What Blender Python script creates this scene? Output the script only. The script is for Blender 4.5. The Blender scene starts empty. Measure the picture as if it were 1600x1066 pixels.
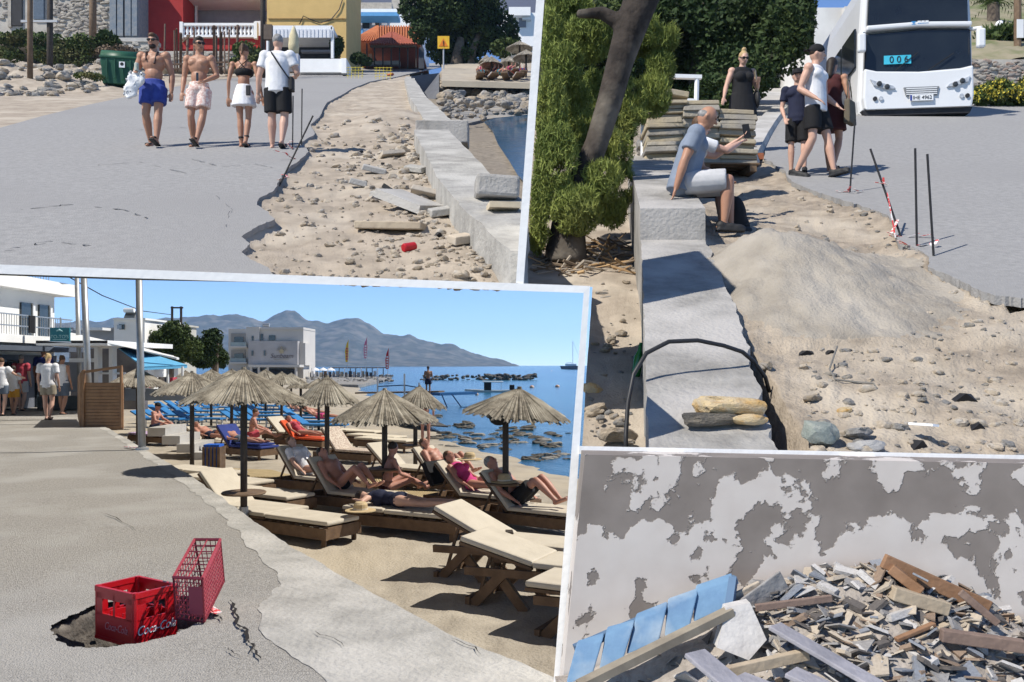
import bpy, bmesh, math, random
from math import sin, cos, pi, radians, sqrt, atan2
from mathutils import Vector, Matrix, Quaternion, noise
from mathutils.geometry import tessellate_polygon
R = random.Random(7)
SC = bpy.context.scene
# ---------------------------------------------------------------- camera
F = 1400.0            # focal length in photograph pixels (photograph is 1600 x 1066)
HZ = 571.0            # sea horizon row
EYE = 1.45            # eye height over the promenade (promenade is z = 0)
cam = bpy.data.cameras.new('camera'); camo = bpy.data.objects.new('camera', cam)
SC.collection.objects.link(camo); SC.camera = camo
camo.location = (0, 0, EYE); camo.rotation_euler = (pi/2, 0, 0)
cam.sensor_width = 36; cam.lens = 36*F/1600; cam.shift_y = (HZ-533)/1600
cam.clip_start = 0.1; cam.clip_end = 60000
# ---------------------------------------------------------------- world, suns, exposure
W = bpy.data.worlds.new('World'); SC.world = W; W.use_nodes = True
wn = W.node_tree.nodes; wl = W.node_tree.links
sky = wn.new('ShaderNodeTexSky'); sky.sky_type = 'NISHITA'; sky.sun_disc = False
SUN_LOW = Vector((0.60, 0.16, 0.80)).normalized()     # towards the sun, beach side (afternoon)
SUN_UP = Vector((-0.58, -0.42, 0.78)).normalized()    # towards the sun, on the climbing road (morning)
sky.sun_elevation = math.asin(SUN_LOW.z); sky.sun_rotation = atan2(SUN_LOW.x, SUN_LOW.y)
sky.air_density = 1.0; sky.dust_density = 0.0; sky.ozone_density = 6.0; sky.altitude = 5000
wn['Background'].inputs[1].default_value = 0.14
wl.new(sky.outputs[0], wn['Background'].inputs[0])
C_UP = bpy.data.collections.new('climbing_road'); C_LOW = bpy.data.collections.new('beach_level')
SC.collection.children.link(C_UP); SC.collection.children.link(C_LOW)
def sun(name, d, col, strength):
    l = bpy.data.lights.new(name, 'SUN'); o = bpy.data.objects.new(name, l); SC.collection.objects.link(o)
    o.rotation_euler = d.to_track_quat('Z', 'Y').to_euler(); o.location = d*60
    l.energy = strength; l.angle = radians(0.53); l.color = (1, .95, .87)
    o.light_linking.receiver_collection = col; o.light_linking.blocker_collection = col
    return o
sun('sun_over_beach', SUN_LOW, C_LOW, 4.2)
sun('sun_over_road', SUN_UP, C_UP, 4.2)
SC.view_settings.view_transform = 'Standard'; SC.view_settings.look = 'None'
SC.view_settings.exposure = 0.42; SC.view_settings.gamma = 1.0
SC.render.engine = 'CYCLES'
SC.cycles.max_bounces = 4; SC.cycles.diffuse_bounces = 3; SC.cycles.glossy_bounces = 2; SC.cycles.volume_bounces = 0; SC.cycles.transparent_max_bounces = 4
COL = [C_LOW]
TS = bpy.data.scenes.new('workshop')           # small empty scene in which modifiers and text are turned into meshes; removed at the end
def evaluated(o):
    TS.collection.objects.link(o); vl = TS.view_layers[0]; vl.update(); me = bpy.data.meshes.new_from_object(o.evaluated_get(vl.depsgraph)); bpy.data.objects.remove(o); return me
# ---------------------------------------------------------------- pixels to places
H1, Z1 = 1.55, 84.0      # climbing road, left half: eye height over it, its vanishing row
H2, Z2 = 1.86, 70.0      # climbing road, right half
HS = 2.40                # eye height over the sand
HW = 2.62                # eye height over the sea
def at(u, v, Y): return Vector(((u-800)/F*Y, Y, EYE-(v-HZ)/F*Y))
def g1(u, v, d=0.0): return at(u, v, (H1+d)*F/(v-Z1))     # d = metres below the road plane
def g2(u, v, d=0.0): return at(u, v, (H2+d)*F/(v-Z2))
def g3(u, v, d=0.0): return at(u, v, (EYE+d)*F/(v-HZ))
def s3(u, v): return at(u, v, HS*F/(v-HZ))
K1 = (HZ-Z1)/F; K2 = (HZ-Z2)/F
def z1(Y): return EYE-H1+K1*Y
def z2(Y): return EYE-H2+K2*Y
# ---------------------------------------------------------------- mesh building
class MB:
    def __init__(s): s.v = []; s.f = []
    def add(s, vs, fs):
        n = len(s.v); s.v += [tuple(p) for p in vs]; s.f += [tuple(i+n for i in f) for f in fs]; return s
    def box(s, c, size, rot=None, taper=1.0):
        hx, hy, hz = size[0]/2, size[1]/2, size[2]/2
        vs = [Vector((x*(taper if z > 0 else 1), y*(taper if z > 0 else 1), z)) for z in (-hz, hz) for x, y in ((-hx,-hy),(hx,-hy),(hx,hy),(-hx,hy))]
        if rot is not None: vs = [rot @ p for p in vs]
        c = Vector(c)
        return s.add([p+c for p in vs], [(3,2,1,0),(4,5,6,7),(0,1,5,4),(1,2,6,5),(2,3,7,6),(3,0,4,7)])
    def bar(s, a, b, w, h=None, up=(0,0,1)):
        a = Vector(a); b = Vector(b); d = b-a; L = d.length; d.normalize(); h = h or w
        x = d.cross(Vector(up)); x = x.normalized() if x.length > 1e-4 else Vector((1,0,0)); z = x.cross(d)
        return s.box((a+b)/2, (w, L, h), Matrix((x, d, z)).transposed())
    def tube(s, pts, rad, n=8, cap=True):
        pts = [Vector(p) for p in pts]; m = len(pts)
        if not hasattr(rad, '__len__'): rad = [rad]*m
        vs = []; fs = []; ref = None
        for i in range(m):
            d = (pts[min(i+1, m-1)]-pts[max(i-1, 0)]).normalized()
            if ref is None:
                ref = d.orthogonal().normalized()
            else:
                ref = (ref-d*ref.dot(d)); ref = ref.normalized() if ref.length > 1e-5 else d.orthogonal().normalized()
            o = d.cross(ref)
            for k in range(n):
                a = 2*pi*k/n; vs.append(pts[i]+(ref*cos(a)+o*sin(a))*rad[i])
        for i in range(m-1):
            for k in range(n):
                a = i*n+k; b = i*n+(k+1) % n; fs.append((a, b, b+n, a+n))
        if cap: fs.append(tuple(range(n-1, -1, -1))); fs.append(tuple(range((m-1)*n, m*n)))
        return s.add(vs, fs)
    def blob(s, c, r, rot=None, nu=12, nv=8):
        c = Vector(c); r = r if hasattr(r, '__len__') else (r, r, r); vs = []; fs = []
        P = lambda p: c+((rot @ p) if rot is not None else p)
        vs.append(P(Vector((0,0,-r[2]))))
        for i in range(1, nv):
            t = -pi/2+pi*i/nv
            for k in range(nu):
                a = 2*pi*k/nu; vs.append(P(Vector((r[0]*cos(t)*cos(a), r[1]*cos(t)*sin(a), r[2]*sin(t)))))
        vs.append(P(Vector((0,0,r[2])))); top = len(vs)-1
        for k in range(nu):
            k2 = (k+1) % nu; fs.append((0, 1+k2, 1+k)); fs.append((top, top-nu+k, top-nu+k2))
            for i in range(nv-2): a = 1+i*nu; fs.append((a+k, a+k2, a+nu+k2, a+nu+k))
        return s.add(vs, fs)
    def cap(s, a, b, ra, rb, n=10):
        a = Vector(a); b = Vector(b); s.tube([a, b], [ra, rb], n); s.blob(a, ra, None, n, 6); s.blob(b, rb, None, n, 6); return s
    def prism(s, poly, h, base=None):          # poly: list of 3D points, extruded by vector h
        h = Vector(h) if hasattr(h, '__len__') else Vector((0,0,h)); n = len(poly); poly = [Vector(p) for p in poly]
        tris = tessellate_polygon([[Vector((p.x, p.y, p.z)) for p in poly]])
        vs = poly+[p+h for p in poly]; fs = [tuple(t) for t in tris]+[tuple(i+n for i in reversed(t)) for t in tris]
        fs += [(i, (i+1) % n, (i+1) % n+n, i+n) for i in range(n)]
        return s.add(vs, fs)
    def lathe(s, prof, n=16, c=(0,0,0)):
        c = Vector(c); vs = []; fs = []
        for r, z in prof:
            for k in range(n): a = 2*pi*k/n; vs.append(c+Vector((r*cos(a), r*sin(a), z)))
        for i in range(len(prof)-1):
            for k in range(n): k2 = (k+1) % n; fs.append((i*n+k, i*n+k2, (i+1)*n+k2, (i+1)*n+k))
        fs.append(tuple(range(n-1, -1, -1))); fs.append(tuple(range((len(prof)-1)*n, len(prof)*n)))
        return s.add(vs, fs)
    def xf(s, M):
        s.v = [tuple(M @ Vector(p)) for p in s.v]; return s
    def mesh(s, name, smooth=False):
        me = bpy.data.meshes.new(name); me.from_pydata(s.v, [], s.f); me.validate()
        bm = bmesh.new(); bm.from_mesh(me); bmesh.ops.recalc_face_normals(bm, faces=bm.faces); bm.to_mesh(me); bm.free()
        if smooth: me.polygons.foreach_set('use_smooth', [True]*len(me.polygons))
        return me
def obj(name, mb, mat, parent=None, loc=None, rot=None, smooth=False, bevel=0, keep=False):
    me = mb if isinstance(mb, bpy.types.Mesh) else mb.mesh(name, smooth)
    if mat is not None and not me.materials: me.materials.append(mat)
    o = bpy.data.objects.new(name, me); COL[0].objects.link(o)
    if parent is not None: o.parent = parent
    if loc is not None: o.location = loc
    if rot is not None: o.rotation_euler = rot
    if bevel:
        m = o.modifiers.new('bevel', 'BEVEL'); m.width = bevel; m.segments = 2; m.limit_method = 'ANGLE'
    return o
def tag(o, label, cat, group=None):
    o['label'] = label; o['category'] = cat
    if group: o['group'] = group
    return o
def thing(name, label, cat, loc=(0,0,0), rotz=0, group=None):
    o = bpy.data.objects.new(name, None); COL[0].objects.link(o); o.location = loc; o.rotation_euler = (0,0,rotz)
    o.empty_display_size = .2
    return tag(o, label, cat, group)
def struct(o): o['kind'] = 'structure'; return o
def stuff(o, label=None, cat=None):
    o['kind'] = 'stuff'
    if label: o['label'] = label; o['category'] = cat
    return o
def dup(root, loc, rotz, label=None, group=None, scale=None):
    r = root.copy(); COL[0].objects.link(r); r.location = loc; r.rotation_euler = (0,0,rotz)
    if label: r['label'] = label
    if group: r['group'] = group
    if scale: r.scale = scale
    def rec(a, b):
        for ch in list(a.children):
            c = ch.copy(); COL[0].objects.link(c); c.parent = b; rec(ch, c)
    rec(root, r); return r
# ---------------------------------------------------------------- materials
MATS = {}
def M(name, c1, c2=None, scale=6.0, rough=.8, bump=0.0, bscale=None, metal=0.0, spec=.3, detail=6, thr=None, c3=None, s3_=1.0, alpha=None, trans=0):
    if name in MATS: return MATS[name]
    m = bpy.data.materials.new(name); m.use_nodes = True; N = m.node_tree.nodes; L = m.node_tree.links
    b = N['Principled BSDF']; b.inputs['Roughness'].default_value = rough; b.inputs['Metallic'].default_value = metal
    b.inputs['Specular IOR Level'].default_value = spec
    if alpha is not None: b.inputs['Alpha'].default_value = alpha
    if trans: b.inputs['Transmission Weight'].default_value = trans
    co = N.new('ShaderNodeTexCoord')
    if c2 is None: c2 = tuple(x*.82 for x in c1)
    n = N.new('ShaderNodeTexNoise'); n.inputs['Scale'].default_value = scale; n.inputs['Detail'].default_value = detail; n.inputs['Roughness'].default_value = .62
    L.new(co.outputs['Object'], n.inputs['Vector'])
    r = N.new('ShaderNodeValToRGB'); r.color_ramp.elements[0].color = (*c1, 1); r.color_ramp.elements[1].color = (*c2, 1)
    a, z = thr or (.35, .65); r.color_ramp.elements[0].position = a; r.color_ramp.elements[1].position = z
    L.new(n.outputs['Fac'], r.inputs['Fac']); out = r.outputs['Color']
    if c3 is not None:
        n3 = N.new('ShaderNodeTexNoise'); n3.inputs['Scale'].default_value = s3_; n3.inputs['Detail'].default_value = 5
        L.new(co.outputs['Object'], n3.inputs['Vector'])
        r3 = N.new('ShaderNodeValToRGB'); r3.color_ramp.elements[0].position = .48; r3.color_ramp.elements[1].position = .66
        r3.color_ramp.elements[0].color = (0,0,0,1); r3.color_ramp.elements[1].color = (1,1,1,1)
        L.new(n3.outputs['Fac'], r3.inputs['Fac'])
        mx = N.new('ShaderNodeMix'); mx.data_type = 'RGBA'; mx.inputs['B'].default_value = (*c3, 1)
        L.new(out, mx.inputs['A']); L.new(r3.outputs['Color'], mx.inputs['Factor']); out = mx.outputs['Result']
    L.new(out, b.inputs['Base Color'])
    if bump:
        nb = N.new('ShaderNodeTexNoise'); nb.inputs['Scale'].default_value = bscale or scale*4; nb.inputs['Detail'].default_value = 5
        L.new(co.outputs['Object'], nb.inputs['Vector'])
        bp = N.new('ShaderNodeBump'); bp.inputs['Strength'].default_value = bump; bp.inputs['Distance'].default_value = .02
        L.new(nb.outputs['Fac'], bp.inputs['Height']); L.new(bp.outputs['Normal'], b.inputs['Normal'])
    MATS[name] = m; return m
sand1 = M('pale_sand', (.42,.355,.28), (.28,.235,.185), 3.0, .95, .6, 60, c3=(.47,.41,.33), s3_=.9)
sandb = M('beach_sand', (.43,.38,.305), (.31,.27,.215), 2.0, .95, .8, 30, c3=(.44,.38,.29), s3_=.35)
asph1 = M('worn_asphalt', (.32,.313,.305), (.25,.246,.24), 14.0, .88, .5, 70, c3=(.27,.264,.258), s3_=.28)
conc = M('raw_concrete', (.46,.44,.41), (.34,.325,.30), 3.0, .9, .5, 40, c3=(.50,.485,.46), s3_=.8)
concd = M('weathered_concrete', (.36,.345,.32), (.22,.21,.195), 4.0, .9, .6, 30, c3=(.42,.40,.375), s3_=1.2)
white = M('whitewash', (.87,.87,.86), (.82,.82,.81), 1.5, .8, .15, 25)
whitep = M('white_paint', (.80,.81,.82), (.75,.76,.77), 2, .5)
darkm = M('dark_interior', (.03,.03,.035), (.02,.02,.022), 3, .7)
glass = M('dark_glass', (.02,.028,.035), (.03,.04,.05), 2, .08, spec=.6)
wood = M('weathered_wood', (.20,.135,.085), (.13,.085,.052), 5, .75, .3, 40)
woodw = M('warm_wood', (.30,.17,.085), (.22,.12,.06), 5, .6, .2, 40)
woodd = M('dark_wood', (.075,.06,.048), (.045,.036,.03), 6, .8, .3, 30)
steel = M('galvanised_steel', (.42,.43,.44), (.35,.36,.37), 8, .45, metal=.6)
rust = M('rusty_iron', (.14,.085,.055), (.07,.05,.04), 9, .8)
black = M('black_rubber', (.015,.015,.017), (.025,.025,.026), 9, .6)
rockA = M('tan_rock', (.42,.35,.26), (.27,.22,.165), 2.5, .9, .7, 12, c3=(.33,.31,.29), s3_=.7)
rockT = M('pale_tan_rock', (.52,.445,.35), (.38,.32,.245), 3.0, .92, .6, 14, c3=(.45,.42,.38), s3_=.8)
rockG = M('grey_rock', (.27,.265,.255), (.17,.165,.16), 2.5, .9, .7, 12, c3=(.36,.32,.26), s3_=.9)
rockD = M('wet_dark_rock', (.10,.092,.08), (.05,.047,.043), 2.0, .7, .8, 9, c3=(.19,.165,.13), s3_=.6)
rockP = M('greenish_rock', (.27,.30,.27), (.20,.225,.205), 4, .85, .5, 16, c3=(.34,.35,.31), s3_=2)
leafA = M('olive_foliage', (.070,.105,.028), (.032,.055,.016), .9, .7, spec=.2, c3=(.10,.13,.035), s3_=.5)
leafB = M('dark_foliage', (.040,.068,.020), (.018,.035,.011), .8, .7, spec=.2, c3=(.06,.085,.022), s3_=.4)
leafC = M('tamarisk_foliage', (.26,.30,.075), (.11,.15,.036), 1.6, .75, spec=.15, c3=(.24,.25,.07), s3_=.5)
grass = M('green_scrub', (.095,.135,.035), (.05,.08,.02), 1.5, .8, c3=(.16,.15,.06), s3_=.8)
dry = M('dry_brush', (.23,.17,.115), (.13,.095,.065), 4, .9)
bark = M('grey_bark', (.16,.125,.095), (.075,.058,.045), 5, .95, 1.0, 14, c3=(.26,.22,.17), s3_=1.2)
thatch = M('straw_thatch', (.33,.295,.24), (.14,.122,.098), 14, .95, .5, 60, c3=(.42,.385,.32), s3_=3)
tape = M('red_white_tape', (.65,.06,.06), (.75,.72,.70), 22, .5, thr=(.47,.53))
def rock_mesh(name, seed, sub=3, flat=.75, rough=.35):
    bm = bmesh.new(); bmesh.ops.create_icosphere(bm, subdivisions=sub, radius=1)
    off = Vector((seed*3.7, seed*1.3, seed*7.1))
    for v in bm.verts:
        p = v.co.copy(); n1 = noise.noise(p*1.1+off); n2 = noise.cell(p*1.7+off)-.5; n3 = noise.noise(p*3.1+off)
        v.co = p*(1+rough*(.9*n1+.35*n2)+.12*rough*n3)
        for ax in range(3):
            if abs(v.co[ax]) > .78: v.co[ax] = math.copysign(.78+.25*(abs(v.co[ax])-.78), v.co[ax])
        v.co.z *= flat
    me = bpy.data.meshes.new(name); bm.to_mesh(me); bm.free(); return me
_rocks = [rock_mesh('rock', i, 3, R.uniform(.55, .85)) for i in range(9)]
_rockm = {}
def rock(loc, size, mat, parent=None, name='rock', seed=None, rot=None):
    i = R.randrange(len(_rocks)) if seed is None else seed % len(_rocks)
    k = (i, mat.name)
    if k not in _rockm:
        me = _rocks[i].copy(); me.materials.append(mat); _rockm[k] = me
    o = obj(name, _rockm[k], None, parent); o.location = loc
    o.rotation_euler = rot or (R.uniform(-.3,.3), R.uniform(-.3,.3), R.uniform(0,6.28))
    s = size if hasattr(size, '__len__') else (size*R.uniform(.85,1.25), size*R.uniform(.75,1.05), size*R.uniform(.7,1.0)); o.scale = s
    return o
def leafcloud(clumps, n, size, seed=1, long=1.0, droop=0.0, keep=None):
    """clumps: (centre, radii); n leaves over all; returns MB of small leaf faces"""
    r = random.Random(seed); mb = MB(); tot = sum(c[1][0]*c[1][1]+c[1][0]*c[1][2] for c in clumps)
    vs = mb.v; fs = mb.f
    for c, rad in clumps:
        c = Vector(c); k = int(n*(rad[0]*rad[1]+rad[0]*rad[2])/tot)
        for _ in range(k):
            d = Vector((r.gauss(0,1), r.gauss(0,1), r.gauss(0,1))).normalized()*(r.random()**.40)
            p = c+Vector((d.x*rad[0], d.y*rad[1], d.z*rad[2]))
            if noise.noise(p*1.5/max(rad[0], .3)) < -.26: continue
            if keep and not keep(p): continue
            a = Vector((r.gauss(0,1), r.gauss(0,1), r.gauss(0,1)-droop)).normalized(); b = a.orthogonal().normalized()
            b = Quaternion(a, r.uniform(0, 6.28)) @ b
            s = size*r.uniform(.6,1.4); i = len(vs)
            vs += [tuple(p-b*s*.5), tuple(p+a*s*long), tuple(p+b*s*.5), tuple(p-a*s*long*.4)]; fs.append((i, i+1, i+2, i+3))
    return mb
def plain(mb, name):
    me = bpy.data.meshes.new(name); me.from_pydata(mb.v, [], mb.f); return me
def grid(name, mat, Ys, ts, zf, parent=None, xf=None):
    """ground sheet: rows at distances Ys, columns at x = t*Y, height zf(x, Y); zf may return None to cut"""
    vs = []; fs = []; idx = {}
    for j, Y in enumerate(Ys):
        for i, t in enumerate(ts):
            x = xf(t, Y) if xf else t*Y; z = zf(x, Y)
            if z is not None: idx[(i, j)] = len(vs); vs.append((x, Y, z))
    for j in range(len(Ys)-1):
        for i in range(len(ts)-1):
            q = [(i, j), (i+1, j), (i+1, j+1), (i, j+1)]
            if all(k in idx for k in q): fs.append(tuple(idx[k] for k in q))
    me = bpy.data.meshes.new(name); me.from_pydata(vs, [], fs); me.materials.append(mat)
    me.polygons.foreach_set('use_smooth', [True]*len(me.polygons))
    o = bpy.data.objects.new(name, me); COL[0].objects.link(o)
    if parent: o.parent = parent
    return o
def proj(p): return 800+F*p[0]/p[1], HZ-F*(p[2]-EYE)/p[1]
def geo(a, b, n): return [a*(b/a)**(i/(n-1)) for i in range(n)]
def lin(a, b, n): return [a+(b-a)*i/(n-1) for i in range(n)]
def fbm(x, y, s=1.0, o=4):
    return noise.fractal(Vector((x*s, y*s, 3.3)), 1.0, 2.0, o)
def fbox(u0, v0, u1, v1, Y, depth, mat, name, parent=None, bevel=0, Yoff=0):
    """box whose front face fills the given pixel rectangle at distance Y"""
    a = at(u0, v1, Y+Yoff); b = at(u1, v0, Y+Yoff)
    mb = MB().box(((a.x+b.x)/2, a.y+depth/2, (a.z+b.z)/2), (abs(b.x-a.x), depth, abs(b.z-a.z)))
    return obj(name, mb, mat, parent, bevel=bevel)
def text(name, s, size, mat, parent, loc, rot=(pi/2,0,0), extrude=.002, align='CENTER', shear=0, sx=1):
    c = bpy.data.curves.new(name, 'FONT'); c.body = s; c.size = size; c.extrude = extrude; c.align_x = align; c.align_y = 'CENTER'; c.shear = shear
    t = bpy.data.objects.new(name, c); me = evaluated(t)
    me.materials.clear(); me.materials.append(mat)
    o = obj(name, me, None, parent, loc, rot); o.scale = (sx, 1, 1); return o
# ---------------------------------------------------------------- people
def remesh(mb, name, vox, smooth=4):
    me = mb.mesh(name); o = bpy.data.objects.new(name, me)
    m = o.modifiers.new('r', 'REMESH'); m.mode = 'VOXEL'; m.voxel_size = vox; m.use_smooth_shade = True
    if smooth: s = o.modifiers.new('s', 'SMOOTH'); s.factor = .5; s.iterations = smooth
    out = evaluated(o); bpy.data.meshes.remove(me); out.name = name
    out.polygons.foreach_set('use_smooth', [True]*len(out.polygons)); return out
SK = {'tan': M('tan_skin', (.44,.235,.15), (.38,.195,.125), 3, .5, spec=.35), 'fair': M('fair_skin', (.58,.36,.27), (.52,.31,.23), 3, .5, spec=.35),
      'red': M('sunburnt_skin', (.50,.25,.18), (.44,.21,.15), 3, .5, spec=.35), 'brown': M('brown_skin', (.30,.155,.095), (.25,.125,.08), 3, .5, spec=.35)}
HAIR = {'dark': M('dark_hair', (.022,.016,.013), (.04,.028,.02), 30, .6), 'brown': M('brown_hair', (.12,.065,.035), (.07,.04,.022), 30, .6),
        'blond': M('blond_hair', (.50,.36,.18), (.36,.25,.12), 30, .6), 'grey': M('grey_hair', (.36,.35,.34), (.16,.155,.15), 24, .7)}
CL = {}
def cloth(n, c1, c2=None, sc=8, thr=None): CL[n] = M('cloth_'+n, c1, c2, sc, .85, .25, 12, thr=thr)
cloth('white', (.80,.80,.82)); cloth('black', (.014,.014,.016)); cloth('navy', (.018,.022,.05)); cloth('blue', (.045,.075,.32), (.03,.05,.24))
cloth('pink_print', (.62,.40,.35), (.80,.68,.62), 26, (.45,.55)); cloth('grey_blue', (.22,.26,.33)); cloth('stone', (.52,.52,.53)); cloth('maroon', (.07,.018,.018))
cloth('coral', (.50,.07,.10)); cloth('mustard', (.62,.32,.05)); cloth('denim', (.12,.15,.20)); cloth('khaki', (.35,.31,.24)); cloth('royal', (.03,.05,.22))
cloth('orange', (.70,.10,.03)); cloth('pink', (.60,.06,.22)); cloth('cream', (.70,.62,.48)); cloth('striped', (.60,.52,.42), (.40,.30,.24), 30, (.48,.52)); cloth('teal', (.03,.30,.36)); cloth('violet', (.30,.16,.36), (.6,.5,.6), 30, (.48,.52))
BASE = dict(pel=(0,0,.95), chest=(0,-.01,1.30), neck=(0,-.01,1.49), head=(0,.015,1.645),
    lsh=(-.19,-.01,1.42), lel=(-.25,-.02,1.13), lwr=(-.26,.06,.88), rsh=(.19,-.01,1.42), rel=(.25,-.02,1.13), rwr=(.26,.06,.88),
    lhip=(-.09,0,.92), lkn=(-.10,.02,.50), lan=(-.10,-.02,.085), rhip=(.09,0,.92), rkn=(.10,.02,.50), ran=(.10,-.02,.085))
def efr(q, TR, rows, n=18):
    vs = []; fs = []
    for c, rx, ry in rows:
        for k in range(n): a = 2*pi*k/n; vs.append(c+TR @ Vector((rx*cos(a), ry*sin(a), 0)))
    for i in range(len(rows)-1):
        for k in range(n): k2 = (k+1) % n; fs.append((i*n+k, i*n+k2, (i+1)*n+k2, (i+1)*n+k))
    fs += [tuple(range(n-1, -1, -1)), tuple(range((len(rows)-1)*n, len(rows)*n))]; q.add(vs, fs)
def person(label, loc, yaw, H=1.75, J=None, wear=(), skin='tan', hair='dark', style='short', vox=.011, build=1.0, look=0.0, group=None, M4=None, shades=False, feet='sandal', extra=None, face=True, toes=(None, None), female=False):
    """a figure built in its own frame (x right, y forward, z up, 1.75 m tall), posed by joint places J"""
    j = {k: Vector(v) for k, v in BASE.items()}
    if J: j.update({k: Vector(v) for k, v in J.items()})
    b = build; sk = SK[skin]
    t = thing('person', label, 'person', loc, yaw, group)
    k = H/1.75; t.scale = (k, k, k)
    if M4 is not None: t.rotation_euler = M4
    up = (j['chest']-j['pel']).normalized(); ax = (j['rsh']-j['lsh']).normalized(); fw = up.cross(ax).normalized(); ax = fw.cross(up).normalized()
    if fw.length < .5: fw = Vector((0,1,0))
    TR = Matrix((ax, fw, up)).transposed()
    hx = (j['rhip']-j['lhip']).normalized(); PR = TR
    hd = (j['head']-j['neck']).normalized(); hf = Quaternion(hd, look) @ (fw-hd*fw.dot(hd)).normalized(); HR = Matrix((hf.cross(hd), hf, hd)).transposed()
    mid = j['pel'].lerp(j['chest'], .5)
    wa = .80 if female else .92; sh = .92 if female else 1.0; hp = 1.06 if female else .98
    torso = [(j['pel'], (.158*b*hp,.112*b,.125)), (mid, (.135*b*wa,.098*b,.15)), (j['chest'], (.160*b*sh,.112*b,.16)), (j['chest']+up*.105, (.172*b*sh,.088*b,.085))]
    body = MB()
    for c, r in torso: body.blob(c, r, TR, 16, 10)
    if female: 
        for sx in (-1, 1): body.blob(j['chest']+ax*.075*sx+fw*.085*b-up*.01, .066*b)
    elif style != 'child':
        for sx in (-1, 1): body.blob(j['chest']+ax*.075*sx+fw*.062*b+up*.045, (.085*b,.06,.065), TR)
    body.cap(j['chest']+up*.12, j['neck']+hd*.04, .068*b, .056, 12)
    HC = j['head']; 
    body.blob(HC, (.076,.096,.112), HR, 16, 12); body.blob(HC+HR @ Vector((0,.032,-.062)), (.056,.058,.055), HR)
    if face:
        body.cap(HC+HR @ Vector((0,.092,.012)), HC+HR @ Vector((0,.112,-.022)), .010, .015, 8)
        for sx in (-1, 1): body.blob(HC+HR @ Vector((.078*sx,-.008,-.008)), (.012,.022,.032), HR, 8, 6)
        body.blob(HC+HR @ Vector((0,.085,-.058)), (.026,.014,.012), HR, 8, 6); body.blob(HC+HR @ Vector((0,.082,.03)), (.055,.014,.012), HR, 8, 6)
    def limb(a, bb, ra, rb, bulge=0, off=.4, n=10):
        body.tube([a, a.lerp(bb, off), bb], [ra, max(ra, rb)*(1+bulge) if bulge else (ra+rb)/2, rb], n); body.blob(a, ra, None, n, 6); body.blob(bb, rb, None, n, 6)
    for s in 'lr':
        S, E, Wr = j[s+'sh'], j[s+'el'], j[s+'wr']; sx = -1 if s == 'l' else 1
        ab = b*(.85 if female else 1)
        body.blob(S, (.068*ab,.066*ab,.066*ab)); limb(S, E, .052*ab, .038*ab, .08); limb(E, Wr, .040*ab, .026*ab, .06, .3)
        d = (Wr-E).normalized(); side = (ax*(-sx)-d*(ax*(-sx)).dot(d)).normalized(); pn = d.cross(side)
        pal = Wr+d*.055; HM = Matrix((side, pn, d)).transposed(); body.blob(pal, (.040,.017,.056), HM, 10, 8)
        for q, (o, L) in enumerate(((-.028,.062),(-.0095,.075),(.0095,.078),(.028,.070))):
            p0 = Wr+d*.095+side*o; p1 = p0+d*L*.5+pn*.006*-1; p2 = p1+d*L*.42-pn*.02
            body.tube([p0-d*.02, p1, p2], [.0092,.0085,.0068], 7)
        p0 = Wr+d*.03+side*.034; body.tube([p0-side*.012, p0+side*.022+d*.028, p0+side*.026+d*.062-pn*.008], [.013,.011,.008], 7)
        Hp, K, A = j[s+'hip'], j[s+'kn'], j[s+'an']
        limb(Hp, K, .088*b*(1.04 if female else 1), .054*b, 0); limb(K, A, .053*b, .034, .14, .3)
        kd = (K-A).normalized(); ff = toes[0 if s == 'l' else 1]
        ff = Vector(ff).normalized() if ff is not None else (fw if abs(fw.z) < .6 else up)
        ff = (ff-kd*ff.dot(kd)*.6).normalized()
        hl = A-kd*.045; toe = hl+ff*.175
        body.tube([hl-ff*.05, hl+ff*.02, hl+ff*.11, toe], [.030,.036,.036,.022], 10); body.blob(hl-ff*.05, .030); body.blob(toe, (.03,.03,.02))
        if feet:
            fm = black if feet != 'white' else CL['white']; so = MB(); fs = ff.cross(kd).normalized(); FM = Matrix((fs, ff, ff.cross(fs)*-1)).transposed()
            q = hl+ff*.065; dn = FM @ Vector((0,0,1)); dn = dn if dn.dot(kd) > 0 else -dn
            so.box(q-dn*.036, (.088,.285,.024), FM)
            if feet in ('shoe', 'white'):
                so.blob(q+ff*.07-dn*.005, (.046,.085,.04), FM); so.blob(q-ff*.085+dn*.01, (.044,.06,.055), FM); so.blob(q-ff*.01, (.045,.10,.045), FM)
            else: so.box(q+ff*.055+dn*.022, (.092,.06,.030), FM)
            obj('shoe', remesh(so, 'shoe', .011, 2), fm, t)
    obj('body', remesh(body, 'body', vox, 4), sk, t)
    hm = HAIR[hair]; hb = MB()
    P = lambda x, y, z: HC+HR @ Vector((x, y, z))
    hb.blob(P(0,-.018,.030), (.083,.094,.095), HR, 16, 10)
    if style == 'bald': hb = MB().blob(P(0,-.022,.0), (.082,.086,.060), HR, 16, 10)
    if style == 'ponytail': hb.blob(P(0,-.085,.07), (.04,.045,.045), HR); hb.cap(P(0,-.10,.06), P(0,-.12,-.10), .030, .016)
    if style == 'bun': hb.blob(P(0,-.03,.14), (.045,.045,.042), HR)
    if style == 'long': hb.cap(P(0,-.055,.02), P(0,-.085,-.20), .075, .05)
    if style == 'quiff': hb.blob(P(0,.035,.085), (.06,.06,.045), HR)
    obj('hair', remesh(hb, 'hair', .012, 2), hm, t)
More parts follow.
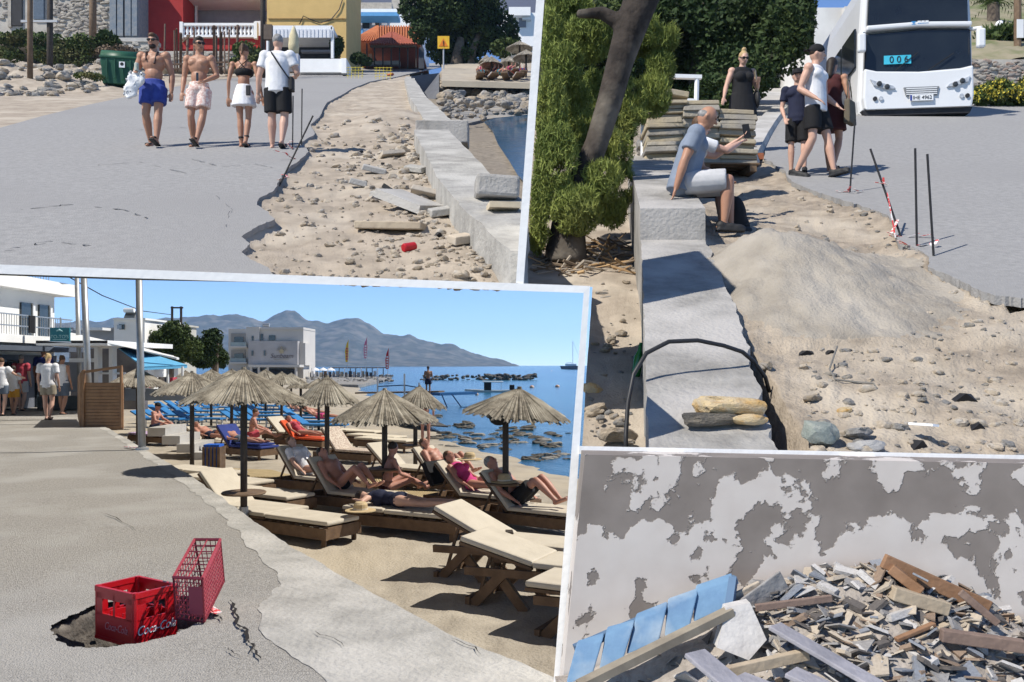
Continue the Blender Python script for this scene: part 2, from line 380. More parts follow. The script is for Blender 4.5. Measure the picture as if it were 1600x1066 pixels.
    if style == 'cap' or style == 'capback':
        cb = MB().blob(P(0,-.010,.045), (.090,.106,.085), HR, 16, 10)
        bs = 1 if style == 'cap' else -1; cb.box(P(0,bs*.125,.035), (.12,.11,.012), HR)
        obj('cap', remesh(cb, 'cap', .011, 2), CL['black'], t)
    if face and style != 'back':
        for sx in (-1, 1):
            obj('eye', MB().blob(P(.030*sx,.088,.012), (.013,.008,.007), HR, 8, 6), darkm, t)
        obj('mouth', MB().box(P(0,.100,-.058), (.042,.006,.007), HR), M('lips', (.30,.10,.08), None, 5, .5), t)
    if shades:
        sb = MB()
        for sx in (-1, 1): sb.blob(P(.034*sx,.098,.012), (.031,.012,.024), HR, 10, 6); sb.bar(P(.066*sx,.088,.016), P(.084*sx,-.01,.012), .007, .01)
        sb.box(P(0,.104,.018), (.03,.008,.008), HR); obj('sunglasses', sb, black, t)
    if style == 'beard' or extra == 'beard':
        obj('beard', remesh(MB().blob(P(0,.048,-.078), (.058,.058,.044), HR), 'beard', .012, 2), HAIR['dark'], t)
    for w in wear:
        kind, col = w[0], w[1]; q = MB(); pv = w[2:] 
        if kind in ('tshirt', 'tank', 'croptop', 'swimsuit', 'dress', 'tanktop'):
            e = .016 if kind != 'swimsuit' else .006
            sel = torso if kind in ('tshirt', 'tank', 'dress', 'tanktop', 'swimsuit') else torso[2:3]
            for i, (c, r) in enumerate(sel):
                if kind == 'croptop': r = (r[0], r[1], .085); c = c-up*.02
                q.blob(c, tuple(x+e*(1.5 if kind in ('tshirt', 'tanktop', 'dress') and i < 2 else 1) for x in r), TR, 16, 10)
            if female:
                for sx in (-1, 1): q.blob(j['chest']+ax*.075*sx+fw*.085*b-up*.01, .066*b+e)
            elif style != 'child' and kind != 'croptop':
                for sx in (-1, 1): q.blob(j['chest']+ax*.075*sx+fw*.062*b+up*.045, (.085*b+e,.06+e,.065+e), TR)
            if kind == 'tshirt':
                for s in 'lr':
                    S, E = j[s+'sh'], j[s+'el']; q.blob(S, .085*b); q.tube([S, S.lerp(E, .62)], [.076*b, .074*b], 12)
            if kind in ('tshirt', 'tank', 'dress', 'tanktop'):
                efr(q, TR, [(j['chest'], .168*b*sh, .124*b), (mid, .168*b*(sh+wa)/2, .128*b), (j['pel']-up*.09, .176*b, .132*b)])
            if kind == 'dress': efr(q, TR, [(j['pel'], .174*b*hp, .134*b), (j['pel']-up*.32, .205*b*hp, .165*b)])
            if kind == 'croptop':
                mesh = remesh(q, kind, .011, 3); obj('crop_top', mesh, CL[col], t)
                st = MB()
                for sx in (-1, 1): st.tube([j['chest']-fw*.118*b+ax*.05*sx+up*.03, j['chest']-fw*.112*b+ax*(-.02)*sx+up*.10, j['lsh' if sx > 0 else 'rsh'].lerp(j['neck'], .45)-fw*.03+up*.062], .007, 6)
                obj('strap', st, CL[col], t); continue
        if kind in ('shorts', 'trunks'):
            L = pv[0] if pv else .8; fl = .030
            q.blob(j['pel']-up*.02, (.172*b*hp,.128*b,.115), TR, 16, 10); efr(q, TR, [(j['pel']-up*.05, .170*b*hp, .126*b), (j['pel']+up*.085, .152*b*hp, .115*b)])
            for s in 'lr':
                a = j[s+'hip']; e = a.lerp(j[s+'kn'], L); q.tube([a, e], [.100*b+fl*.4, .078*b+fl], 14)
        if kind == 'brief': q.blob(j['pel']-up*.03, (.165*b*hp,.122*b,.10), TR, 16, 10)
        if kind == 'skirt':
            efr(q, TR, [(j['pel']+up*.12, .128*b, .105*b), (j['pel']+up*.02, .168*b, .13*b), (j['pel']-up*.12, .205*b, .17*b), (j['pel']-up*.25, .235*b, .20*b)])
        obj({'tshirt': 'shirt', 'tank': 'tank_top', 'tanktop': 'tank_top', 'trunks': 'shorts', 'brief': 'briefs'}.get(kind, kind), remesh(q, kind, .012, 3), CL[col], t)
    t['hr'] = 0; del t['hr']
    return t, j, (TR, HR)
# ================================================================ the climbing road, left half
COL[0] = C_UP
def u12(v): return 846-34*(v-6)/434          # line of the added white divider
def poly_interp(pts, q):
    for (a, b), (c, d) in zip(pts, pts[1:]):
        if min(a, c) <= q <= max(a, c): return b+(d-b)*(q-a)/((c-a) or 1)
    return pts[0][1] if q < pts[0][0] else pts[-1][1]
ROADR = [(103,700),(112,655),(120,622),(128,578),(138,552),(150,532),(160,512),(170,505),(182,500),(195,486),(210,492),(225,470),(238,482),(250,470),(262,452),(275,442),(288,434),(300,428),(312,404),(322,402),(334,420),(345,428),(356,402),(372,378),(384,392),(396,378),(408,392),(420,418),(436,430)]
def rough_edge(pts, f, step=5, amp=3.0):
    out = []
    for (v0, u0), (v1, u1) in zip(pts, pts[1:]):
        n = max(2, int(abs(v1-v0)+abs(u1-u0))//step)
        for i in range(n):
            t = i/n; v = v0+(v1-v0)*t; u = u0+(u1-u0)*t; s = amp*min(1, (v-90)/120); out.append(f(u+s*noise.noise(Vector((u*.13, v*.17, 1))), v+.4*s*noise.noise(Vector((u*.2, v*.11, 5)))))
    return out
mound = g1(612, 190); mr = 1.35
def zsand1(x, Y):
    v = Z1+H1*F/Y; u = 800+x/Y*F
    zz = z1(Y)
    ur = poly_interp(ROADR, v) if v < 450 else 440
    right = max(0, min(1, (u-ur+14)/26))
    zz += -.004*(1-right) - .085*right + .045*fbm(x, Y, 1.3)*(.25+.75*right) + .024*fbm(x, Y, 5)*right + .010*fbm(x, Y, 15)*right
    d2 = ((x-mound.x)/1.0)**2+((Y-mound.y)/2.2)**2
    zz += .34*math.exp(-d2/(mr*mr*.55))
    if u < ur-60: zz -= .012
    return max(zz, EYE-(411+.0373*u+12-HZ)/F*Y)
def xb1(t, Y):
    v = min(452, Z1+H1*F/Y); L = -.80*Y
    v2, u2 = 118, 640
    wallu = poly_interp([(60,640),(118,640),(210,672),(330,745),(445,812),(452,815)], v)
    return L+(wallu-800+0)/F*Y*t-L*t
struct(grid('road_shoulder_sand', sand1, geo(5.90, 125, 200), lin(0, 1, 230), zsand1, xf=xb1))
# asphalt with its broken edge, 5 cm thick
edge = rough_edge(ROADR, lambda u, v: g1(u, v)+Vector((0,0,.012)))
left = [g1(u, v)+Vector((0,0,.012)) for u, v in ((200,428),(0,421),(-500,403),(-500,255),(-150,236),(6,199),(70,181),(140,164),(215,148),(280,135),(340,125),(420,117),(505,112),(560,106),(620,101),(700,98))]
road = obj('road', MB().prism(edge+left, (0,0,-.055)), asph1); struct(road)
# ---- sea wall with its top, running away from the viewer
def strip(name, pts, mat, parent=None):           # pts: list of rows of 3D points -> quads
    n = len(pts[0]); mb = MB(); vs = [p for r in pts for p in r]
    fs = [(i*n+k, i*n+k+1, (i+1)*n+k+1, (i+1)*n+k) for i in range(len(pts)-1) for k in range(n-1)]
    fs += [tuple(range(n)), tuple(range((len(pts)-1)*n, len(pts)*n))]
    return obj(name, mb.add(vs, fs), mat, parent)
concw = M('stained_concrete', (.40,.385,.355), (.27,.26,.24), 5.0, .92, .7, 30, c3=(.46,.445,.41), s3_=1.6)
sw = thing('sea_wall', 'low raw concrete sea wall beside the broken road edge, left half', 'wall', g1(740, 330))
T = Matrix.Translation(-sw.location)
def wallrow(u, v, w, h, drop):
    p = g1(u, v); wd = max(.02, min(w, (u12(v)+2-800)/F*p.y-p.x)); drop = drop if v < 300 else .25
    jig = Vector((.02*fbm(p.y, 1, 3), 0, .015*fbm(p.y, 7, 3)))
    lz = EYE-(450-HZ)/F*p.y
    low = lambda q: Vector((q.x, q.y, max(q.z, lz)))
    return [T @ low(p+jig+Vector((0,0,-.35))), T @ (p+jig+Vector((0,0,h))), T @ (p+jig+Vector((wd,0,h))), T @ low(p+jig+Vector((wd+.03,0,-drop)))]
rows = []
for v in lin(432, 214, 40):
    u = poly_interp([(210,652),(240,664),(300,690),(360,735),(400,775),(446,818)][:], v)
    rows.append(wallrow(u-7, v+6, .62, .20, 1.3))
strip('near_wall', rows, concw, sw)
blk = g1(650, 214); obj('block', MB().box(blk-sw.location+Vector((.48,.25,.10)), (.98,.55,.42)), concd, sw, bevel=.02)
rows = []
for v in lin(206, 124, 30):
    u = poly_interp([(118,636),(130,632),(160,640),(206,668)], v); rows.append(wallrow(u, v, .55, .16, 1.4))
strip('far_wall', rows, concw, sw)
# return wall facing the viewer, its shade put into the dark colour
q0 = g1(640, 127); q1 = at(686, 117, q0.y*1.02)
obj('return_wall', MB().prism([q0-sw.location+Vector((.1,-.1,-1.6)), at(686, 152, q0.y*.97)-sw.location, q1-sw.location+Vector((0,0,.1)), q0-sw.location+Vector((.1,-.1,.25))], (0,.5,0)), M('shaded_render', (.13,.135,.15), (.10,.105,.12), 2, .9), sw)
for (u, v, s) in ((760,347,.30),(790,350,.22),(795,366,.25)):
    pass
slab = tag(obj('concrete_lump', MB().box((0,0,0), (.40,.34,.2)), concd, None, g1(776, 345)+Vector((.0,0,.30)), (0,.05,.1), bevel=.03), 'rough concrete lump lying on top of the sea wall', 'concrete')
tag(obj('paving_slab', MB().box((0,0,0), (.26,.24,.05)), M('cream_tile', (.62,.52,.38), (.5,.42,.3), 6, .8), None, g1(786, 366)+Vector((0,0,.235)), (0,0,.15)), 'cream paving slab lying on the sea wall before the concrete lump', 'slab')
# ---- lower beach and the sea beyond the wall
def zb1(x, Y): return z1(Y)-.95+.05*fbm(x, Y, 1.2)
def xbb(t, Y):
    v = max(100, min(445, Z1+(H1+.9)*F/Y)); a = (poly_interp([(60,640),(118,640),(210,665),(330,735),(445,812)], v)-840)/F*Y*0+((poly_interp([(100,640),(140,655),(250,680),(330,720),(445,800)], v)-800)/F-.05)*Y
    b = (u12(v)+3-800)/F*Y; return a+(b-a)*t
peb = M('pebble_beach', (.30,.26,.21), (.17,.145,.115), 7, .95, .8, 40, c3=(.22,.19,.155), s3_=.8)
struct(grid('pebble_beach', peb, geo(10.4, 110, 120), lin(0, 1, 60), zb1, xf=xbb))
seaN = M('sea_water', (.035,.11,.20), (.025,.085,.165), .5, .12, .5, 2.2, spec=.5)
def seaP(u, v): return at(u, v, (H1+.86)*F/(v-Z1))
sp = [seaP(u, v) for u, v in ((u12(176)+3,176),(790,180),(756,190),(770,205),(778,225),(795,250),(808,272),(u12(292)+3,292))]
struct(obj('sea', MB().prism(sp, (0,0,-.02)), seaN))
foam = M('foam', (.75,.78,.80), (.6,.66,.7), 8, .6)
bank = struct(obj('rock_bank', MB().prism([at(u, v, (H1+.85)*F/(v-Z1)) for u, v in ((690,112),(838,112),(836,178),(760,186),(700,200),(690,160))], (0,0,-.5)), rockG))
for i in range(300):
    v = R.uniform(114, 190); u = R.uniform(690-(v-110)*.05, 835-(v-112)*.12)
    if u > 760 and v > 178: continue
    Y = (H1+.55)*F/(v-Z1); px = R.choice((5,6,7,8,9,11,14,16)) if v < 165 else R.choice((3,4,5,7,9))
    rock(at(u, v, Y), px/F*Y*.95, R.choice((rockA, rockA, rockG, rockG)), bank)
for (u, v, px) in ((719,142,17),(735,150,13),(760,155,13),(812,160,15),(745,135,12),(780,140,13),(700,150,10),(824,172,16),(690,178,12)):
    Y = (H1+.7)*F/(v-Z1); rock(at(u, v-4, Y), px/F*Y*1.1, R.choice((rockA, rockG)), bank)
# ---- rubble on the shoulder
rub = [(660,325,9),(640,345,6),(600,255,7),(630,230,9),(645,240,12),(632,262,9),(640,272,10),(615,270,8),(590,268,6),(650,290,9),(575,230,6),(610,290,7),(580,285,6),(645,225,9),(625,215,8),(560,300,5),(545,262,5),(640,210,8),(660,355,8),(705,355,8),(690,350,9),(720,420,14),(745,412,8),(735,432,10),(670,330,8),(596,232,6),(560,240,4),(690,375,6),(715,395,5),(520,235,4),(505,300,4),(550,330,4)]
def on1(u, v, h=0): p = g1(u, v); return Vector((p.x, p.y, zsand1(p.x, p.y)+h))
rubst = thing('loose_rubble', 'loose tan stones strewn on the sand between road and sea wall', 'rubble', g1(620, 280))
for u, v, px in rub:
    p = on1(u, v, .01); rock(p-rubst.location, px/F*p.y*1.25, rockT, rubst, 'stone')
for i in range(800):
    v = R.uniform(195, 440); w = poly_interp(ROADR, v); u = R.uniform(w+8, poly_interp([(190,640),(240,655),(330,705),(440,790)], v)); 
    if R.random() < .5: u = u+(poly_interp([(190,640),(240,655),(330,705),(440,790)], v)-u)*R.uniform(.3,.95)
    p = on1(u, v, .004); rock(p-rubst.location, R.choice((1.2,1.6,2,2.6,3.6,5,7,9))/F*p.y, R.choice((rockT, rockT, rockA)), rubst, 'pebble')
tag(obj('tilted_slab', MB().box((0,0,0), (.62,.40,.09)), conc, None, on1(640, 318, .10), (.15,.38,-.55)), 'broken concrete slab tilted over a dark gap by the wall', 'slab')
tag(obj('dark_board', MB().box((0,0,0), (.46,.10,.05)), black, None, on1(627, 313, .12), (0,.60,-.2)), 'black board sticking out under the tilted concrete slab', 'board')
tag(obj('flat_slab', MB().box((0,0,0), (.62,.34,.07)), M('sandstone', (.46,.39,.29), (.38,.31,.23), 5, .9, .4), None, on1(612, 345, .028), (.06,.03,-.1), bevel=.01), 'long flat tan stone slab lying on the sand', 'slab')
tag(obj('drink_can', MB().lathe([(.03,0),(.036,.01),(.036,.11),(.03,.12)], 14), M('red_can', (.45,.02,.03), (.38,.015,.02), 5, .3), None, on1(630, 380, .035), (0,1.35,.7), smooth=False), 'crushed red drink can on the sand', 'can')
for (u, v, px) in ((685,355,7),(562,232,6),(598,248,4)):
    p = on1(u, v, .02); b = rock(p, px/F*p.y, black, None, 'burnt_lump'); tag(b, 'charred black lump lying in the rubble on the sand', 'debris', 'black lumps in the rubble')
for q, (pts, lab) in enumerate((([(458,150),(457,233)], 'left upright iron rod in the road edge beside the walkers'), ([(472,139),(471,228)], 'right upright iron rod in the road edge beside the walkers'), ([(489,181),(432,284)], 'iron rod leaning over the broken road edge'))):
    b = g1(*pts[1]); a = at(pts[0][0], pts[0][1], b.y+(.25 if q < 2 else .9)*0+b.y*0)
    tag(obj('iron_rod', MB().tube([b-Vector((0,0,.12)), a], .011, 6), black), lab, 'rod')
for u, v in ((462,250),(436,283),(458,234)):
    p = g1(u, v); mb = MB()
    a = p+Vector((0,0,.012))
    for k in range(4): b_ = a+Vector((R.uniform(-.1,.1), R.uniform(-.1,.1), R.uniform(-.01,.05))); b_.z = max(b_.z, z1(b_.y)+.02); mb.bar(a, b_, .03, .004); a = b_
    tag(obj('barrier_tape', mb, tape), 'torn scrap of red and white tape at a rod foot, left road', 'tape', 'tape scraps on the left road')
for pts, w in (([(30,330),(110,322),(190,330),(240,345)],.012),([(6,395),(80,380),(150,388)],.010),([(300,250),(345,262),(400,258),(430,265)],.010),([(210,205),(280,200),(330,206)],.02),([(330,300),(360,330),(352,360)],.008),([(150,260),(220,255),(300,275)],.010)):
    Q = []
    for a_, b_ in zip(pts, pts[1:]):
        for k in range(8): Q.append(g1(a_[0]+(b_[0]-a_[0])*k/8, a_[1]+(b_[1]-a_[1])*k/8)+Vector((R.uniform(-.02,.02), R.uniform(-.05,.05), .016)))
    vs = []
    for i, p in enumerate(Q): w_ = w*.5*R.uniform(.3,1.2); vs += [p-Vector((0,w_*2.5,w_*2.5*K1)), p+Vector((0,w_*2.5,w_*2.5*K1))]
    struct(obj('road_crack', MB().add(vs, [(2*i, 2*i+1, 2*i+3, 2*i+2) for i in range(len(Q)-1)]), M('tar', (.14,.14,.14), (.20,.20,.20), 6, .9)))
sl_ = [(585,262,.34,.22,.3,.2),(612,240,.40,.24,-.25,.5),(650,262,.30,.2,.35,-.4),(600,300,.28,.2,.2,.9),(665,300,.34,.22,-.35,.1),(690,330,.26,.18,.3,.3),(560,285,.22,.16,.15,.2),(720,372,.2,.14,.3,.6)]
for i, (u, v, a_, b_, rx, rz) in enumerate(sl_):
    tag(obj('broken_slab', MB().box((0,0,0), (a_,b_,.07), None, .92), (conc, rockT, concw)[i % 3], None, on1(u, v, .05), (rx,.2*(-1)**i,rz), bevel=.01), 'tilted piece of broken slab in the roadside rubble, '+('farthest left','farthest back','by the far wall block','before the farthest left piece','close to the sea wall','behind the black board','leftmost small one','nearest small one at the wall')[i], 'slab', 'broken slabs in the rubble')
# ---- four walkers
ph = 1.0
t1, j, fr = person('man with sunglasses and beard, blue shorts, holding a white shirt', g1(240, 230), pi, 1.86, dict(lkn=(-.10,.07,.50), lan=(-.11,.16,.085), rkn=(.11,.03,.50), ran=(.10,-.14,.11), rel=(.30,-.03,1.14), rwr=(.20,.20,1.10), lel=(-.27,-.05,1.13), lwr=(-.27,-.02,.86)),
    [('shorts', 'blue', .62)], 'tan', 'brown', 'quiff', .010, 1.13, shades=True, extra='beard')
obj('neck_strap', MB().tube([j['chest']+Vector((.07,.125,.02)), j['chest']+Vector((.085,.09,.15)), j['neck']+Vector((.06,-.02,.0)), j['neck']+Vector((0,-.075,-.01)), j['neck']+Vector((-.06,-.02,0)), j['chest']+Vector((-.085,.09,.15)), j['chest']+Vector((-.06,.14,-.04))], .016, 8), M('brown_strap', (.05,.02,.015), None, 8, .6), t1)
obj('can', MB().lathe([(.028,0),(.033,.01),(.033,.11),(.026,.122)], 12, (.14,.30,1.09)), M('green_can', (.35,.42,.30), (.5,.5,.45), 9, .4), t1)
cb = MB(); cb.blob((.19,.26,.95), (.13,.06,.16)); cb.blob((.24,.25,.84), (.12,.06,.14)); cb.blob((.10,.27,1.0), (.09,.05,.11)); cb.blob((.28,.24,.76), (.08,.05,.08))
wsm = remesh(cb, 'white_shirt', .013, 2)
for v_ in wsm.vertices: v_.co += v_.normal*(.040*noise.noise(v_.co*10)-.010)
obj('white_shirt', wsm, M('crumpled_cotton', (.80,.80,.80), (.70,.71,.73), 6, .9, 1.0, 9), t1)
t2, j, fr = person('man in sunglasses and pink patterned shorts holding a phone', g1(311, 231), pi, 1.80, dict(lkn=(-.08,.05,.50), lan=(-.02,.16,.085), rkn=(.12,.03,.50), ran=(.13,-.14,.10), lel=(-.28,-.03,1.16), lwr=(-.14,.15,1.02), rel=(.25,-.03,1.13), rwr=(.25,.05,.88)),
    [('shorts', 'pink_print', .70)], 'tan', 'dark', 'quiff', .010, 1.03, look=.75, shades=True)
obj('phone', MB().box((-.055,.235,1.06), (.035,.012,.13)), glass, t2)
t3, j, fr = person('woman with ponytail seen from behind, black crop top, white pleated skirt', g1(381, 231), 0, 1.69, dict(lkn=(-.07,.03,.50), lan=(-.06,.06,.085), rkn=(.07,.03,.50), ran=(.05,-.06,.10), lel=(-.25,-.03,1.13), lwr=(-.27,.02,.87), rel=(.26,-.03,1.13), rwr=(.31,.02,.88)),
    [('croptop', 'black'), ('skirt', 'white')], 'tan', 'brown', 'ponytail', .010, .92, female=True, face=False)
obj('belt_pouch', MB().box((.12,-.155,.93), (.075,.035,.17)), black, t3, bevel=.01)
for s in (-1, 1): obj('ankle_strap', MB().lathe([(.044,0),(.046,.012),(.044,.024)], 10, (.06*s, .04 if s < 0 else -.04, .17)), black, t3)
t4, j, fr = person('man seen from behind, white T-shirt, black shorts, black crossbody bag', g1(434, 233), 0, 1.85, dict(lkn=(-.10,.04,.50), lan=(-.11,.10,.085), rkn=(.10,.02,.50), ran=(.09,-.10,.10), lel=(-.28,-.02,1.13), lwr=(-.31,.03,.87), rel=(.30,.0,1.17), rwr=(.22,.24,1.20)),
    [('tshirt', 'white'), ('shorts', 'black', .85)], 'fair', 'grey', 'short', .010, 1.13, face=False)
obj('bag_strap', MB().tube([j['neck']+Vector((-.10,-.02,.0)), j['chest']+Vector((-.05,-.155,.12)), j['chest']+Vector((.06,-.165,-.05)), j['pel']+Vector((.17,-.14,.14)), j['pel']+Vector((.21,-.05,.10))], .012, 6), black, t4)
obj('crossbody_bag', MB().box((.225,-.04,.98), (.06,.16,.21)), black, t4, bevel=.015)
obj('wristband', MB().lathe([(.033,0),(.035,.012),(.033,.024)], 10, (-.305,.025,.91)), black, t4)
# ---- green dumpster
dp = g1(190, 143); dm = M('green_plastic', (.025,.10,.055), (.018,.075,.042), 3, .45)
dt = thing('waste_container', 'green wheeled waste container with a white sticker by the roadside', 'waste container', dp, .18)
w, d, h = 1.45, 1.0, 1.05
mb = MB().box((0,0,.70), (w*.86,d*.86,h)); mb.v = [(x*(1+.13*(z-.175)/h), y*(1+.13*(z-.175)/h), z) for x, y, z in mb.v]; obj('bin_body', mb, dm, dt, bevel=.03)
for k in (-.45,-.15,.15,.45): obj('rib', MB().box((k,-.505,.75), (.05,.05,.8)), dm, dt)
obj('rim', MB().box((0,0,1.24), (w*1.02,d*1.04,.09)), dm, dt, bevel=.02); obj('lid', MB().tube([(-.72,0,1.22),(.72,0,1.22)], .42, 20), dm, dt, smooth=True)
for x in (-.5,.5):
    for y in (-.33,.33):
        wh = obj('wheel', MB().tube([(x-.03,y,.1),(x+.03,y,.1)], .10, 14), black, dt); obj('bracket', MB().box((x,y,.17), (.08,.10,.09)), steel, wh)
obj('sticker', MB().box((.14,-.545,.93), (.22,.01,.24)), whitep, dt); obj('sticker_mark', MB().lathe([(.0,0),(.07,.001),(.07,.004)], 16).xf(Matrix.Translation((.14,-.551,.95)) @ Matrix.Rotation(pi/2, 4, 'X')), black, dt)
# ---- poles at the left
for u, vb, r, m, lab in ((47,142,.10,wood,'brown wooden utility pole nearest the left edge of the road'),(78,130,.11,woodd,'dark tarred pole right of the brown pole'),(145,76,.07,wood,'thin wooden pole behind the green bush')):
    b = g1(u, vb) if vb > 100 else at(u, 77, 68); r = r*(b.y/40) if vb > 100 else .22
    tp = thing('utility_pole', lab, 'pole', b); obj('shaft', MB().tube([(0,0,-.3),(0,0,3),(r*.2,0,9.5)], [r*1.25,r*1.2,r], 12), m, tp, smooth=True)
    if u == 78: obj('cross_arm', MB().box((-.45,-.2,(130-36)/F*b.y), (1.9,.12,.12)), steel, tp)
# ---- rocks, scrub and rubbish on the left verge
zv = lambda x, Y: z1(Y)-.05+(max(0, min(1, ((Y-33)/8)))*max(0, min(1, (-.395-x/Y)/.05))*(.7+.8*fbm(x, Y, .35)) if True else 0)
verge = struct(grid('verge', sand1, geo(30, 100, 60), lin(-.75, -.37, 50), zv))
for i in range(330):
    Y = 33+24*R.random()**1.3; u = R.uniform(-30, 172); x = (u-800)/F*Y; q_ = Vector((x, Y, zv(x, Y))); v = proj(q_)[1]
    if v > 152-(u > 95)*6 or (u > 150 and v > 125): continue
    rock(q_+Vector((0,0,.05)), R.choice((3,4,5,6,8,10,13))/F*Y, R.choice((rockT, rockA, rockG, rockG)), verge)
for cl, n, sz, m, lab, nm in (([((75,75),34,24),((110,85),36,24),((130,70),24,18),((90,95),26,12)], 9000, .13, grass, 'dense green bush behind the dark pole', 'bush'), ([((20,62),26,10),((15,85),22,12),((40,55),20,8)], 3500, .13, grass, 'low green scrub at the left edge under the stone house', 'bush'),
        ([((185,82),34,9),((205,88),26,8)], 3500, .10, dry, 'dry brown brushwood heaped behind the waste container', 'brushwood'), ([((165,62),14,14),((178,68),12,10)], 900, .28, leafA, 'prickly pear cactus before the stone ruin', 'cactus'),
        ([((385,78),22,12),((400,95),20,14),((372,100),14,12)], 3500, .12, grass, 'bright green weeds at the foot of the low stone wall', 'weeds'), ([((140,120),24,5)], 900, .07, grass, 'low green weeds between the rocks', 'weeds'), ([((72,145),8,5)], 300, .06, grass, 'small tuft of weeds at the foot of the dark pole', 'weeds')):
    Y = 56 if nm != 'weeds' else (50 if cl[0][0][1] < 110 else 36)
    cs = [(at(u, v, Y), (ru/F*Y, ru/F*Y*.8, rv/F*Y)) for (u, v), ru, rv in cl]
    tb = thing(nm, lab, nm, at(cl[0][0][0], cl[0][0][1]+cl[0][2], Y)); lc = leafcloud(cs, n, sz, n); lc.v = [tuple(Vector(p)-tb.location) for p in lc.v]
    obj('foliage', plain(lc, 'foliage'), m, tb)
    if nm != 'weeds': obj('stems', MB().tube([(0,0,-.3),(.1,0,cl[0][2]/F*Y)], .05, 6).tube([(0,0,0),(-.3,0,cl[0][2]/F*Y)], .04, 6), bark, tb)
rp = g1(92, 139)
for i, (du, mm) in enumerate(((0,'black'),(8,'violet'),(14,'white'),(-10,'black'))):
    p = g1(90+du, 139+i % 2); mb = MB().blob((0,0,.08), (.45,.3,.16)).blob((.3,.05,.06), (.3,.25,.12)); tag(obj('rubbish_bag', remesh(mb, 'bag', .06, 2), M('bag_'+mm, *((CLc := {'black': ((.02,.02,.03),), 'violet': ((.08,.05,.12),), 'white': ((.7,.7,.7),)})[mm]), None, 5, .4, .6, 12), None, p), {'black': 'black rubbish bag', 'violet': 'dark violet rubbish bag', 'white': 'white rubbish bag'}[mm]+' dumped at the foot of the poles', 'bag', 'rubbish at the poles')
# ---- houses at the top of the road, left half
def stones(parent, u0, v0, u1, v1, Y, n, mats, px=(3,6), name='stone', out=.1, seed=3):
    r = random.Random(seed)
    for i in range(n):
        u = r.uniform(u0, u1); v = r.uniform(v0, v1); s = r.uniform(*px)/F*Y; p = at(u, v, Y)-parent.location
        rock(p+Vector((0,-out*.3,0)), (s*1.15, s*.5, s*.75), r.choice(mats), parent, name, rot=(0, r.uniform(-.3,.3), 0))
stn = M('lime_mortar', (.50,.47,.42), (.40,.37,.33), 1.5, .95, .5, 8); stA = M('pale_stone', (.46,.42,.36), (.33,.30,.26), 3, .9, .5, 12); stB = M('warm_grey_stone', (.34,.31,.28), (.25,.225,.2), 3, .9, .5, 12)
hY = 74
h1 = thing('stone_house', 'rubble stone house with a blue door behind the poles', 'house', at(85, 62, hY))
def part(u0, v0, u1, v1, Y, dep, mat, name, th, **k):
    o = fbox(u0, v0, u1, v1, Y, dep, mat, name, th, **k); o.location = -th.location; return o
part(-120, -60, 172, 62, hY, 6, stn, 'wall', h1); part(18, -10, 34, 40, hY, .3, darkm, 'doorway', h1, Yoff=-.15); part(12, -10, 17, 42, hY, .3, stA, 'jamb', h1, Yoff=-.2)
part(52, -12, 68, 30, hY, .3, M('blue_grey_wood', (.10,.14,.19), (.07,.10,.14), 5, .7), 'door', h1, Yoff=-.2)
stones(h1, 84, -6, 168, 56, hY, 190, (stA, stB, stA), (3.2,6.0)); stones(h1, -20, -6, 16, 40, hY, 24, (stA, stB), (3.5,6), seed=5)
shed = thing('shuttered_shed', 'weathered blue grey wooden shutters beside the red wall', 'shed', at(193, 59, 72)); bgw = M('weathered_blue_wood', (.16,.20,.25), (.23,.25,.27), 4, .8, .3, 20, thr=(.4,.6))
part(171, -60, 216, 59, 72, 4, bgw, 'wall', shed)
for a, b in ((172,181),(183,192),(195,204),(206,214)): part(a, -20, b, 56, 72, .1, bgw, 'shutter_board', shed, Yoff=-.12)
part(181, -10, 184, 40, 72, .1, darkm, 'gap', shed, Yoff=-.05); part(193, -10, 195, 58, 72, .1, darkm, 'gap', shed, Yoff=-.05)
ruin = thing('ruined_wall', 'low whitish ruined stone wall behind the waste container', 'wall', at(205, 92, 62)); part(176, 61, 240, 93, 62, 1.0, stn, 'core', ruin); part(174, 59, 241, 65, 62, 1.2, conc, 'coping', ruin, Yoff=-.1)
stones(ruin, 178, 68, 238, 92, 62, 45, (stA, stn), (3,6), seed=9)
redm = M('red_render', (.40,.035,.03), (.33,.028,.025), 1.2, .85, .1, 20)
rh = thing('red_house', 'red rendered house with a white balustrade on its terrace', 'house', at(310, 76, 74))
part(216, -70, 286, 77, 74, 5, redm, 'red_wall', rh); part(286, 56, 412, 77, 74, 5, redm, 'terrace_wall', rh)
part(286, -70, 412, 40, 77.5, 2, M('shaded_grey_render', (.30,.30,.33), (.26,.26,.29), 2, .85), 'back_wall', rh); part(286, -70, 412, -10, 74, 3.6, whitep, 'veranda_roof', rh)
for u in (289, 297, 306): part(u-1.6, -12, u+1.6, 36, 76.5, .2, whitep, 'door_frame', rh)
part(282, 36, 400, 40, 74, .35, whitep, 'handrail', rh, Yoff=-.3); part(282, 55, 400, 58, 74, .35, whitep, 'plinth', rh, Yoff=-.3)
bal = MB().lathe([(.12,0),(.14,.06),(.08,.14),(.15,.36),(.07,.62),(.12,.74),(.12,.80)], 10); balm = bal.mesh('baluster', True); balm.materials.append(whitep)
for u in range(287, 400, 6):
    o = obj('baluster', balm, None, rh, at(u, 56, 73.9)-rh.location); o.scale = (1,1,1.0)
for u in (283, 399): part(u-2.5, 34, u+2.5, 60, 74, .5, whitep, 'pier', rh, Yoff=-.35)
part(398, 33, 415, 70, 75, .5, whitep, 'side_wall', rh)
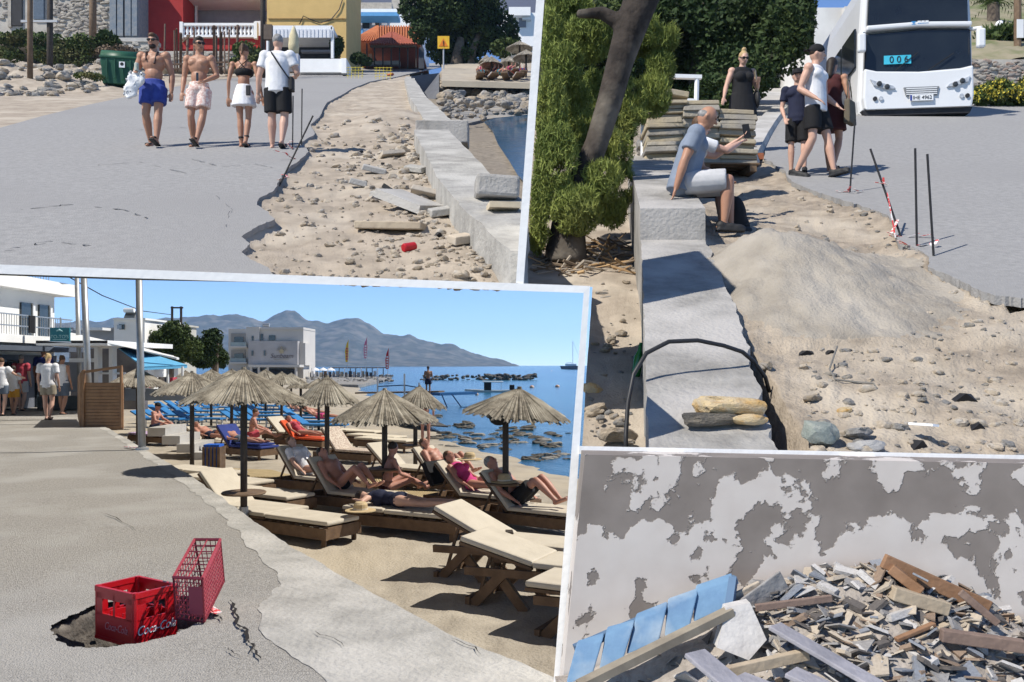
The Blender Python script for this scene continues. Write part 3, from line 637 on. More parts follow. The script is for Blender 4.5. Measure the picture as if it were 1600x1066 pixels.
stw = thing('low_stone_wall', 'low stone retaining wall behind the rusty iron bars', 'wall', at(330, 108, 58)); part(245, 80, 405, 108, 60, 1.0, stn, 'core', stw); stones(stw, 247, 82, 403, 107, 60, 130, (stA, stB, stA), (3,6), seed=13)
fr_ = thing('rusty_bar_fence', 'rows of rusty iron bars standing before the red house', 'fence', at(335, 112, 52))
for u, vt, vb in ((257,38,80),(273,48,110),(277,45,112),(282,52,108),(292,56,104),(303,44,108),(316,60,110),(334,40,116),(343,44,115),(346,50,116),(351,50,115),(357,47,114),(370,40,108),(312,58,112),(338,56,116)):
    b = at(u, vb, 52+R.uniform(-2,3))-fr_.location; a = at(u+R.uniform(-1.5,1.5), vt, 53)-fr_.location; obj('bar', MB().tube([b, a], .055 if u % 2 else .085, 6), rust, fr_)
obj('rail', MB().bar(at(265, 101, 52)-fr_.location, at(362, 97, 52)-fr_.location, .09), rust, fr_); obj('rail', MB().bar(at(270, 108, 51.6)-fr_.location, at(350, 104, 52)-fr_.location, .08), rust, fr_); obj('brace', MB().bar(at(285, 66, 52)-fr_.location, at(297, 55, 52)-fr_.location, .08), wood, fr_)
for i in range(26): p = g1(R.uniform(255, 365), R.uniform(112, 119)); tag(rock(p, R.uniform(3,6)/F*p.y, rockA, None, 'stone'), 'tan stone lying along the road below the rusty bars', 'stone', 'stones below the rusty bars')
pt = at(411, 108, 55); pp = thing('utility_pole', 'dark wooden pole between red house and white awning', 'pole', pt); obj('shaft', MB().tube([(0,0,-.5),(0,0,9)], [.17,.14], 10), woodd, pp, smooth=True); obj('meter_box', MB().box((.35,-.1,2.2), (.5,.3,.9)), M('brown_box', (.12,.09,.07), None, 5, .7), pp)
yel = M('ochre_render', (.62,.43,.17), (.56,.385,.15), 1.0, .85, .1, 18); yh = thing('yellow_house', 'ochre yellow house above the white awning', 'house', at(478, 95, 70))
part(417, -70, 541, 95, 72, 7, yel, 'wall', yh); obj('cable', MB().tube([at(u, v, 71.9)-yh.location for u, v in ((468,38),(474,25),(484,30),(500,36),(518,30),(530,15),(535,0))], .04, 5), black, yh)
part(418, 28, 540, 29.2, 72, .1, M('ochre_line', (.5,.34,.14), None, 3, .8), 'string_course', yh, Yoff=-.12)
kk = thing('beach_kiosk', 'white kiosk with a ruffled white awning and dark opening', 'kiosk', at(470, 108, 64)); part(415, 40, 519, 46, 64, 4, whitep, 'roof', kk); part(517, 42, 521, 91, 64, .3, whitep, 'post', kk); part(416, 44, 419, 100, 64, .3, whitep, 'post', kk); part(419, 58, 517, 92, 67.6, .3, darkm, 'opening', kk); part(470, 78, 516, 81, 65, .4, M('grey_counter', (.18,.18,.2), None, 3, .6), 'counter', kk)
fl = MB()
for u in range(419, 517, 3): fl.box(at(u+1.5, 52.5, 63.9+.05*((u//3) % 2))-kk.location, (3.2/F*64, .05, 13/F*64))
obj('valance', fl, M('awning_cloth', (.72,.73,.76), (.60,.62,.67), 9, .8), kk)
lw = thing('white_low_wall', 'low whitewashed wall at the road bend below the kiosk', 'wall', at(503, 113, 61)); part(464, 92, 540, 113, 61, .6, white, 'wall', lw); part(533, 91, 541, 114, 61, 2, white, 'end_pier', lw, Yoff=-.1)
um = thing('closed_parasol', 'closed cream parasol standing before the kiosk', 'parasol', at(459, 110, 58)); obj('canopy', MB().lathe([(.05,1.0),(.32,1.1),(.36,1.6),(.30,2.2),(.10,2.75),(.02,2.9)], 12), M('cream_canvas', (.62,.55,.36), (.5,.44,.28), 5, .9, .5, 8), um, smooth=True); obj('pole', MB().tube([(0,0,0),(0,0,2.9)], .04, 8), steel, um); obj('base', MB().box((0,0,.5), (.7,.5,1.0)), M('pale_base', (.5,.52,.58), None, 3, .8), um)
for cl, lab in (([((524,76),10,20),((530,70),8,14)], 'green shrub at the corner of the kiosk'), ([((560,92),14,9),((572,96),10,7)], 'low green shrub in front of the tiled taverna')):
    Y = 66; cs = [(at(u, v, Y), (ru/F*Y, ru/F*Y, rv/F*Y)) for (u, v), ru, rv in cl]; tb = thing('shrub', lab, 'shrub', at(cl[0][0][0], 100, Y)); lc = leafcloud(cs, 2200, .12, 5); lc.v = [tuple(Vector(p)-tb.location) for p in lc.v]; obj('foliage', plain(lc, 'foliage'), leafB, tb); obj('stem', MB().tube([(0,0,-.2),(0,0,.8)], .06, 6), bark, tb)
bh = thing('blue_trim_house', 'white house with sky blue roof edge and balcony panel', 'house', at(590, 80, 100)); skyb = M('sky_blue_paint', (.12,.36,.66), (.10,.31,.58), 2, .6)
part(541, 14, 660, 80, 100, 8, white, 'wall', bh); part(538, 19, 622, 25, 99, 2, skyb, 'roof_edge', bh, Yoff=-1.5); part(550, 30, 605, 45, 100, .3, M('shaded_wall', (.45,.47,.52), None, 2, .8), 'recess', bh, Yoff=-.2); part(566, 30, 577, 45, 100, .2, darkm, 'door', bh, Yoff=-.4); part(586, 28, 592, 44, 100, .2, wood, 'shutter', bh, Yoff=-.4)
part(541, 45, 605, 62, 98.5, .3, white, 'balcony', bh); part(552, 45, 567, 60, 98.2, .2, skyb, 'balcony_panel', bh); part(560, 4, 612, 19, 102, 4, stA, 'roof_room', bh); part(536, -60, 560, 14, 108, 3, stA, 'upper_wall', bh); part(612, -60, 650, 16, 108, 3, M('pale_tan', (.5,.46,.4), None, 2, .8), 'upper_wall', bh)
tv = thing('tiled_taverna', 'open taverna with an orange tiled roof on dark posts', 'taverna', at(600, 106, 82)); tile = M('orange_tiles', (.50,.17,.065), (.40,.13,.05), 4, .8, .5, 6); tiler = M('red_tiles', (.36,.10,.06), (.28,.08,.05), 4, .8, .5, 6)
def hip(u0, u1, ve, vt, ua, ub, Y, dep, m, nm):
    a, b = at(u0, ve, Y), at(u1, ve, Y); c, d = at(ua, vt, Y+dep/2), at(ub, vt, Y+dep/2); L = tv.location; up_ = Vector((0,dep,0))
    o = obj(nm, MB().add([a-L, b-L, b+up_-L, a+up_-L, c-L, d-L], [(0,1,5,4),(1,2,5),(2,3,4,5),(3,0,4),(0,3,2,1)]), m, tv)
    rr = MB(); n = int((u1-u0)/4)
    for i in range(n+1):
        s = i/n; p0 = a.lerp(b, s); p1 = c.lerp(d, max(0, min(1, ((u0+(u1-u0)*s)-ua)/max(1, ub-ua)))); p1 = p0.lerp(p1, .98); rr.tube([p0-L+Vector((0,-.05,.05)), p1-L+Vector((0,-.03,.08))], .09, 5)
    obj('tile_ridges', rr, m, o)
hip(547, 655, 66, 42, 590, 650, 84, 9, tile, 'upper_roof'); hip(578, 652, 70, 52, 611, 614, 79.5, 6, tiler, 'front_roof')
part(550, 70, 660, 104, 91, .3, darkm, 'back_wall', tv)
for u in (552, 573, 585, 598, 611, 624, 637, 650): part(u-.9, 68, u+.9, 106, 80, .2, woodd, 'post', tv)
part(552, 95, 625, 101, 81, .5, stA, 'low_wall', tv); part(578, 71, 650, 73, 79.6, .3, wood, 'eaves_beam', tv)
for i in range(7): u = 556+i*10; part(u, 84, u+5, 95, 86, .5, CL[R.choice(('white','denim','maroon','khaki'))], 'furniture', tv)
# van
vp = g1(640, 107); vY = vp.y; s = vY/F
vt_ = thing('white_pickup', 'white pickup truck parked by the tiled taverna', 'truck', at(640, 107, vY-2), .0); Vv = lambda u, v, o=0: at(u, v, vY-2+o)-vt_.location
def vbox(u0, v0, u1, v1, o, d, m, nm, p=None, bev=.03): 
    a = Vv(u0, v1, o); b = Vv(u1, v0, o); return obj(nm, MB().box(((a.x+b.x)/2, o+d/2, (a.z+b.z)/2), (b.x-a.x, d, b.z-a.z)), m, p or vt_, bevel=bev)
vbox(626, 87, 654, 102, 0, 3.6, whitep, 'body'); vbox(629, 78, 652, 88, 1.2, 1.8, whitep, 'cab'); vbox(631, 79.5, 650, 87, 1.1, .12, glass, 'windscreen'); vbox(629, 92, 634, 95, -.06, .1, M('lamp_glass', (.7,.7,.65), None, 3, .2), 'headlight'); vbox(646, 92, 651, 95, -.06, .1, MATS['lamp_glass'], 'headlight'); vbox(635, 92, 645, 95, -.06, .1, darkm, 'grille'); vbox(626, 97, 654, 101, -.12, .2, M('grey_bumper', (.2,.2,.21), None, 3, .5), 'bumper'); vbox(635, 98, 645, 101, -.16, .06, whitep, 'licence_plate')
for u in (627, 648): vbox(u, 100, u+5, 107, .3, .7, black, 'wheel')
cr = thing('dark_car', 'dark car parked left of the white pickup', 'car', at(620, 106, vY)); part(612, 92, 627, 103, vY, 3, M('dark_car_paint', (.03,.035,.04), None, 3, .25), 'body', cr, bevel=.15); part(614, 87, 626, 93, vY, 2, glass, 'cabin', cr, bevel=.12, Yoff=.6)
for u in (613, 622): part(u, 101, u+4, 106.5, vY, .6, black, 'wheel', cr)
mbk = thing('motorbike', 'dark motorbike parked in front of the dark car', 'motorbike', at(606, 106, vY-3)); sM = (vY-3)/F
for dx in (-.45, .5): obj('wheel', MB().tube([(dx,-.05,.3),(dx,.05,.3)], .3, 14), black, mbk)
obj('frame', MB().bar((-.5,0,.35),(.45,0,.75),.14).bar((.45,0,.75),(.5,0,.3),.08), darkm, mbk); obj('seat', MB().box((-.2,0,.78), (.7,.22,.12)), black, mbk, bevel=.03); obj('handlebar', MB().bar((.35,-.3,1.0),(.35,.3,1.0),.05).bar((.42,0,.7),(.35,0,1.0),.05), steel, mbk)
gz = thing('gate_pillar', 'dark gate panel beside the white pickup', 'gate', at(657, 106, 80)); part(654, 76, 662, 107, 80, .5, M('dark_gate', (.06,.065,.08), None, 2, .7), 'panel', gz); part(655, 74, 661, 76, 80, .55, M('dark_gate', (.06,.065,.08)), 'cap_piece', gz)
sg = thing('warning_sign', 'yellow triangular warning sign before the dark tree', 'sign', at(693, 104, 58)); c = at(693, 68, 58)-sg.location; 
obj('post', MB().tube([(0,0,-.4),(0,0,c.z)], .05, 8), steel, sg); tri = [c+Vector((x*.30,-.05,z*.30)) for x, z in ((-1,-.75),(1,-.75),(0,1))]; obj('backing', MB().prism([c+Vector((x,-.08,z)) for x, z in ((-.38,-.36),(.38,-.36),(.38,.45),(-.38,.45))], (0,.03,0)), M('sign_yellow', (.75,.45,.03), None, 3, .6), sg)
tf = obj('triangle', MB().prism([p+Vector((0,-.05,0)) for p in tri], (0,.015,0)), M('sign_orange', (.70,.20,.02), None, 3, .6), sg); obj('mark', MB().box(c+Vector((0,-.13,.02)), (.05,.02,.22)).box(c+Vector((0,-.13,-.15)), (.05,.02,.05)), black, sg)
for u0, v0 in ((556,115),(600,116)):
    b = thing('yellow_net', ('left' if u0 < 580 else 'right')+' scrap of yellow warning net at the far road edge', 'net', g1(u0, v0+8)); o = MB()
    for k in range(5): o.tube([(k*.22-.5,0,0),(k*.22-.48,.05,.75)], .018, 4)
    for k in range(4): o.tube([(-.6,0,.18+k*.17),(.5,0,.16+k*.18)], .015, 4)
    obj('mesh', o, M('yellow_net', (.65,.52,.05), None, 4, .7), b)
tag(rock(g1(610, 119)+Vector((0,0,.1)), .3, M('orange_sack', (.55,.15,.06), (.45,.1,.04), 6, .8), None, 'orange_sack'), 'orange sack lying at the far road edge', 'sack')
# big tree and the sun beach at the upper right
tr = thing('tamarisk_tree', 'large dark green tree at the road bend', 'tree', at(715, 112, 66)); Y = 66; Lc = tr.location
obj('trunk', MB().tube([at(712, 116, Y)-Lc, at(714, 95, Y)-Lc, at(720, 60, Y)-Lc], [.55,.45,.3], 10).tube([at(735, 112, Y)-Lc, at(738, 80, Y)-Lc, at(750, 50, Y)-Lc], [.3,.28,.2], 8), bark, tr, smooth=True)
cs = [(at(u, v, Y+R.uniform(-2,2))-Lc, (ru/F*Y, ru/F*Y, rv/F*Y)) for u, v, ru, rv in ((650,15,28,26),(675,30,34,32),(700,10,40,34),(715,50,30,36),(690,75,26,24),(740,30,34,30),(755,65,36,22),(780,45,32,24),(790,75,24,14),(735,90,26,16),(765,15,30,22),(720,-20,60,26),(800,62,14,10),(700,92,18,14),(660,50,22,18))]
obj('crown', plain(leafcloud(cs, 42000, .17, 8), 'crown'), leafB, tr)
wh2 = thing('white_modern_house', 'white flat roofed house behind the big tree', 'house', at(810, 72, 96)); part(782, 20, 844, 72, 96, 6, white, 'wall', wh2); part(795, 11, 829, 24, 95, 4, white, 'upper_storey', wh2); part(811, 25, 822, 42, 95.8, .3, M('grey_window', (.20,.22,.26), None, 3, .4), 'window', wh2); part(816, 27, 830, 30, 95.4, .6, whitep, 'sill', wh2)
hill = struct(obj('far_hill', MB().prism([at(-900, 40, 170), at(846, 40, 170), at(856, -120, 170), at(-900, -120, 170)], (0,8,0)), M('hazy_hill', (.17,.18,.24), (.14,.15,.2), .05, .95)))
def thatch_parasol(label, base, Hh, rad, poleR=.055, tilt=(0,0), group=None, n=150, seed=0, rise=.42, pole=None, rag=.10):
    r = random.Random(seed); t = thing('thatched_parasol', label, 'parasol', base, 0, group)
    obj('pole', MB().tube([(0,0,-.15),(0,0,Hh-.02)], poleR, 10), pole or woodd, t, smooth=True)
    cn = MB().lathe([(rad*.98, Hh-rise-.005),(rad*.6, Hh-rise*.55),(rad*.12, Hh-.02),(.01, Hh)], 24); cn.f = cn.f[:-2]
    cano = obj('canopy', cn, thatch, t)
    st = MB()
    for i in range(n):
        a = 2*pi*i/n+r.uniform(-.03,.03); L = rad*r.uniform(.97, 1+rag); w = rad*.034*r.uniform(.7,1.3); c_, s_ = cos(a), sin(a); o = r.uniform(.0,.03)
        p = [(.05, Hh+.02+o), (rad*.5, Hh-rise*.50+.03+o), (L, Hh-rise*(L/rad)-r.uniform(.0,.05)+o)]
        vs = []
        for (rr, z), ww in zip(p, (w*.25, w*.8, w)):
            c0 = Vector((c_*rr, s_*rr, z)); sd = Vector((-s_, c_, 0)); vs += [c0-sd*ww, c0+Vector((0,0,ww*.7)), c0+sd*ww]
        st.add(vs, [(0,1,4,3),(1,2,5,4),(3,4,7,6),(4,5,8,7)])
    obj('straw', plain(st, 'straw'), thatch, cano); cano.rotation_euler = (tilt[0], tilt[1], 0)
    cp = obj('top_knot', MB().tube([(0,0,Hh-.05),(0,0,Hh+.09)], [.07,.03], 8), thatch, cano)
    return t
for i, (u, vb, vt) in enumerate(((768,118,90),(822,116,80),(795,122,90),(812,112,66),(760,112,88))):
    Y = 48+i*2; b = at(u, vb+4, Y); thatch_parasol('small thatched parasol over the crowded sunbeds beyond the rocks', b, (vb+4-vt)/F*Y, (.62,.75,.62,.8,.5)[i], group='parasols beyond the rocks', seed=i, n=60)
bt = struct(obj('far_beach', MB().prism([at(690, 126, 46), at(838, 130, 46), at(841, 96, 66), at(690, 100, 66)], (0,0,-.3)), sandb))
cols = ('royal','orange','teal','white','pink','coral')
for i in range(11):
    u = 750+i*6.6; Y = 47+(i % 3); b = at(u, 124-(i % 3)*3, Y); sb = thing('sunbed', 'sunbed with a %s towel, %s from the left under the far parasols' % (('dark blue','orange','teal','white','pink','coral')[i % 6], ('first','second','third','fourth','fifth','sixth','seventh','eighth','ninth','tenth','eleventh')[i]), 'sunbed', b, R.uniform(-.4,.4), 'sunbeds beyond the rocks'); sb.scale = (.75,.75,.75); obj('frame', MB().box((0,0,.25), (.5,1.5,.1)).bar((0,.6,.3),(0,1.0,.55),.5,.06), wood, sb); obj('towel', MB().box((0,.1,.33), (.48,1.2,.05)), CL[cols[i % 6]], sb)
    if i % 2 == 0: person('sunbather lying on a sunbed beyond the rocks', b+Vector((0,-.3,.46)), 0, 1.7, None, [('trunks', cols[(i+2) % 6], .4)], 'red', 'brown', vox=.03, M4=(1.45, 0, R.uniform(2.6,3.6)), group='sunbathers beyond the rocks', feet=None, face=False)
# ================================================================ added white dividers where the four views meet, with unseen supports
COL[0] = C_UP
wt = thing('view_dividers', 'added white dividers between the four views', 'terrace', at(872, 1090, 4.0))
def wedge(px, Y, depth, name):
    c = Vector((0,0,EYE)); P = [at(u, v, Y) for u, v in px]; mid = sum(P, Vector())/len(P); d = (mid-c).normalized()*depth
    obj(name, MB().prism([p-wt.location for p in P], d), white, wt)
wedge([(-120,409),(922,447),(915,458),(-120,424)], 5.85, .5, 'divider_beam')
wedge([(842,-60),(855,-60),(818,444),(806,442)], 5.86, 1.2, 'divider_upright')
wedge([(912,457),(922,446),(880,1090),(863,1090)], 4.0, .55, 'pier')  # added upright divider at the right side of the beach view
wedge([(905,697),(1680,713),(1680,725),(904,709.5)], 3.99, .5, 'divider_beam')
wedge([(-140,409),(-120,409),(-120,1000),(-140,1000)], 5.87, .5, 'divider_support')
wedge([(1680,713),(1700,713),(1700,1090),(1680,1090)], 4.03, .5, 'divider_support')
# ================================================================ the climbing road, right half
COL[0] = C_UP
def uL2(v): return u12(v)+4 if v < 446 else 922-17*(v-447)/250+4
LE2 = [(60,985),(258,981),(330,996),(400,1003),(700,1014),(720,1015)]
RE2 = [(104,1180),(185,1182),(250,1196),(268,1225),(280,1232),(290,1248),(300,1272),(312,1310),(322,1345),(335,1380),(350,1402),(368,1398),(380,1404),(392,1438),(404,1452),(418,1448),(426,1470),(436,1492),(446,1512),(456,1530),(464,1556),(470,1620),(476,1760)]
heap = g2(1195, 440); crack = [(520,1160),(560,1182),(600,1200),(650,1225),(700,1248)]
def zg2(x, Y):
    v = Z2+H2*F/Y; u = 800+x/Y*F; zz = z2(Y)-.03+.05*fbm(x, Y, 1.6)+.022*fbm(x, Y, 6)+.010*fbm(x, Y, 17)
    er = poly_interp(RE2, v)
    zz -= .07*min(1, (er-u)/40) if u < er else .09*min(1, (u-er)/12)
    if v > 505:
        cu = poly_interp(crack, v); w = 8+(v-505)*.12; q = abs(u-cu)/w
        if q < 1.6: zz -= .40*max(0, 1-(q/1.6)**4)
        zz -= .05
    return max(zz, EYE-(703+.0206*(u-905)-HZ)/F*Y)
def heap2(x, Y):
    hx = g2(1185, 412); d2 = ((x-hx.x-.12)/(.50 if x < hx.x+.12 else .95))**2+((Y-hx.y)/(.85 if Y > hx.y else 1.15))**2
    h = .40*math.exp(-d2*1.15)*(1+.10*fbm(x, Y, 2.2))+.012*fbm(x, Y, 9)-.035
    u = 800+x/Y*F; v = Z2+H2*F/Y
    if u < poly_interp(LE2, v)+14 or u > poly_interp(RE2, v)-4: return None
    return zg2(x, Y)+h
def x2(t, Y):
    v = Z2+H2*F/Y; a = (poly_interp(LE2, v)+8-800)/F*Y; b = .80*Y; return a+(b-a)*t
struct(grid('sandy_shoulder', M('stony_dirt', (.40,.335,.26), (.24,.20,.155), 6.0, .95, .8, 50, c3=(.46,.40,.32), s3_=1.2), geo(4.04, 70, 240), lin(0, 1, 240), zg2, xf=x2))
struct(grid('sand_heap', M('grey_sand', (.34,.305,.255), (.25,.222,.185), 4.0, .95, .7, 45, c3=(.38,.345,.295), s3_=.9), geo(4.9, 12.5, 130), lin(.75, 3.6, 150), heap2, xf=lambda t, Y: t))
edge = rough_edge(RE2, lambda u, v: g2(u, v)+Vector((0,0,.010)), 5, 5.0)
struct(obj('road', MB().prism(edge+[g2(u, v)+Vector((0,0,.010)) for u, v in ((1760,150),(1640,130),(1560,112),(1300,104),(1180,104))], (0,0,-.07)), asph1))
def zb2(x, Y): return z2(Y)-.70+.05*fbm(x, Y, 1.5)+.02*fbm(x, Y, 5)
def xb2(t, Y):
    v = Z2+(H2+.70)*F/Y; a = (uL2(min(v, 697))-800)/F*Y; b = (1030-800)/F*Y; return a+(b-a)*t
struct(grid('lower_beach', sand1, geo(5.72, 40, 130), lin(0, 1, 60), zb2, xf=xb2))
# sea wall with a raised block
w2 = thing('sea_wall', 'weathered concrete sea wall with a raised block the older man sits on', 'wall', g2(1100, 600)); T2 = -w2.location; rows = []
for v in lin(703, 340, 60):
    p = g2(poly_interp(LE2, v), v); r_ = poly_interp([(340,1092),(400,1112),(480,1150),(550,1168),(650,1196),(703,1208)], v); b = g2(r_, v)
    j1 = Vector((.012*fbm(p.y, 3, 5), 0, .010*fbm(p.y, 9, 4))); j2 = Vector((.03*fbm(p.y, 5, 7), 0, .012*fbm(p.y, 2, 6)))
    c = p.lerp(b, .5)+Vector((0,0,.008*fbm(p.y, 6, 5)))
    p = p+j1; b = b+j2; rows.append([p+T2-Vector((0,0,min(1.2, .02+(703-v)*.002*p.y*.3))), p+T2, c+T2, b+T2, b+T2-Vector((0,0,min(.45, .01+(703-v)*.0025)))])
strip('near_wall', rows, concd, w2)
p = g2(984, 375); yb = g2(1000, 262).y; mb = MB()
fl_ = [(poly_interp(LE2, 375)-800)/F*p.y, p.y]; bl = [(981-800)/F*yb, yb]
zt = .30
mb.prism([Vector((fl_[0], p.y, z2(p.y)-.75))+T2, Vector((fl_[0]+.62, p.y, z2(p.y)-.75))+T2, Vector((fl_[0]+.62, p.y, z2(p.y)+zt))+T2, Vector((fl_[0], p.y, z2(p.y)+zt))+T2], Vector((bl[0]-fl_[0], yb-p.y, z2(yb)-z2(p.y)-.12)))
obj('raised_block', mb, concd, w2)
# stones on the wall, boulders and debris
def lay(u, v, pxs, mat, lab, nm='stone', up=.0, cat='stone', grp=None, rot=None, sd=None, low=False):
    q = g2(u, v); s = [k/F*q.y for k in pxs] if hasattr(pxs, '__len__') else pxs/F*q.y
    if low: q = at(u, v, (H2+.68)*F/(v-Z2)); s = [k/F*q.y for k in pxs]
    elif u > 1230 or v < 600: q.z = zg2(q.x, q.y)
    return tag(rock(q+Vector((0,0,up)), s, mat, None, nm, sd, rot), lab, cat, grp)
ylw = M('ochre_stone', (.52,.40,.22), (.46,.38,.27), 3, .9, .5, 14, c3=(.50,.30,.10), s3_=1.4)
lay(1140, 655, (62,40,26), ylw, 'ochre yellow stone lying on the sea wall', up=.06, rot=(0,.05,.2), sd=2)
lay(1110, 668, (54,20,18), rockD, 'dark crusted stone lying in front of the ochre stone', up=.04, rot=(0,0,.1), sd=4)
lay(1170, 668, (34,22,16), ylw, 'flat tan stone at the wall edge beside the ochre stone', up=.04, rot=(0,0,0), sd=5)
lay(1281, 655, (36,26,36), rockP, 'large grey green boulder on the sand beside the wall crack', up=.05, rot=(.2,.1,.4), sd=1)
lay(1340, 640, (32,22,17), rockG, 'brownish boulder behind the grey boulder', up=.02, sd=3); lay(1355, 660, (36,24,20), M('smooth_grey_rock', (.36,.355,.345), (.29,.285,.28), 3, .85, .4, 12), 'smooth grey boulder right of the green one', up=.02, sd=6)
lay(1320, 600, (14,12,10), ylw, 'small ochre stone behind the boulders'); lay(1195, 545, (14,12,14), rockA, 'tan stone set in the wall crack'); lay(1270, 582, (26,14,9), rockA, 'flat tan stone behind the green boulder')
lay(965, 680, (50,20,20), rockA, 'tan rock at the beach side of the wall', sd=7, low=True); lay(925, 608, (20,16,18), ylw, 'ochre rock at the left edge of the lower beach', low=True); lay(930, 640, (22,14,14), rockA, 'pale rock below the ochre rock on the lower beach', low=True)
sc2 = thing('loose_rubble', 'small stones and grit scattered over the sandy shoulder before the bus', 'rubble', g2(1350, 560))
for i in range(900):
    v = R.uniform(285, 705); u = R.uniform(1120 if v < 520 else 1255, 1600)
    if u > poly_interp(RE2, v)-8 or (1060 < u < 1330 and 370 < v < 520 and R.random() < .93): continue
    q = g2(u, v); rock(Vector((q.x, q.y, zg2(q.x, q.y)))-sc2.location, R.choice((1.2,1.5,2,2,3,4,5,8,11 if v > 560 else 4))*(.6+v/900)/F*q.y, R.choice((rockT, rockT, rockG)), sc2, 'pebble')
for i in range(70):
    v = R.uniform(400, 690); u = R.uniform(max(uL2(v)+8, 830), 998); q = at(u, v, (H2+.69)*F/(v-Z2)); rock(q-sc2.location, R.choice((2,3,4,6,10))/F*q.y, R.choice((rockA, rockG, rockA)), sc2, 'pebble')
for i, (u, v, w, hh) in enumerate(((1510,588,40,14),(1440,650,34,16),(1262,512,36,9),(1165,325,40,6),(1300,513,20,8),(1360,575,30,6),(1530,632,26,12))):
    q = g2(u, v); q.z = zg2(q.x, q.y)+.06; tag(obj('dark_scrap', MB().prism([(-.5*w/F*q.y,0,0),(-.1*w/F*q.y,-.02,hh/F*q.y),(.3*w/F*q.y,.02,hh*.9/F*q.y),(.5*w/F*q.y,0,0)], (0,.06,.0)), black, None, q-Vector((0,0,.07)), (0,0,R.uniform(-.4,.4))), 'scrap of black membrane on the sand, '+('at the right below the road edge','right of the grey boulders','behind the curled wire','before the pallet of slabs','beside the curled wire','above the boulders','farthest right near the front')[i], 'debris', 'black scraps on the shoulder')
tag(rock(g2(1375, 440)-Vector((0,0,.05)), (.09,.05,.06), whitep, None, 'white_litter'), 'crumpled white plastic below the broken road edge', 'litter'); tag(obj('white_strip', MB().box((0,0,0), (.05,.14,.012)), whitep, None, g2(1443, 645)-Vector((0,0,.06)), (0,.1,.5)), 'short white plastic strip on the sand at right', 'litter')
# black hose arching over the wall
hz_ = [(978,712),(978,680),(981,630),(990,585),(1010,552),(1045,534),(1090,532),(1130,540),(1160,550),(1178,565),(1196,590),(1202,612)]
pts = [at(u, v, 4.75+.05*i) for i, (u, v) in enumerate(hz_)]
tag(obj('black_hose', MB().tube(pts, .0125, 10), M('hose', (.03,.03,.032), None, 3, .45), smooth=True), 'black hose arching up over the sea wall', 'hose')
tag(obj('wire', MB().tube([Vector((g2(u, v).x, g2(u, v).y, zg2(g2(u, v).x, g2(u, v).y)+.01+h)) for u, v, h in ((1308,528,.10),(1296,548,.02),(1305,562,.0),(1340,565,.0),(1365,572,.02),(1385,586,-.04))], .006, 6), M('grey_wire', (.2,.19,.17), None, 3, .6)), 'thin grey wire curling on the sand', 'wire')
bp = at(993, 588, (H2+.68)*F/(588-Z2)); tag(obj('green_bottle', MB().lathe([(.034,0),(.036,.02),(.036,.15),(.015,.20),(.013,.26)], 14), M('green_glass', (.01,.16,.03), None, 3, .15, spec=.6), None, bp, (.1,.15,0), smooth=True), 'green glass bottle standing beside the sea wall', 'bottle')
for i, (a, b, lab) in enumerate((((1336,186),(1327,302),'thin iron rod with tape, left of the four on the road'),((1360,233),(1414,372),'leaning iron rod wound with red tape'),((1430,232),(1433,386),'straight iron rod behind the rightmost one'),((1449,241),(1460,402),'rightmost iron rod in the broken road edge'))):
    q = g2(*b); o = thing('iron_rod', lab, 'rod', q); e = at(a[0], a[1], q.y+(.3 if i == 1 else .05))-q; obj('shaft', MB().tube([(0,0,-.1), e], .0105, 6), black, o)
    if i < 3:
        mb = MB()
        for k in range(6): s_ = Vector((R.uniform(-.12,.14), R.uniform(-.1,.05), .012)); mb.bar(s_, s_+Vector((R.uniform(-.12,.12), R.uniform(-.08,.08), R.uniform(0,.05))), .03, .003)
        if i == 1:
            for k in range(5): mb.bar(e*(.60)+Vector((0,-.01,0)), e*(.62)+Vector((R.uniform(-.09,.09),-.02,R.uniform(-.05,.05))), .025, .003)
            mb.bar(e*.2, e*.03+Vector((-.12,0,.02)), .03, .003); mb.bar(e*.5, Vector((-.10,-.02,.0)), .012, .003)
        obj('tape', mb, tape, o)
# ---- driftwood at the foot of the tree
dw = thing('driftwood_heap', 'heap of dry reeds and driftwood under the tamarisk', 'driftwood', at(900, 405, 9.6)); 
for i in range(130):
    u = R.uniform(838, 980); v = R.uniform(378, 432); Y = (H2+.68)*F/(v-Z2); a = at(u, v, Y)-dw.location; L = R.uniform(.06,.42); d = Vector((R.uniform(-1,1), R.uniform(-.5,.5), R.uniform(-.15,.35))).normalized()
    obj('stick', MB().tube([a-d*L*.5+Vector((0,0,.03)), a+d*L*.5+Vector((0,0,.05))], R.uniform(.006,.02), 5), R.choice((M('dry_reed', (.46,.31,.16), (.36,.23,.12), 6, .85), dry, M('grey_drift', (.36,.31,.25), None, 6, .85))), dw)
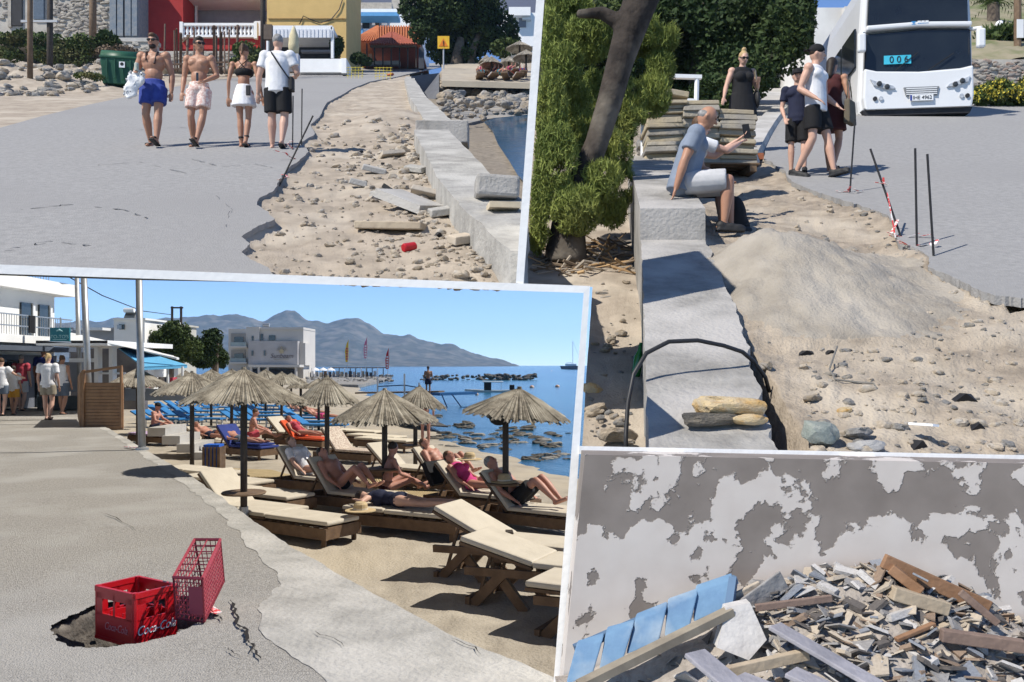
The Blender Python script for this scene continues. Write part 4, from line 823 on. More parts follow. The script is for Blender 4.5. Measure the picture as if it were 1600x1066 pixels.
# ---- tamarisk: trunk and feathery crown
keepR = lambda p: proj(p+tm.location)[0] > uL2(min(697, proj(p+tm.location)[1]))+3 and proj(p+tm.location)[0] < 1075
tm = thing('tamarisk_tree', 'leaning tamarisk tree with a thick dark trunk and feathery green crown', 'tree', at(890, 395, 10.5)); L_ = tm.location; Y = 10.5
def tp(u, v, dy=0): return at(u, v, Y+dy)-L_
obj('trunk', remesh(MB().tube([tp(884,412), tp(888,350), tp(905,290), tp(932,225), tp(952,160), tp(968,100), tp(985,45), tp(1005,-10), tp(1020,-60)], [.26,.20,.155,.14,.15,.16,.19,.21,.22], 14).tube([tp(930,230), tp(915,260), tp(925,300)], [.1,.12,.05], 8).tube([tp(985,45), tp(940,20), tp(900,22)], [.12,.08,.05], 8).tube([tp(880,340), tp(868,380), tp(862,410)], [.10,.11,.1], 8), 'trunk', .035, 2), M('dark_bark', (.060,.048,.040), (.026,.021,.018), 6, .95, 1.0, 12, c3=(.15,.13,.105), s3_=1.6), tm, smooth=True)
cl = []
for u, v, ru, rv, dy in ((850,60,34,50,.5),(880,110,34,50,.3),(860,170,28,60,.0),(900,170,30,50,.8),(870,250,34,60,-.2),(915,215,24,40,.4),(940,285,36,36,-.1),(965,240,26,40,.5),(985,170,30,50,1.0),(1020,150,34,40,1.2),(1030,110,30,36,1.5),(900,330,40,40,-.3),(955,330,26,30,.1),(845,320,20,70,-.2),(850,250,16,60,.2),(840,370,14,30,0),(920,60,44,44,.8),(1010,60,60,40,1.6),(975,290,18,40,.6),(900,300,30,40,.8),(868,200,30,50,.8),(885,20,50,40,1.2),(930,150,30,50,1.3)):
    cl.append((tp(u, v, dy), (ru/F*Y, ru/F*Y*.8, rv/F*Y)))
obj('crown', plain(leafcloud(cl, 120000, .011, 21, 6.0, -1.4, keepR), 'crown'), leafC, tm)
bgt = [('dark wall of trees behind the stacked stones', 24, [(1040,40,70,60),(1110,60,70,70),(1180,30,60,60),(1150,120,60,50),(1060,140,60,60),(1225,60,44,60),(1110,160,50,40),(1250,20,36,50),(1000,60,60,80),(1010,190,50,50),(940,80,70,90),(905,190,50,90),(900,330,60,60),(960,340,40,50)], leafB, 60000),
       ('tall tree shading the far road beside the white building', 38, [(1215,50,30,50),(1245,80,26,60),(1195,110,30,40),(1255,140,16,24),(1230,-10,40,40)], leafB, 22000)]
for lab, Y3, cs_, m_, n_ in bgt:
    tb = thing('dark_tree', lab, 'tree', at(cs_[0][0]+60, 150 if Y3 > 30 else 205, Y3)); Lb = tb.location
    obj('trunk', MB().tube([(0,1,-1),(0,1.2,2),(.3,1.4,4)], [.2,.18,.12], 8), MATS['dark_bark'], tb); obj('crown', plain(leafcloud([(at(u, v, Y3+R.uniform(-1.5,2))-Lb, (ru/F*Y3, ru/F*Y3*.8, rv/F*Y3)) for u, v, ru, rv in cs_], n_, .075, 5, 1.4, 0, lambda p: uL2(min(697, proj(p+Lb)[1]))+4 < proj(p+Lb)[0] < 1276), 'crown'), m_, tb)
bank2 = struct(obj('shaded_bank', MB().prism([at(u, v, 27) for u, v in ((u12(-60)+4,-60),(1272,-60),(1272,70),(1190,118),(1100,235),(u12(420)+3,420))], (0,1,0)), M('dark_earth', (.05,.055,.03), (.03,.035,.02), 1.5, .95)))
# ---- slabs on a pallet
pq = g2(1100, 270); pal = thing('wooden_pallet', 'wooden pallet under the stacked stone slabs', 'pallet', pq+Vector((0,.35,0)), .04)
for y in (-.4,-.2,0,.2,.4): obj('board', MB().box((0,y,.115), (1.55,.12,.022)), wood, pal)
for x in (-.68, 0, .68): obj('bearer', MB().box((x,0,.052), (.10,.9,.1)), wood, pal)
slm = [M('slab_stone_%d' % i, c, tuple(k*.7 for k in c), 3, .9, .5, 20, c3=c3_, s3_=1.5) for i, (c, c3_) in enumerate((((.42,.37,.28),(.30,.28,.25)),((.47,.39,.25),(.38,.33,.25)),((.33,.31,.27),(.42,.37,.29)),((.27,.255,.23),(.36,.33,.28))))]
for ci, (x0, n, lab, tl) in enumerate(((-.55,12,'left',-.03),(-.02,12,'middle',.0),(.50,11,'right',.03))):
    zz = .13
    for i in range(n):
        h_ = R.uniform(.055,.095); o = obj('stone_slab', MB().box((0,0,0), (R.uniform(.50,.60), R.uniform(.6,.8), h_), None, R.uniform(.94,1)), slm[R.randrange(4)] if i < n-1 else slm[1], None, pq+Vector((x0+R.uniform(-.03,.03), .35+R.uniform(-.05,.05), zz+h_/2)), (R.uniform(-.02,.02), tl+R.uniform(-.02,.02), R.uniform(-.06,.06)), bevel=.012)
        tag(o, 'top slab of the %s column of stacked stone' % lab if i == n-1 else 'weathered stone slab in the %s column on the pallet' % lab, 'slab', 'stone slabs on the pallet'); zz += h_+.004
tag(obj('tilted_slab', MB().box((0,0,0), (.60,.62,.09)), slm[1], None, pq+Vector((-.52,.35,.13+12*.083+.04)), (-.12,.16,.05), bevel=.012), 'pale ochre slab lying tilted on top of the left column', 'slab')
tag(rock(g2(1090, 262)+Vector((-.05,1.6,.75)), (.42,.3,.16), rockG, None, 'grey_stone'), 'pale grey stone lying behind the slab stack', 'stone'); tag(rock(g2(1012, 245)+Vector((0,0,.15)), (.22,.2,.3), rockG, None, 'grey_stone'), 'grey stone beside the slanted sign post', 'stone')
tag(obj('brick', MB().box((0,0,.05), (.20,.12,.10)), M('red_brick', (.40,.14,.07), None, 5, .9), None, g2(1182, 250)), 'red brick at the right foot of the slab stack', 'brick')
hr = thing('white_handrail', 'white painted handrail behind the slab stack', 'handrail', at(1088, 200, 17)); Lh = hr.location
obj('post', MB().tube([at(1087,200,17)-Lh, at(1089,122,17)-Lh], .045, 8), whitep, hr); obj('top_rail', MB().bar(at(1026,119,17)-Lh, at(1096,121,17)-Lh, .10, .07), whitep, hr); obj('lower_rail', MB().bar(at(1056,157,17)-Lh, at(1088,158,17)-Lh, .07), whitep, hr)
sp_ = thing('slanted_info_panel', 'slanted green edged info panel on a white post', 'sign', at(1004, 254, 13.7)); Ls = sp_.location
obj('post', MB().tube([(0,0,-.2), at(1005,183,13.7)-Ls], .035, 8), whitep, sp_); obj('panel', MB().bar(at(977,188,13.7)-Ls, at(1016,170,13.7)-Ls, .55, .05, (0,0,1)), M('panel_green', (.13,.24,.22), (.10,.18,.17), 4, .5), sp_)
# kerb of the path
kb = [(1186,178),(1190,196),(1196,215),(1192,235),(1186,256)]; kr = []
for u, v in [(1232,172),(1222,182),(1212,196),(1200,216),(1190,236),(1180,256)]: q = g2(u, v); kr.append([q+Vector((-.42,0,-.05)), q+Vector((-.42,0,.12)), q+Vector((0,0,.12)), q+Vector((.05,0,-.02))])
struct(strip('path_kerb', kr, conc)); struct(obj('path', MB().prism([g2(u, v)+Vector((0,0,.02)) for u, v in ((1228,172),(1204,186),(1176,236),(1150,256),(1130,256),(1180,150),(1210,128),(1235,128))], (0,0,-.05)), conc))
# ---- people on the right half
SIT = dict(pel=(0,0,.12), chest=(0,.10,.46), neck=(0,.17,.64), head=(0,.25,.79), lsh=(-.19,.12,.58), rsh=(.19,.12,.58), lhip=(-.09,.03,.11), rhip=(.09,.03,.11), lkn=(-.14,.46,.13), rkn=(.14,.44,.12), lan=(-.13,.50,-.30), ran=(.14,.40,-.30), lel=(-.26,.22,.32), lwr=(-.17,.42,.20), rel=(.25,.00,.30), rwr=(.24,-.08,.04))
seatp = Vector(((1066-800)/F*9.35, 9.35, z2(9.35)+.285))
st_, j, fr = person('older man in grey T-shirt and pale shorts seated on the sea wall', seatp, -pi/2-.10, 1.80, SIT, [('tshirt', 'grey_blue'), ('shorts', 'stone', .95)], 'tan', 'grey', 'bald', .011, 1.12, feet='shoe', toes=((0,1,0),(0,1,0)))
SIT2 = dict(SIT); SIT2.update(lel=(-.22,.44,.52), lwr=(-.12,.66,.68), rel=(.22,.42,.48), rwr=(.04,.64,.62), head=(0,.20,.80))
s2p = seatp+Vector((.12,.55,-.02+.55*K2*.55)); sx_, j, fr = person('person in a white top holding up a phone behind the older man', s2p, -pi/2+.12, 1.72, SIT2, [('tshirt', 'white'), ('shorts', 'black', .9)], 'fair', 'brown', 'short', .012, .98, feet='shoe', toes=((0,1,0),(0,1,0)))
obj('phone', MB().box((-.06,.76,.78), (.012,.08,.16), Matrix.Rotation(.2, 3, 'X')), black, sx_)
tag(obj('black_backpack', remesh(MB().blob((0,0,.22), (.13,.15,.24)).blob((.05,0,.12), (.12,.12,.14)), 'bag', .02, 2), CL['black'], None, seatp+Vector((.60,.22,-.42))), 'black bag hanging behind the older man\'s knee', 'bag')
wb, j, fr = person('blond woman with a bun, sunglasses and black sleeveless dress', g2(1160, 238), pi+.15, 1.72, dict(lel=(-.27,.0,1.14), lwr=(-.22,.16,1.18), rel=(.30,.0,1.14), rwr=(.38,.10,.92), lkn=(-.09,.05,.5), lan=(-.09,.1,.085), head=(0,.05,1.64)), [('dress', 'black')], 'fair', 'blond', 'bun', .012, 1.22, shades=True, female=True)
obj('shoulder_bag', remesh(MB().blob((-.25,.02,.93), (.06,.12,.17)), 'bag', .02, 2), black, wb); obj('bag_strap', MB().tube([(-.25,.06,1.05),(-.20,.07,1.44),(-.22,-.06,1.2)], .012, 6), M('tan_strap', (.3,.25,.16), None, 4, .7), wb)
person('boy in black cap, dark T-shirt and black shorts', g2(1246, 273), pi-.3, 1.50, dict(lan=(-.11,.06,.085), rwr=(.20,.16,.92)), [('tshirt', 'navy'), ('shorts', 'black', .9)], 'fair', 'dark', 'cap', .012, .92, feet='shoe')
person('man in white tank top, black shorts and backwards cap looking at the bus', g2(1275, 277), -2.35, 1.84, dict(lkn=(-.10,.12,.50), lan=(-.10,.20,.085), rkn=(.10,.0,.50), ran=(.10,-.22,.11), rel=(.26,-.10,1.14), rwr=(.24,.12,.98), lel=(-.26,.0,1.14), lwr=(-.24,.18,.97)), [('tank', 'white'), ('shorts', 'black', .72)], 'fair', 'dark', 'capback', .011, 1.02, look=.5, feet='shoe')
wm, j, fr = person('woman with long dark hair in a brown dress with a bag', g2(1300, 270), -.7, 1.66, dict(lkn=(-.09,.06,.50), lan=(-.09,.12,.085), ran=(.09,-.15,.11)), [('dress', 'maroon')], 'tan', 'dark', 'long', .012, 1.0, female=True, face=False)
obj('tote_bag', remesh(MB().box((.29,-.05,.86), (.10,.30,.36), None, .85).tube([(.29,-.14,1.02),(.26,-.08,1.36),(.27,.0,1.36),(.29,.05,1.02)], .014, 8), 'bag', .016, 2), M('olive_canvas', (.13,.11,.08), None, 6, .9), wm)
for u, vt, vb, w_, lab, yw in ((1210,78,131,[('tshirt','white'),('shorts','black',.8)],'far walker in white T-shirt on the shaded road',0),(1226,88,134,[('tshirt','black'),('shorts','orange',.8)],'far walker in orange shorts pushing along the shaded road',0),(1238,90,134,[('tshirt','denim'),('shorts','orange',.5)],'far walker in a dark top nearest the white building',.2)):
    q = g2(u, vb+3); person(lab, q, yw, (vb+3-vt)/F*q.y, dict(lan=(-.1,.15,.085), ran=(.1,-.12,.1)), w_, 'fair', 'dark', 'cap' if u == 1210 else 'short', .022, 1.0, face=False)
# ---- bus
by = 23.0; bz = at(1436, 183, by); bs = thing('tour_bus', 'white tour bus with dark double windscreen and number sign 006', 'bus', Vector((bz.x, by, bz.z))); Lb = bs.location
bw = M('bus_white', (.74,.75,.76), (.70,.71,.72), 1, .25, spec=.5); bgl = M('bus_glass', (.012,.016,.022), (.02,.025,.03), 1, .07, spec=.6)
def U(u, v, y=0): p = at(u, v, by)-Lb; return Vector((p.x, y, p.z))
def face_(px_, y, d, mat, name, par=None, bev=0):
    return obj(name, MB().prism([U(u, v, y) for u, v in px_], (0,d,0)), mat, par or bs, bevel=bev)
cs_ = [(1349,176),(1523,176),(1526,150),(1525,110),(1524,40),(1520,-20),(1516,-55),(1360,-55),(1352,-20),(1348,40),(1347,110),(1345,150)]
body = face_(cs_, .25, 10.5, bw, 'body', bev=.12)
fr0 = [(1352,172),(1350,150),(1351,110),(1352,104)]; low = [(1353,168),(1518,168),(1521,150),(1520,104),(1500,108),(1437,111),(1372,108),(1352,103),(1350,150)]
face_(low, .02, .3, bw, 'front_panel', bev=.05); face_([(1353,107),(1372,111),(1437,114),(1500,111),(1519,107),(1517,46),(1437,43),(1355,47)], .10, .2, bgl, 'windscreen', bev=.04)
face_([(1355,44),(1437,41),(1517,44),(1518,36),(1437,33),(1355,36)], .0, .4, bw, 'brow', bev=.04); face_([(1358,37),(1437,34.5),(1514,37),(1512,-52),(1362,-52)], .10, .2, bgl, 'upper_windscreen', bev=.04)
hlm = M('headlamp_glass', (.30,.33,.37), (.55,.58,.62), 14, .1, spec=.7)
for q in ([(1360,121),(1366,124),(1396,133),(1400,138),(1385,138),(1366,132)], [(1514,121),(1508,124),(1482,133),(1478,138),(1492,137),(1511,131)]):
    hl = face_(q, -.03, .1, hlm, 'headlight', bev=.01)
    for f_ in (.35,.65): c = U(q[0][0]+(q[3][0]-q[0][0])*f_, q[0][1]+(q[3][1]-q[0][1])*f_+2.5, -.05); obj('lens', MB().blob(c, (.07,.03,.07)), M('lens_dark', (.05,.055,.06), None, 3, .1), hl)
for u in (1368, 1377, 1501, 1510): obj('fog_lamp', MB().tube([U(u,152,-.02), U(u,152,.05)], .055, 14), darkm if u in (1368,1510) else hlm, bs)
face_([(1412,136),(1467,136),(1464,150),(1416,150)], -.02, .1, M('grey_grille', (.22,.23,.24), None, 3, .4), 'grille', bev=.01)
for k in range(4): face_([(1416,138+k*3),(1463,138+k*3),(1463,139.4+k*3),(1416,139.4+k*3)], -.04, .03, bw, 'grille_bar')
pl_ = face_([(1421,149),(1457,149),(1457,158),(1421,158)], -.05, .03, whitep, 'licence_plate'); text('plate_text', 'IHE 4962', .13, black, pl_, U(1440, 153.6, -.056)); face_([(1421.2,149.3),(1424,149.3),(1424,157.7),(1421.2,157.7)], -.058, .008, M('eu_blue', (.02,.05,.3), None, 3, .5), 'plate_band', pl_)
face_([(1349,168),(1520,168),(1516,177),(1354,177)], .10, .4, darkm, 'skirt')
sn = face_([(1383,84),(1425,84),(1425,97.5),(1383,97.5)], .06, .02, M('cyan_sign', (.06,.50,.68), (.05,.45,.62), 3, .6), 'number_sign'); text('number', '0 0 6', .24, black, sn, U(1406, 91, .05))
lg = face_([(1424,33),(1432,33),(1429,36),(1432,38.5),(1424,38.5),(1427,36)], .0, .01, M('logo_blue', (.05,.3,.65), None, 3, .5), 'logo_mark'); [face_([(1434+q*6,32.5),(1438.6+q*6,32.5),(1438.6+q*6,35),(1434+q*6,35)], .0, .01, whitep, 'logo_block') for q in range(3)]; face_([(1434,36),(1451,36),(1451,37.4),(1434,37.4)], .0, .01, MATS['logo_blue'], 'logo_line')
for u0, u1 in ((1339,1352),(1521,1534)):
    m_ = obj('mirror', MB().box(U((u0+u1)/2-1, 67, -.15), (13/F*by, .16, 30/F*by)), bw, bs, bevel=.05); obj('mirror_arm', MB().tube([U((u0+u1)/2, 60, -.12), U((u0+u1)/2, 50, -.1), U(1354 if u0 < 1400 else 1518, 45, .2)], .05, 8), bw, m_)
for u in (1362, 1508):
    for y in (1.6, 7.5): wl_ = obj('wheel', MB().tube([U(u-12,166,y), U(u+12,166,y)], .36, 18), black, bs); obj('rim', MB().tube([U(u-12.5,166,y), U(u-11,166,y)], .20, 14), steel, wl_)
for k in range(6): obj('side_window', MB().box(U(1346.5, 60, 1.2+k*1.5)+Vector((-.02,0,0)), (.05,1.35,1.0)), bgl, bs)
obj('wiper', MB().bar(U(1400,108,.04), U(1436,80,.05), .02).bar(U(1450,110,.04), U(1490,84,.05), .02), black, bs); obj('wheel_inside', MB().tube([U(1470,84,.5), U(1470,84,.55)], .22, 16), darkm, bs)
bs.rotation_euler.z = radians(-7); bs.scale = (.97, 1, 1)
# ---- building, van, right bank
wbd = thing('white_plaster_building', 'tall flaking white plaster wall left of the bus', 'building', at(1304, 158, 34)); part(1268, 12, 1342, 166, 34, 5, M('flaky_white', (.74,.73,.70), (.66,.65,.62), .8, .9, .4, 3, c3=(.55,.53,.5), s3_=.35), 'wall', wbd); part(1320, 10, 1346, 20, 33.7, 1, MATS['flaky_white'], 'cornice', wbd); part(1322, 20, 1345, 100, 33.8, .3, MATS['flaky_white'], 'pilaster', wbd)
vn = thing('white_van', 'white van waiting behind the bus beside the plaster wall', 'van', at(1328, 166, 27)); part(1300, 122, 1345, 150, 27, 4, whitep, 'body', vn, bevel=.08); part(1302, 98, 1345, 122, 27, 3.4, whitep, 'cab', vn, bevel=.08, Yoff=.4); part(1305, 101, 1345, 121, 27, .1, bgl, 'windscreen', vn, Yoff=.32); part(1306, 132, 1318, 139, 27, .1, hlm, 'headlight', vn, Yoff=-.05); part(1320, 144, 1340, 151, 27, .1, whitep, 'licence_plate', vn, Yoff=-.08); part(1303, 148, 1345, 158, 27, 3, darkm, 'bumper', vn, Yoff=.05); part(1308, 152, 1318, 164, 27, .7, black, 'wheel', vn, Yoff=.2)
text('plate_text', 'KYT', .14, black, vn, at(1330, 147.5, 26.9)-vn.location)
rb = thing('roadside_stone_wall', 'stone retaining wall at the right of the bus', 'wall', at(1570, 140, 31)); part(1516, 93, 1700, 142, 31, 2, stn, 'core', rb); stones(rb, 1518, 95, 1605, 138, 31, 130, (stA, stB, M('reddish_stone', (.36,.27,.22), (.28,.21,.17), 3, .9, .5, 12)), (4,7), seed=31)
struct(grid('right_bank', M('dry_bank', (.30,.26,.18), (.20,.19,.11), 1.2, .95, .5, 10, c3=(.12,.15,.05), s3_=.5), lin(31.5, 60, 30), lin(.50, .75, 30), lambda x, Y: at(0, 94, 31).z+(Y-31)*.5+.25*fbm(x, Y, .5)))
for lab, cs_, n_, m_, Y3, sz in (('yellow flowering weeds at the roadside right of the bus', [(1535,150,18,16),(1560,145,24,20),(1590,152,20,16),(1610,140,24,20)], 6000, grass, 27, .06), ('spiky green plants on the bank behind the bus', [(1560,62,30,14),(1590,60,20,12),(1540,70,16,12)], 2500, leafA, 36, .16)):
    tb = thing('weeds' if sz < .1 else 'agave_plants', lab, 'plants', at(1570, 168 if sz < .1 else 78, Y3)); Lw = tb.location; obj('foliage', plain(leafcloud([(at(u, v, Y3)-Lw, (ru/F*Y3, ru/F*Y3, rv/F*Y3)) for u, v, ru, rv in cs_], n_, sz, 4, 2.2, -1), 'foliage'), m_, tb)
    if sz < .1: obj('flowers', plain(leafcloud([(at(u, v-4, Y3-.3)-Lw, (ru/F*Y3, ru/F*Y3, rv/F*Y3*.8)) for u, v, ru, rv in cs_], 900, .05, 9), 'flowers'), M('yellow_petals', (.60,.50,.06), None, 4, .7), tb)
plm = thing('palm_tree', 'palm tree behind the bus at the top right', 'palm', at(1552, 60, 42)); obj('trunk', MB().tube([(0,0,-1),(0,0,1.6)], [.3,.26], 10), bark, plm); fd = MB()
for i in range(34):
    a = R.uniform(0, 6.28); e = R.uniform(-.2, 1.2); L = R.uniform(1.0, 1.7); p0 = Vector((0,0,1.6)); d = Vector((cos(a)*cos(e), sin(a)*cos(e), sin(e)))
    for k in range(8):
        q = p0+d*L*(k/8)+Vector((0,0,-.55*(k/8)**2)); sd = Vector((-sin(a), cos(a), 0)); fd.add([q-sd*.02, q+sd*.30+d*.2-Vector((0,0,.15)), q+d*.06], [(0,1,2)]); fd.add([q+sd*.02, q-sd*.30+d*.2-Vector((0,0,.15)), q+d*.06], [(0,1,2)])
obj('crown', plain(fd, 'crown'), leafA, plm)
lp = thing('globe_lamp', 'white globe lamp on a post behind the bus', 'lamp', at(1562, 76, 40)); obj('post', MB().tube([(0,0,-.3), at(1562,45,40)-lp.location], .05, 8), whitep, lp); obj('globe', MB().blob(at(1562,39,40)-lp.location, .19), whitep, lp, smooth=True)
pb = thing('utility_pole', 'wooden pole at the right edge behind the stone wall', 'pole', at(1590, 80, 34)); obj('shaft', MB().tube([(0,0,-.5), (0,0,4.5)], .13, 10), wood, pb); obj('notice', MB().box((.02,-.14,.8), (.25,.03,.7)), whitep, pb)
bk = struct(obj('hillside', MB().prism([at(u, v, 62) for u, v in ((1490,-80),(1900,-80),(1900,100),(1490,100))], (0,2,0)), M('scrub_hill', (.20,.19,.12), (.10,.12,.05), .5, .95)))
# ================================================================ beach level
COL[0] = C_LOW
ZS = EYE-HS; ZW = EYE-HW
SH = [at(u, v, HW*F/(v-HZ)) for u, v in ((545,598),(560,612),(600,638),(640,652),(690,688),(760,712),(830,734),(880,750),(930,772))]
SHX = sorted([(p.y, p.x) for p in SH]); SHX = [(3.0, SHX[0][1]+4)]+SHX+[(400, -60)]
def zsand3(x, Y):
    d = x-poly_interp(SHX, Y)+.6*fbm(Y, 1, .4)
    t = max(0, min(1, (d+3.5)/3.5)); z = ZS+.035*fbm(x, Y, 1.1)*(1-t*.6)+.018*fbm(x, Y, 4.5)*(1-t)-.20*t
    if d > 0: z -= .06*d
    return max(z, ZS-1.5)
struct(grid('beach_sand', sandb, geo(4.3, 240, 230), lin(-.62, .12, 210), zsand3))
# sea
sm = bpy.data.materials.new('sea'); sm.use_nodes = True; N = sm.node_tree.nodes; L = sm.node_tree.links; b = N['Principled BSDF']
b.inputs['Roughness'].default_value = .16; b.inputs['IOR'].default_value = 1.33
tc = N.new('ShaderNodeTexCoord'); mp = N.new('ShaderNodeMapping'); mp.inputs['Scale'].default_value = (.5,.22,1); L.new(tc.outputs['Object'], mp.inputs[0])
n1 = N.new('ShaderNodeTexNoise'); n1.inputs['Scale'].default_value = 1.6; n1.inputs['Detail'].default_value = 8; n1.inputs['Roughness'].default_value = .65; L.new(mp.outputs[0], n1.inputs[0])
n2 = N.new('ShaderNodeTexNoise'); n2.inputs['Scale'].default_value = .05; n2.inputs['Detail'].default_value = 4; L.new(mp.outputs[0], n2.inputs[0])
rp_ = N.new('ShaderNodeValToRGB'); rp_.color_ramp.elements[0].color = (.012,.085,.17,1); rp_.color_ramp.elements[1].color = (.03,.15,.24,1); rp_.color_ramp.elements[0].position = .4; rp_.color_ramp.elements[1].position = .6
L.new(n2.outputs[0], rp_.inputs[0]); L.new(rp_.outputs[0], b.inputs['Base Color'])
bmp = N.new('ShaderNodeBump'); bmp.inputs['Strength'].default_value = .55; bmp.inputs['Distance'].default_value = .35; L.new(n1.outputs[0], bmp.inputs['Height']); L.new(bmp.outputs[0], b.inputs['Normal'])
struct(obj('sea', MB().add([(-6500,17,ZW),(6500,17,ZW),(6500,6000,ZW),(-6500,6000,ZW)], [(0,1,2,3)]), sm))
# mountains
RID = [(-300,470),(40,496),(90,500),(150,496),(200,490),(240,494),(285,490),(318,486),(345,487),(365,485),(395,490),(412,497),(430,487),(447,482),(462,484),(480,494),(498,492),(512,499),(540,494),(560,493),(578,500),(598,515),(625,520),(640,518),(665,528),(690,534),(712,533),(735,545),(765,556),(785,561),(802,565),(815,571),(840,576)]
mt = M('mountain_scrub', (.075,.078,.064), (.030,.038,.030), .02, .95, 0, c3=(.13,.12,.10), s3_=.03)
def zm(x, Y):
    u = 800+x/2500*F; hr = EYE-(poly_interp(RID, u)-HZ)/F*2500; s = max(0, min(1, (Y-1900)/600)) if Y <= 2500 else max(0, 1-(Y-2500)/500)
    fold = noise.ridged_multi_fractal(Vector((x*.0045, Y*.0035, 0)), 1.0, 2.1, 5, 1.0, 2.0)*.5
    hr += 9*noise.fractal(Vector((x*.012, Y*.012, 7)), .9, 2.0, 5)*min(1, s*2)
    return ZW-6+hr*(s**.9)*(1-.75*(1-s)**.6*(1-min(1, fold*.9)))
struct(grid('mountains', mt, lin(1850, 2950, 110), lin(-1000, 200, 420), zm, xf=lambda t, Y: t*2.2*1.0))
# promenade with the pit
ED = [(600,95),(640,128),(660,152),(700,222),(745,300),(790,362),(820,405),(850,445),(900,530),(950,625),(1000,720),(1030,800),(1066,885),(1120,1010)]
pit = Vector((at(211, 960, 5.13).x, 5.13, 0)); asph3 = M('old_asphalt', (.37,.345,.305), (.26,.243,.215), 42, .9, .7, 110, thr=(.40,.60), c3=(.39,.37,.335), s3_=.7)
def zprom(x, Y, hole=False):
    z = .012*fbm(x, Y, .8); q = ((x-pit.x)/.40)**2+((Y-pit.y)/.52)**2; q *= 1+.28*fbm(x, Y, 5)
    if hole and q < 1.0: return None
    d2 = ((x-pit.x-.42)/.30)**2+((Y-pit.y-.05)/.35)**2; z += .008*math.exp(-d2)*(1+fbm(x, Y, 6))
    return z
def xp(t, Y):
    v = HZ+EYE*F/Y; e = (poly_interp(ED, v)-800)/F*Y+.02*fbm(Y, 2, 4); a = -.66*Y; return a+(e-a)*t
struct(grid('promenade', asph3, lin(3.95, 6.2, 240)+geo(6.24, 45, 150), lin(0, 1, 460), lambda x, Y: zprom(x, Y, True), xf=xp))
struct(grid('pothole', M('broken_soil', (.13,.112,.095), (.07,.062,.054), 14, .95, 1.0, 40, c3=(.19,.17,.145), s3_=6), lin(pit.y-.66, pit.y+.66, 70), lin(pit.x-.56, pit.x+.56, 60), lambda x, Y: -.045-.36*max(0, min(1, (1.22-((x-pit.x)/.40)**2-((Y-pit.y)/.50)**2)/.45))+.03*fbm(x, Y, 9), xf=lambda t, Y: t))
pass
wl3 = []
for v in [606]+[600+ (1120-600)*(i/60)**1.3 for i in range(4, 61)]:
    p = g3(poly_interp(ED, v), v); wl3.append([p+Vector((-.02,0,-.03)), p+Vector((.03,0,-.06)), p+Vector((.03,0,-1.15))])
struct(strip('promenade_retaining_wall', wl3, conc))
conc3 = M('edge_concrete', (.43,.41,.37), (.31,.295,.265), 3.2, .92, .6, 26, c3=(.50,.475,.43), s3_=.9)
INN = [(640,124),(660,142),(700,206),(745,272),(790,330),(820,360),(850,385),(880,410),(905,440),(930,425),(960,400),(1000,420),(1040,470),(1066,500),(1120,520)]
def xk(t, Y):
    v = HZ+EYE*F/Y; e = (poly_interp(ED, v)-800)/F*Y+.02*fbm(Y, 2, 4)+.004; a = (poly_interp(INN, v)-800)/F*Y+.06*fbm(Y, 8, 3); return a+(e-a)*t
struct(grid('promenade_edge_strip', conc3, geo(3.95, 29, 200), lin(0, 1, 60), lambda x, Y: zprom(x, Y)+.003+.002*fbm(x, Y, 9), xf=xk))
def ribbon(pts, w, mat, name, lab):
    mb = MB(); P = [Vector((g3(u, v).x, g3(u, v).y, zprom(g3(u, v).x, g3(u, v).y)+.014)) for u, v in pts]; Q = []
    for a_, b_ in zip(P, P[1:]):
        for k in range(4): Q.append(a_.lerp(b_, k/4)+Vector((R.uniform(-.008,.008), R.uniform(-.02,.02), 0)))
    vs = []
    for i, p in enumerate(Q): s_ = w*R.uniform(.3,1.2)*min(1, i/3, (len(Q)-1-i)/3+.1); vs += [p-Vector((s_,0,0)), p+Vector((s_,s_*.3,0))]
    mb.add(vs, [(2*i, 2*i+1, 2*i+3, 2*i+2) for i in range(len(Q)-1)]); o = obj(name, mb, mat); struct(o); return o
ck = M('crack_dark', (.025,.022,.02), None, 9, .95)
for pts, w in (([(358,940),(366,955),(370,968),(372,985),(384,988),(387,1002),(392,1012),(395,1030)], .011), ([(328,955),(336,968),(345,972),(350,978)], .008), ([(212,915),(228,905),(250,895)], .004), ([(395,1010),(402,1028),(412,1038)], .006), ([(150,800),(180,812),(230,842)], .006), ([(345,1018),(362,1020),(380,1035)], .004), ([(480,990),(520,1000),(545,1020)], .005), ([(700,1000),(735,1010),(760,1030)], .006), ([(10,722),(90,715),(180,708)], .010)): ribbon(pts, w, ck, 'pavement_crack', '')
# rubble in the pit
pr = thing('pit_rubble', 'stones and litter filling the pothole round the red crate', 'rubble', pit+Vector((0,0,-.34)))
for i in range(110): a = R.uniform(0, 6.28); q = sqrt(R.random()); rock(Vector((.28*q*cos(a), .45*q*sin(a), R.uniform(-.02,.12)+.10*q*q)), R.uniform(.018,.05), R.choice((rockA, rockG, rockD)), pr, 'stone')
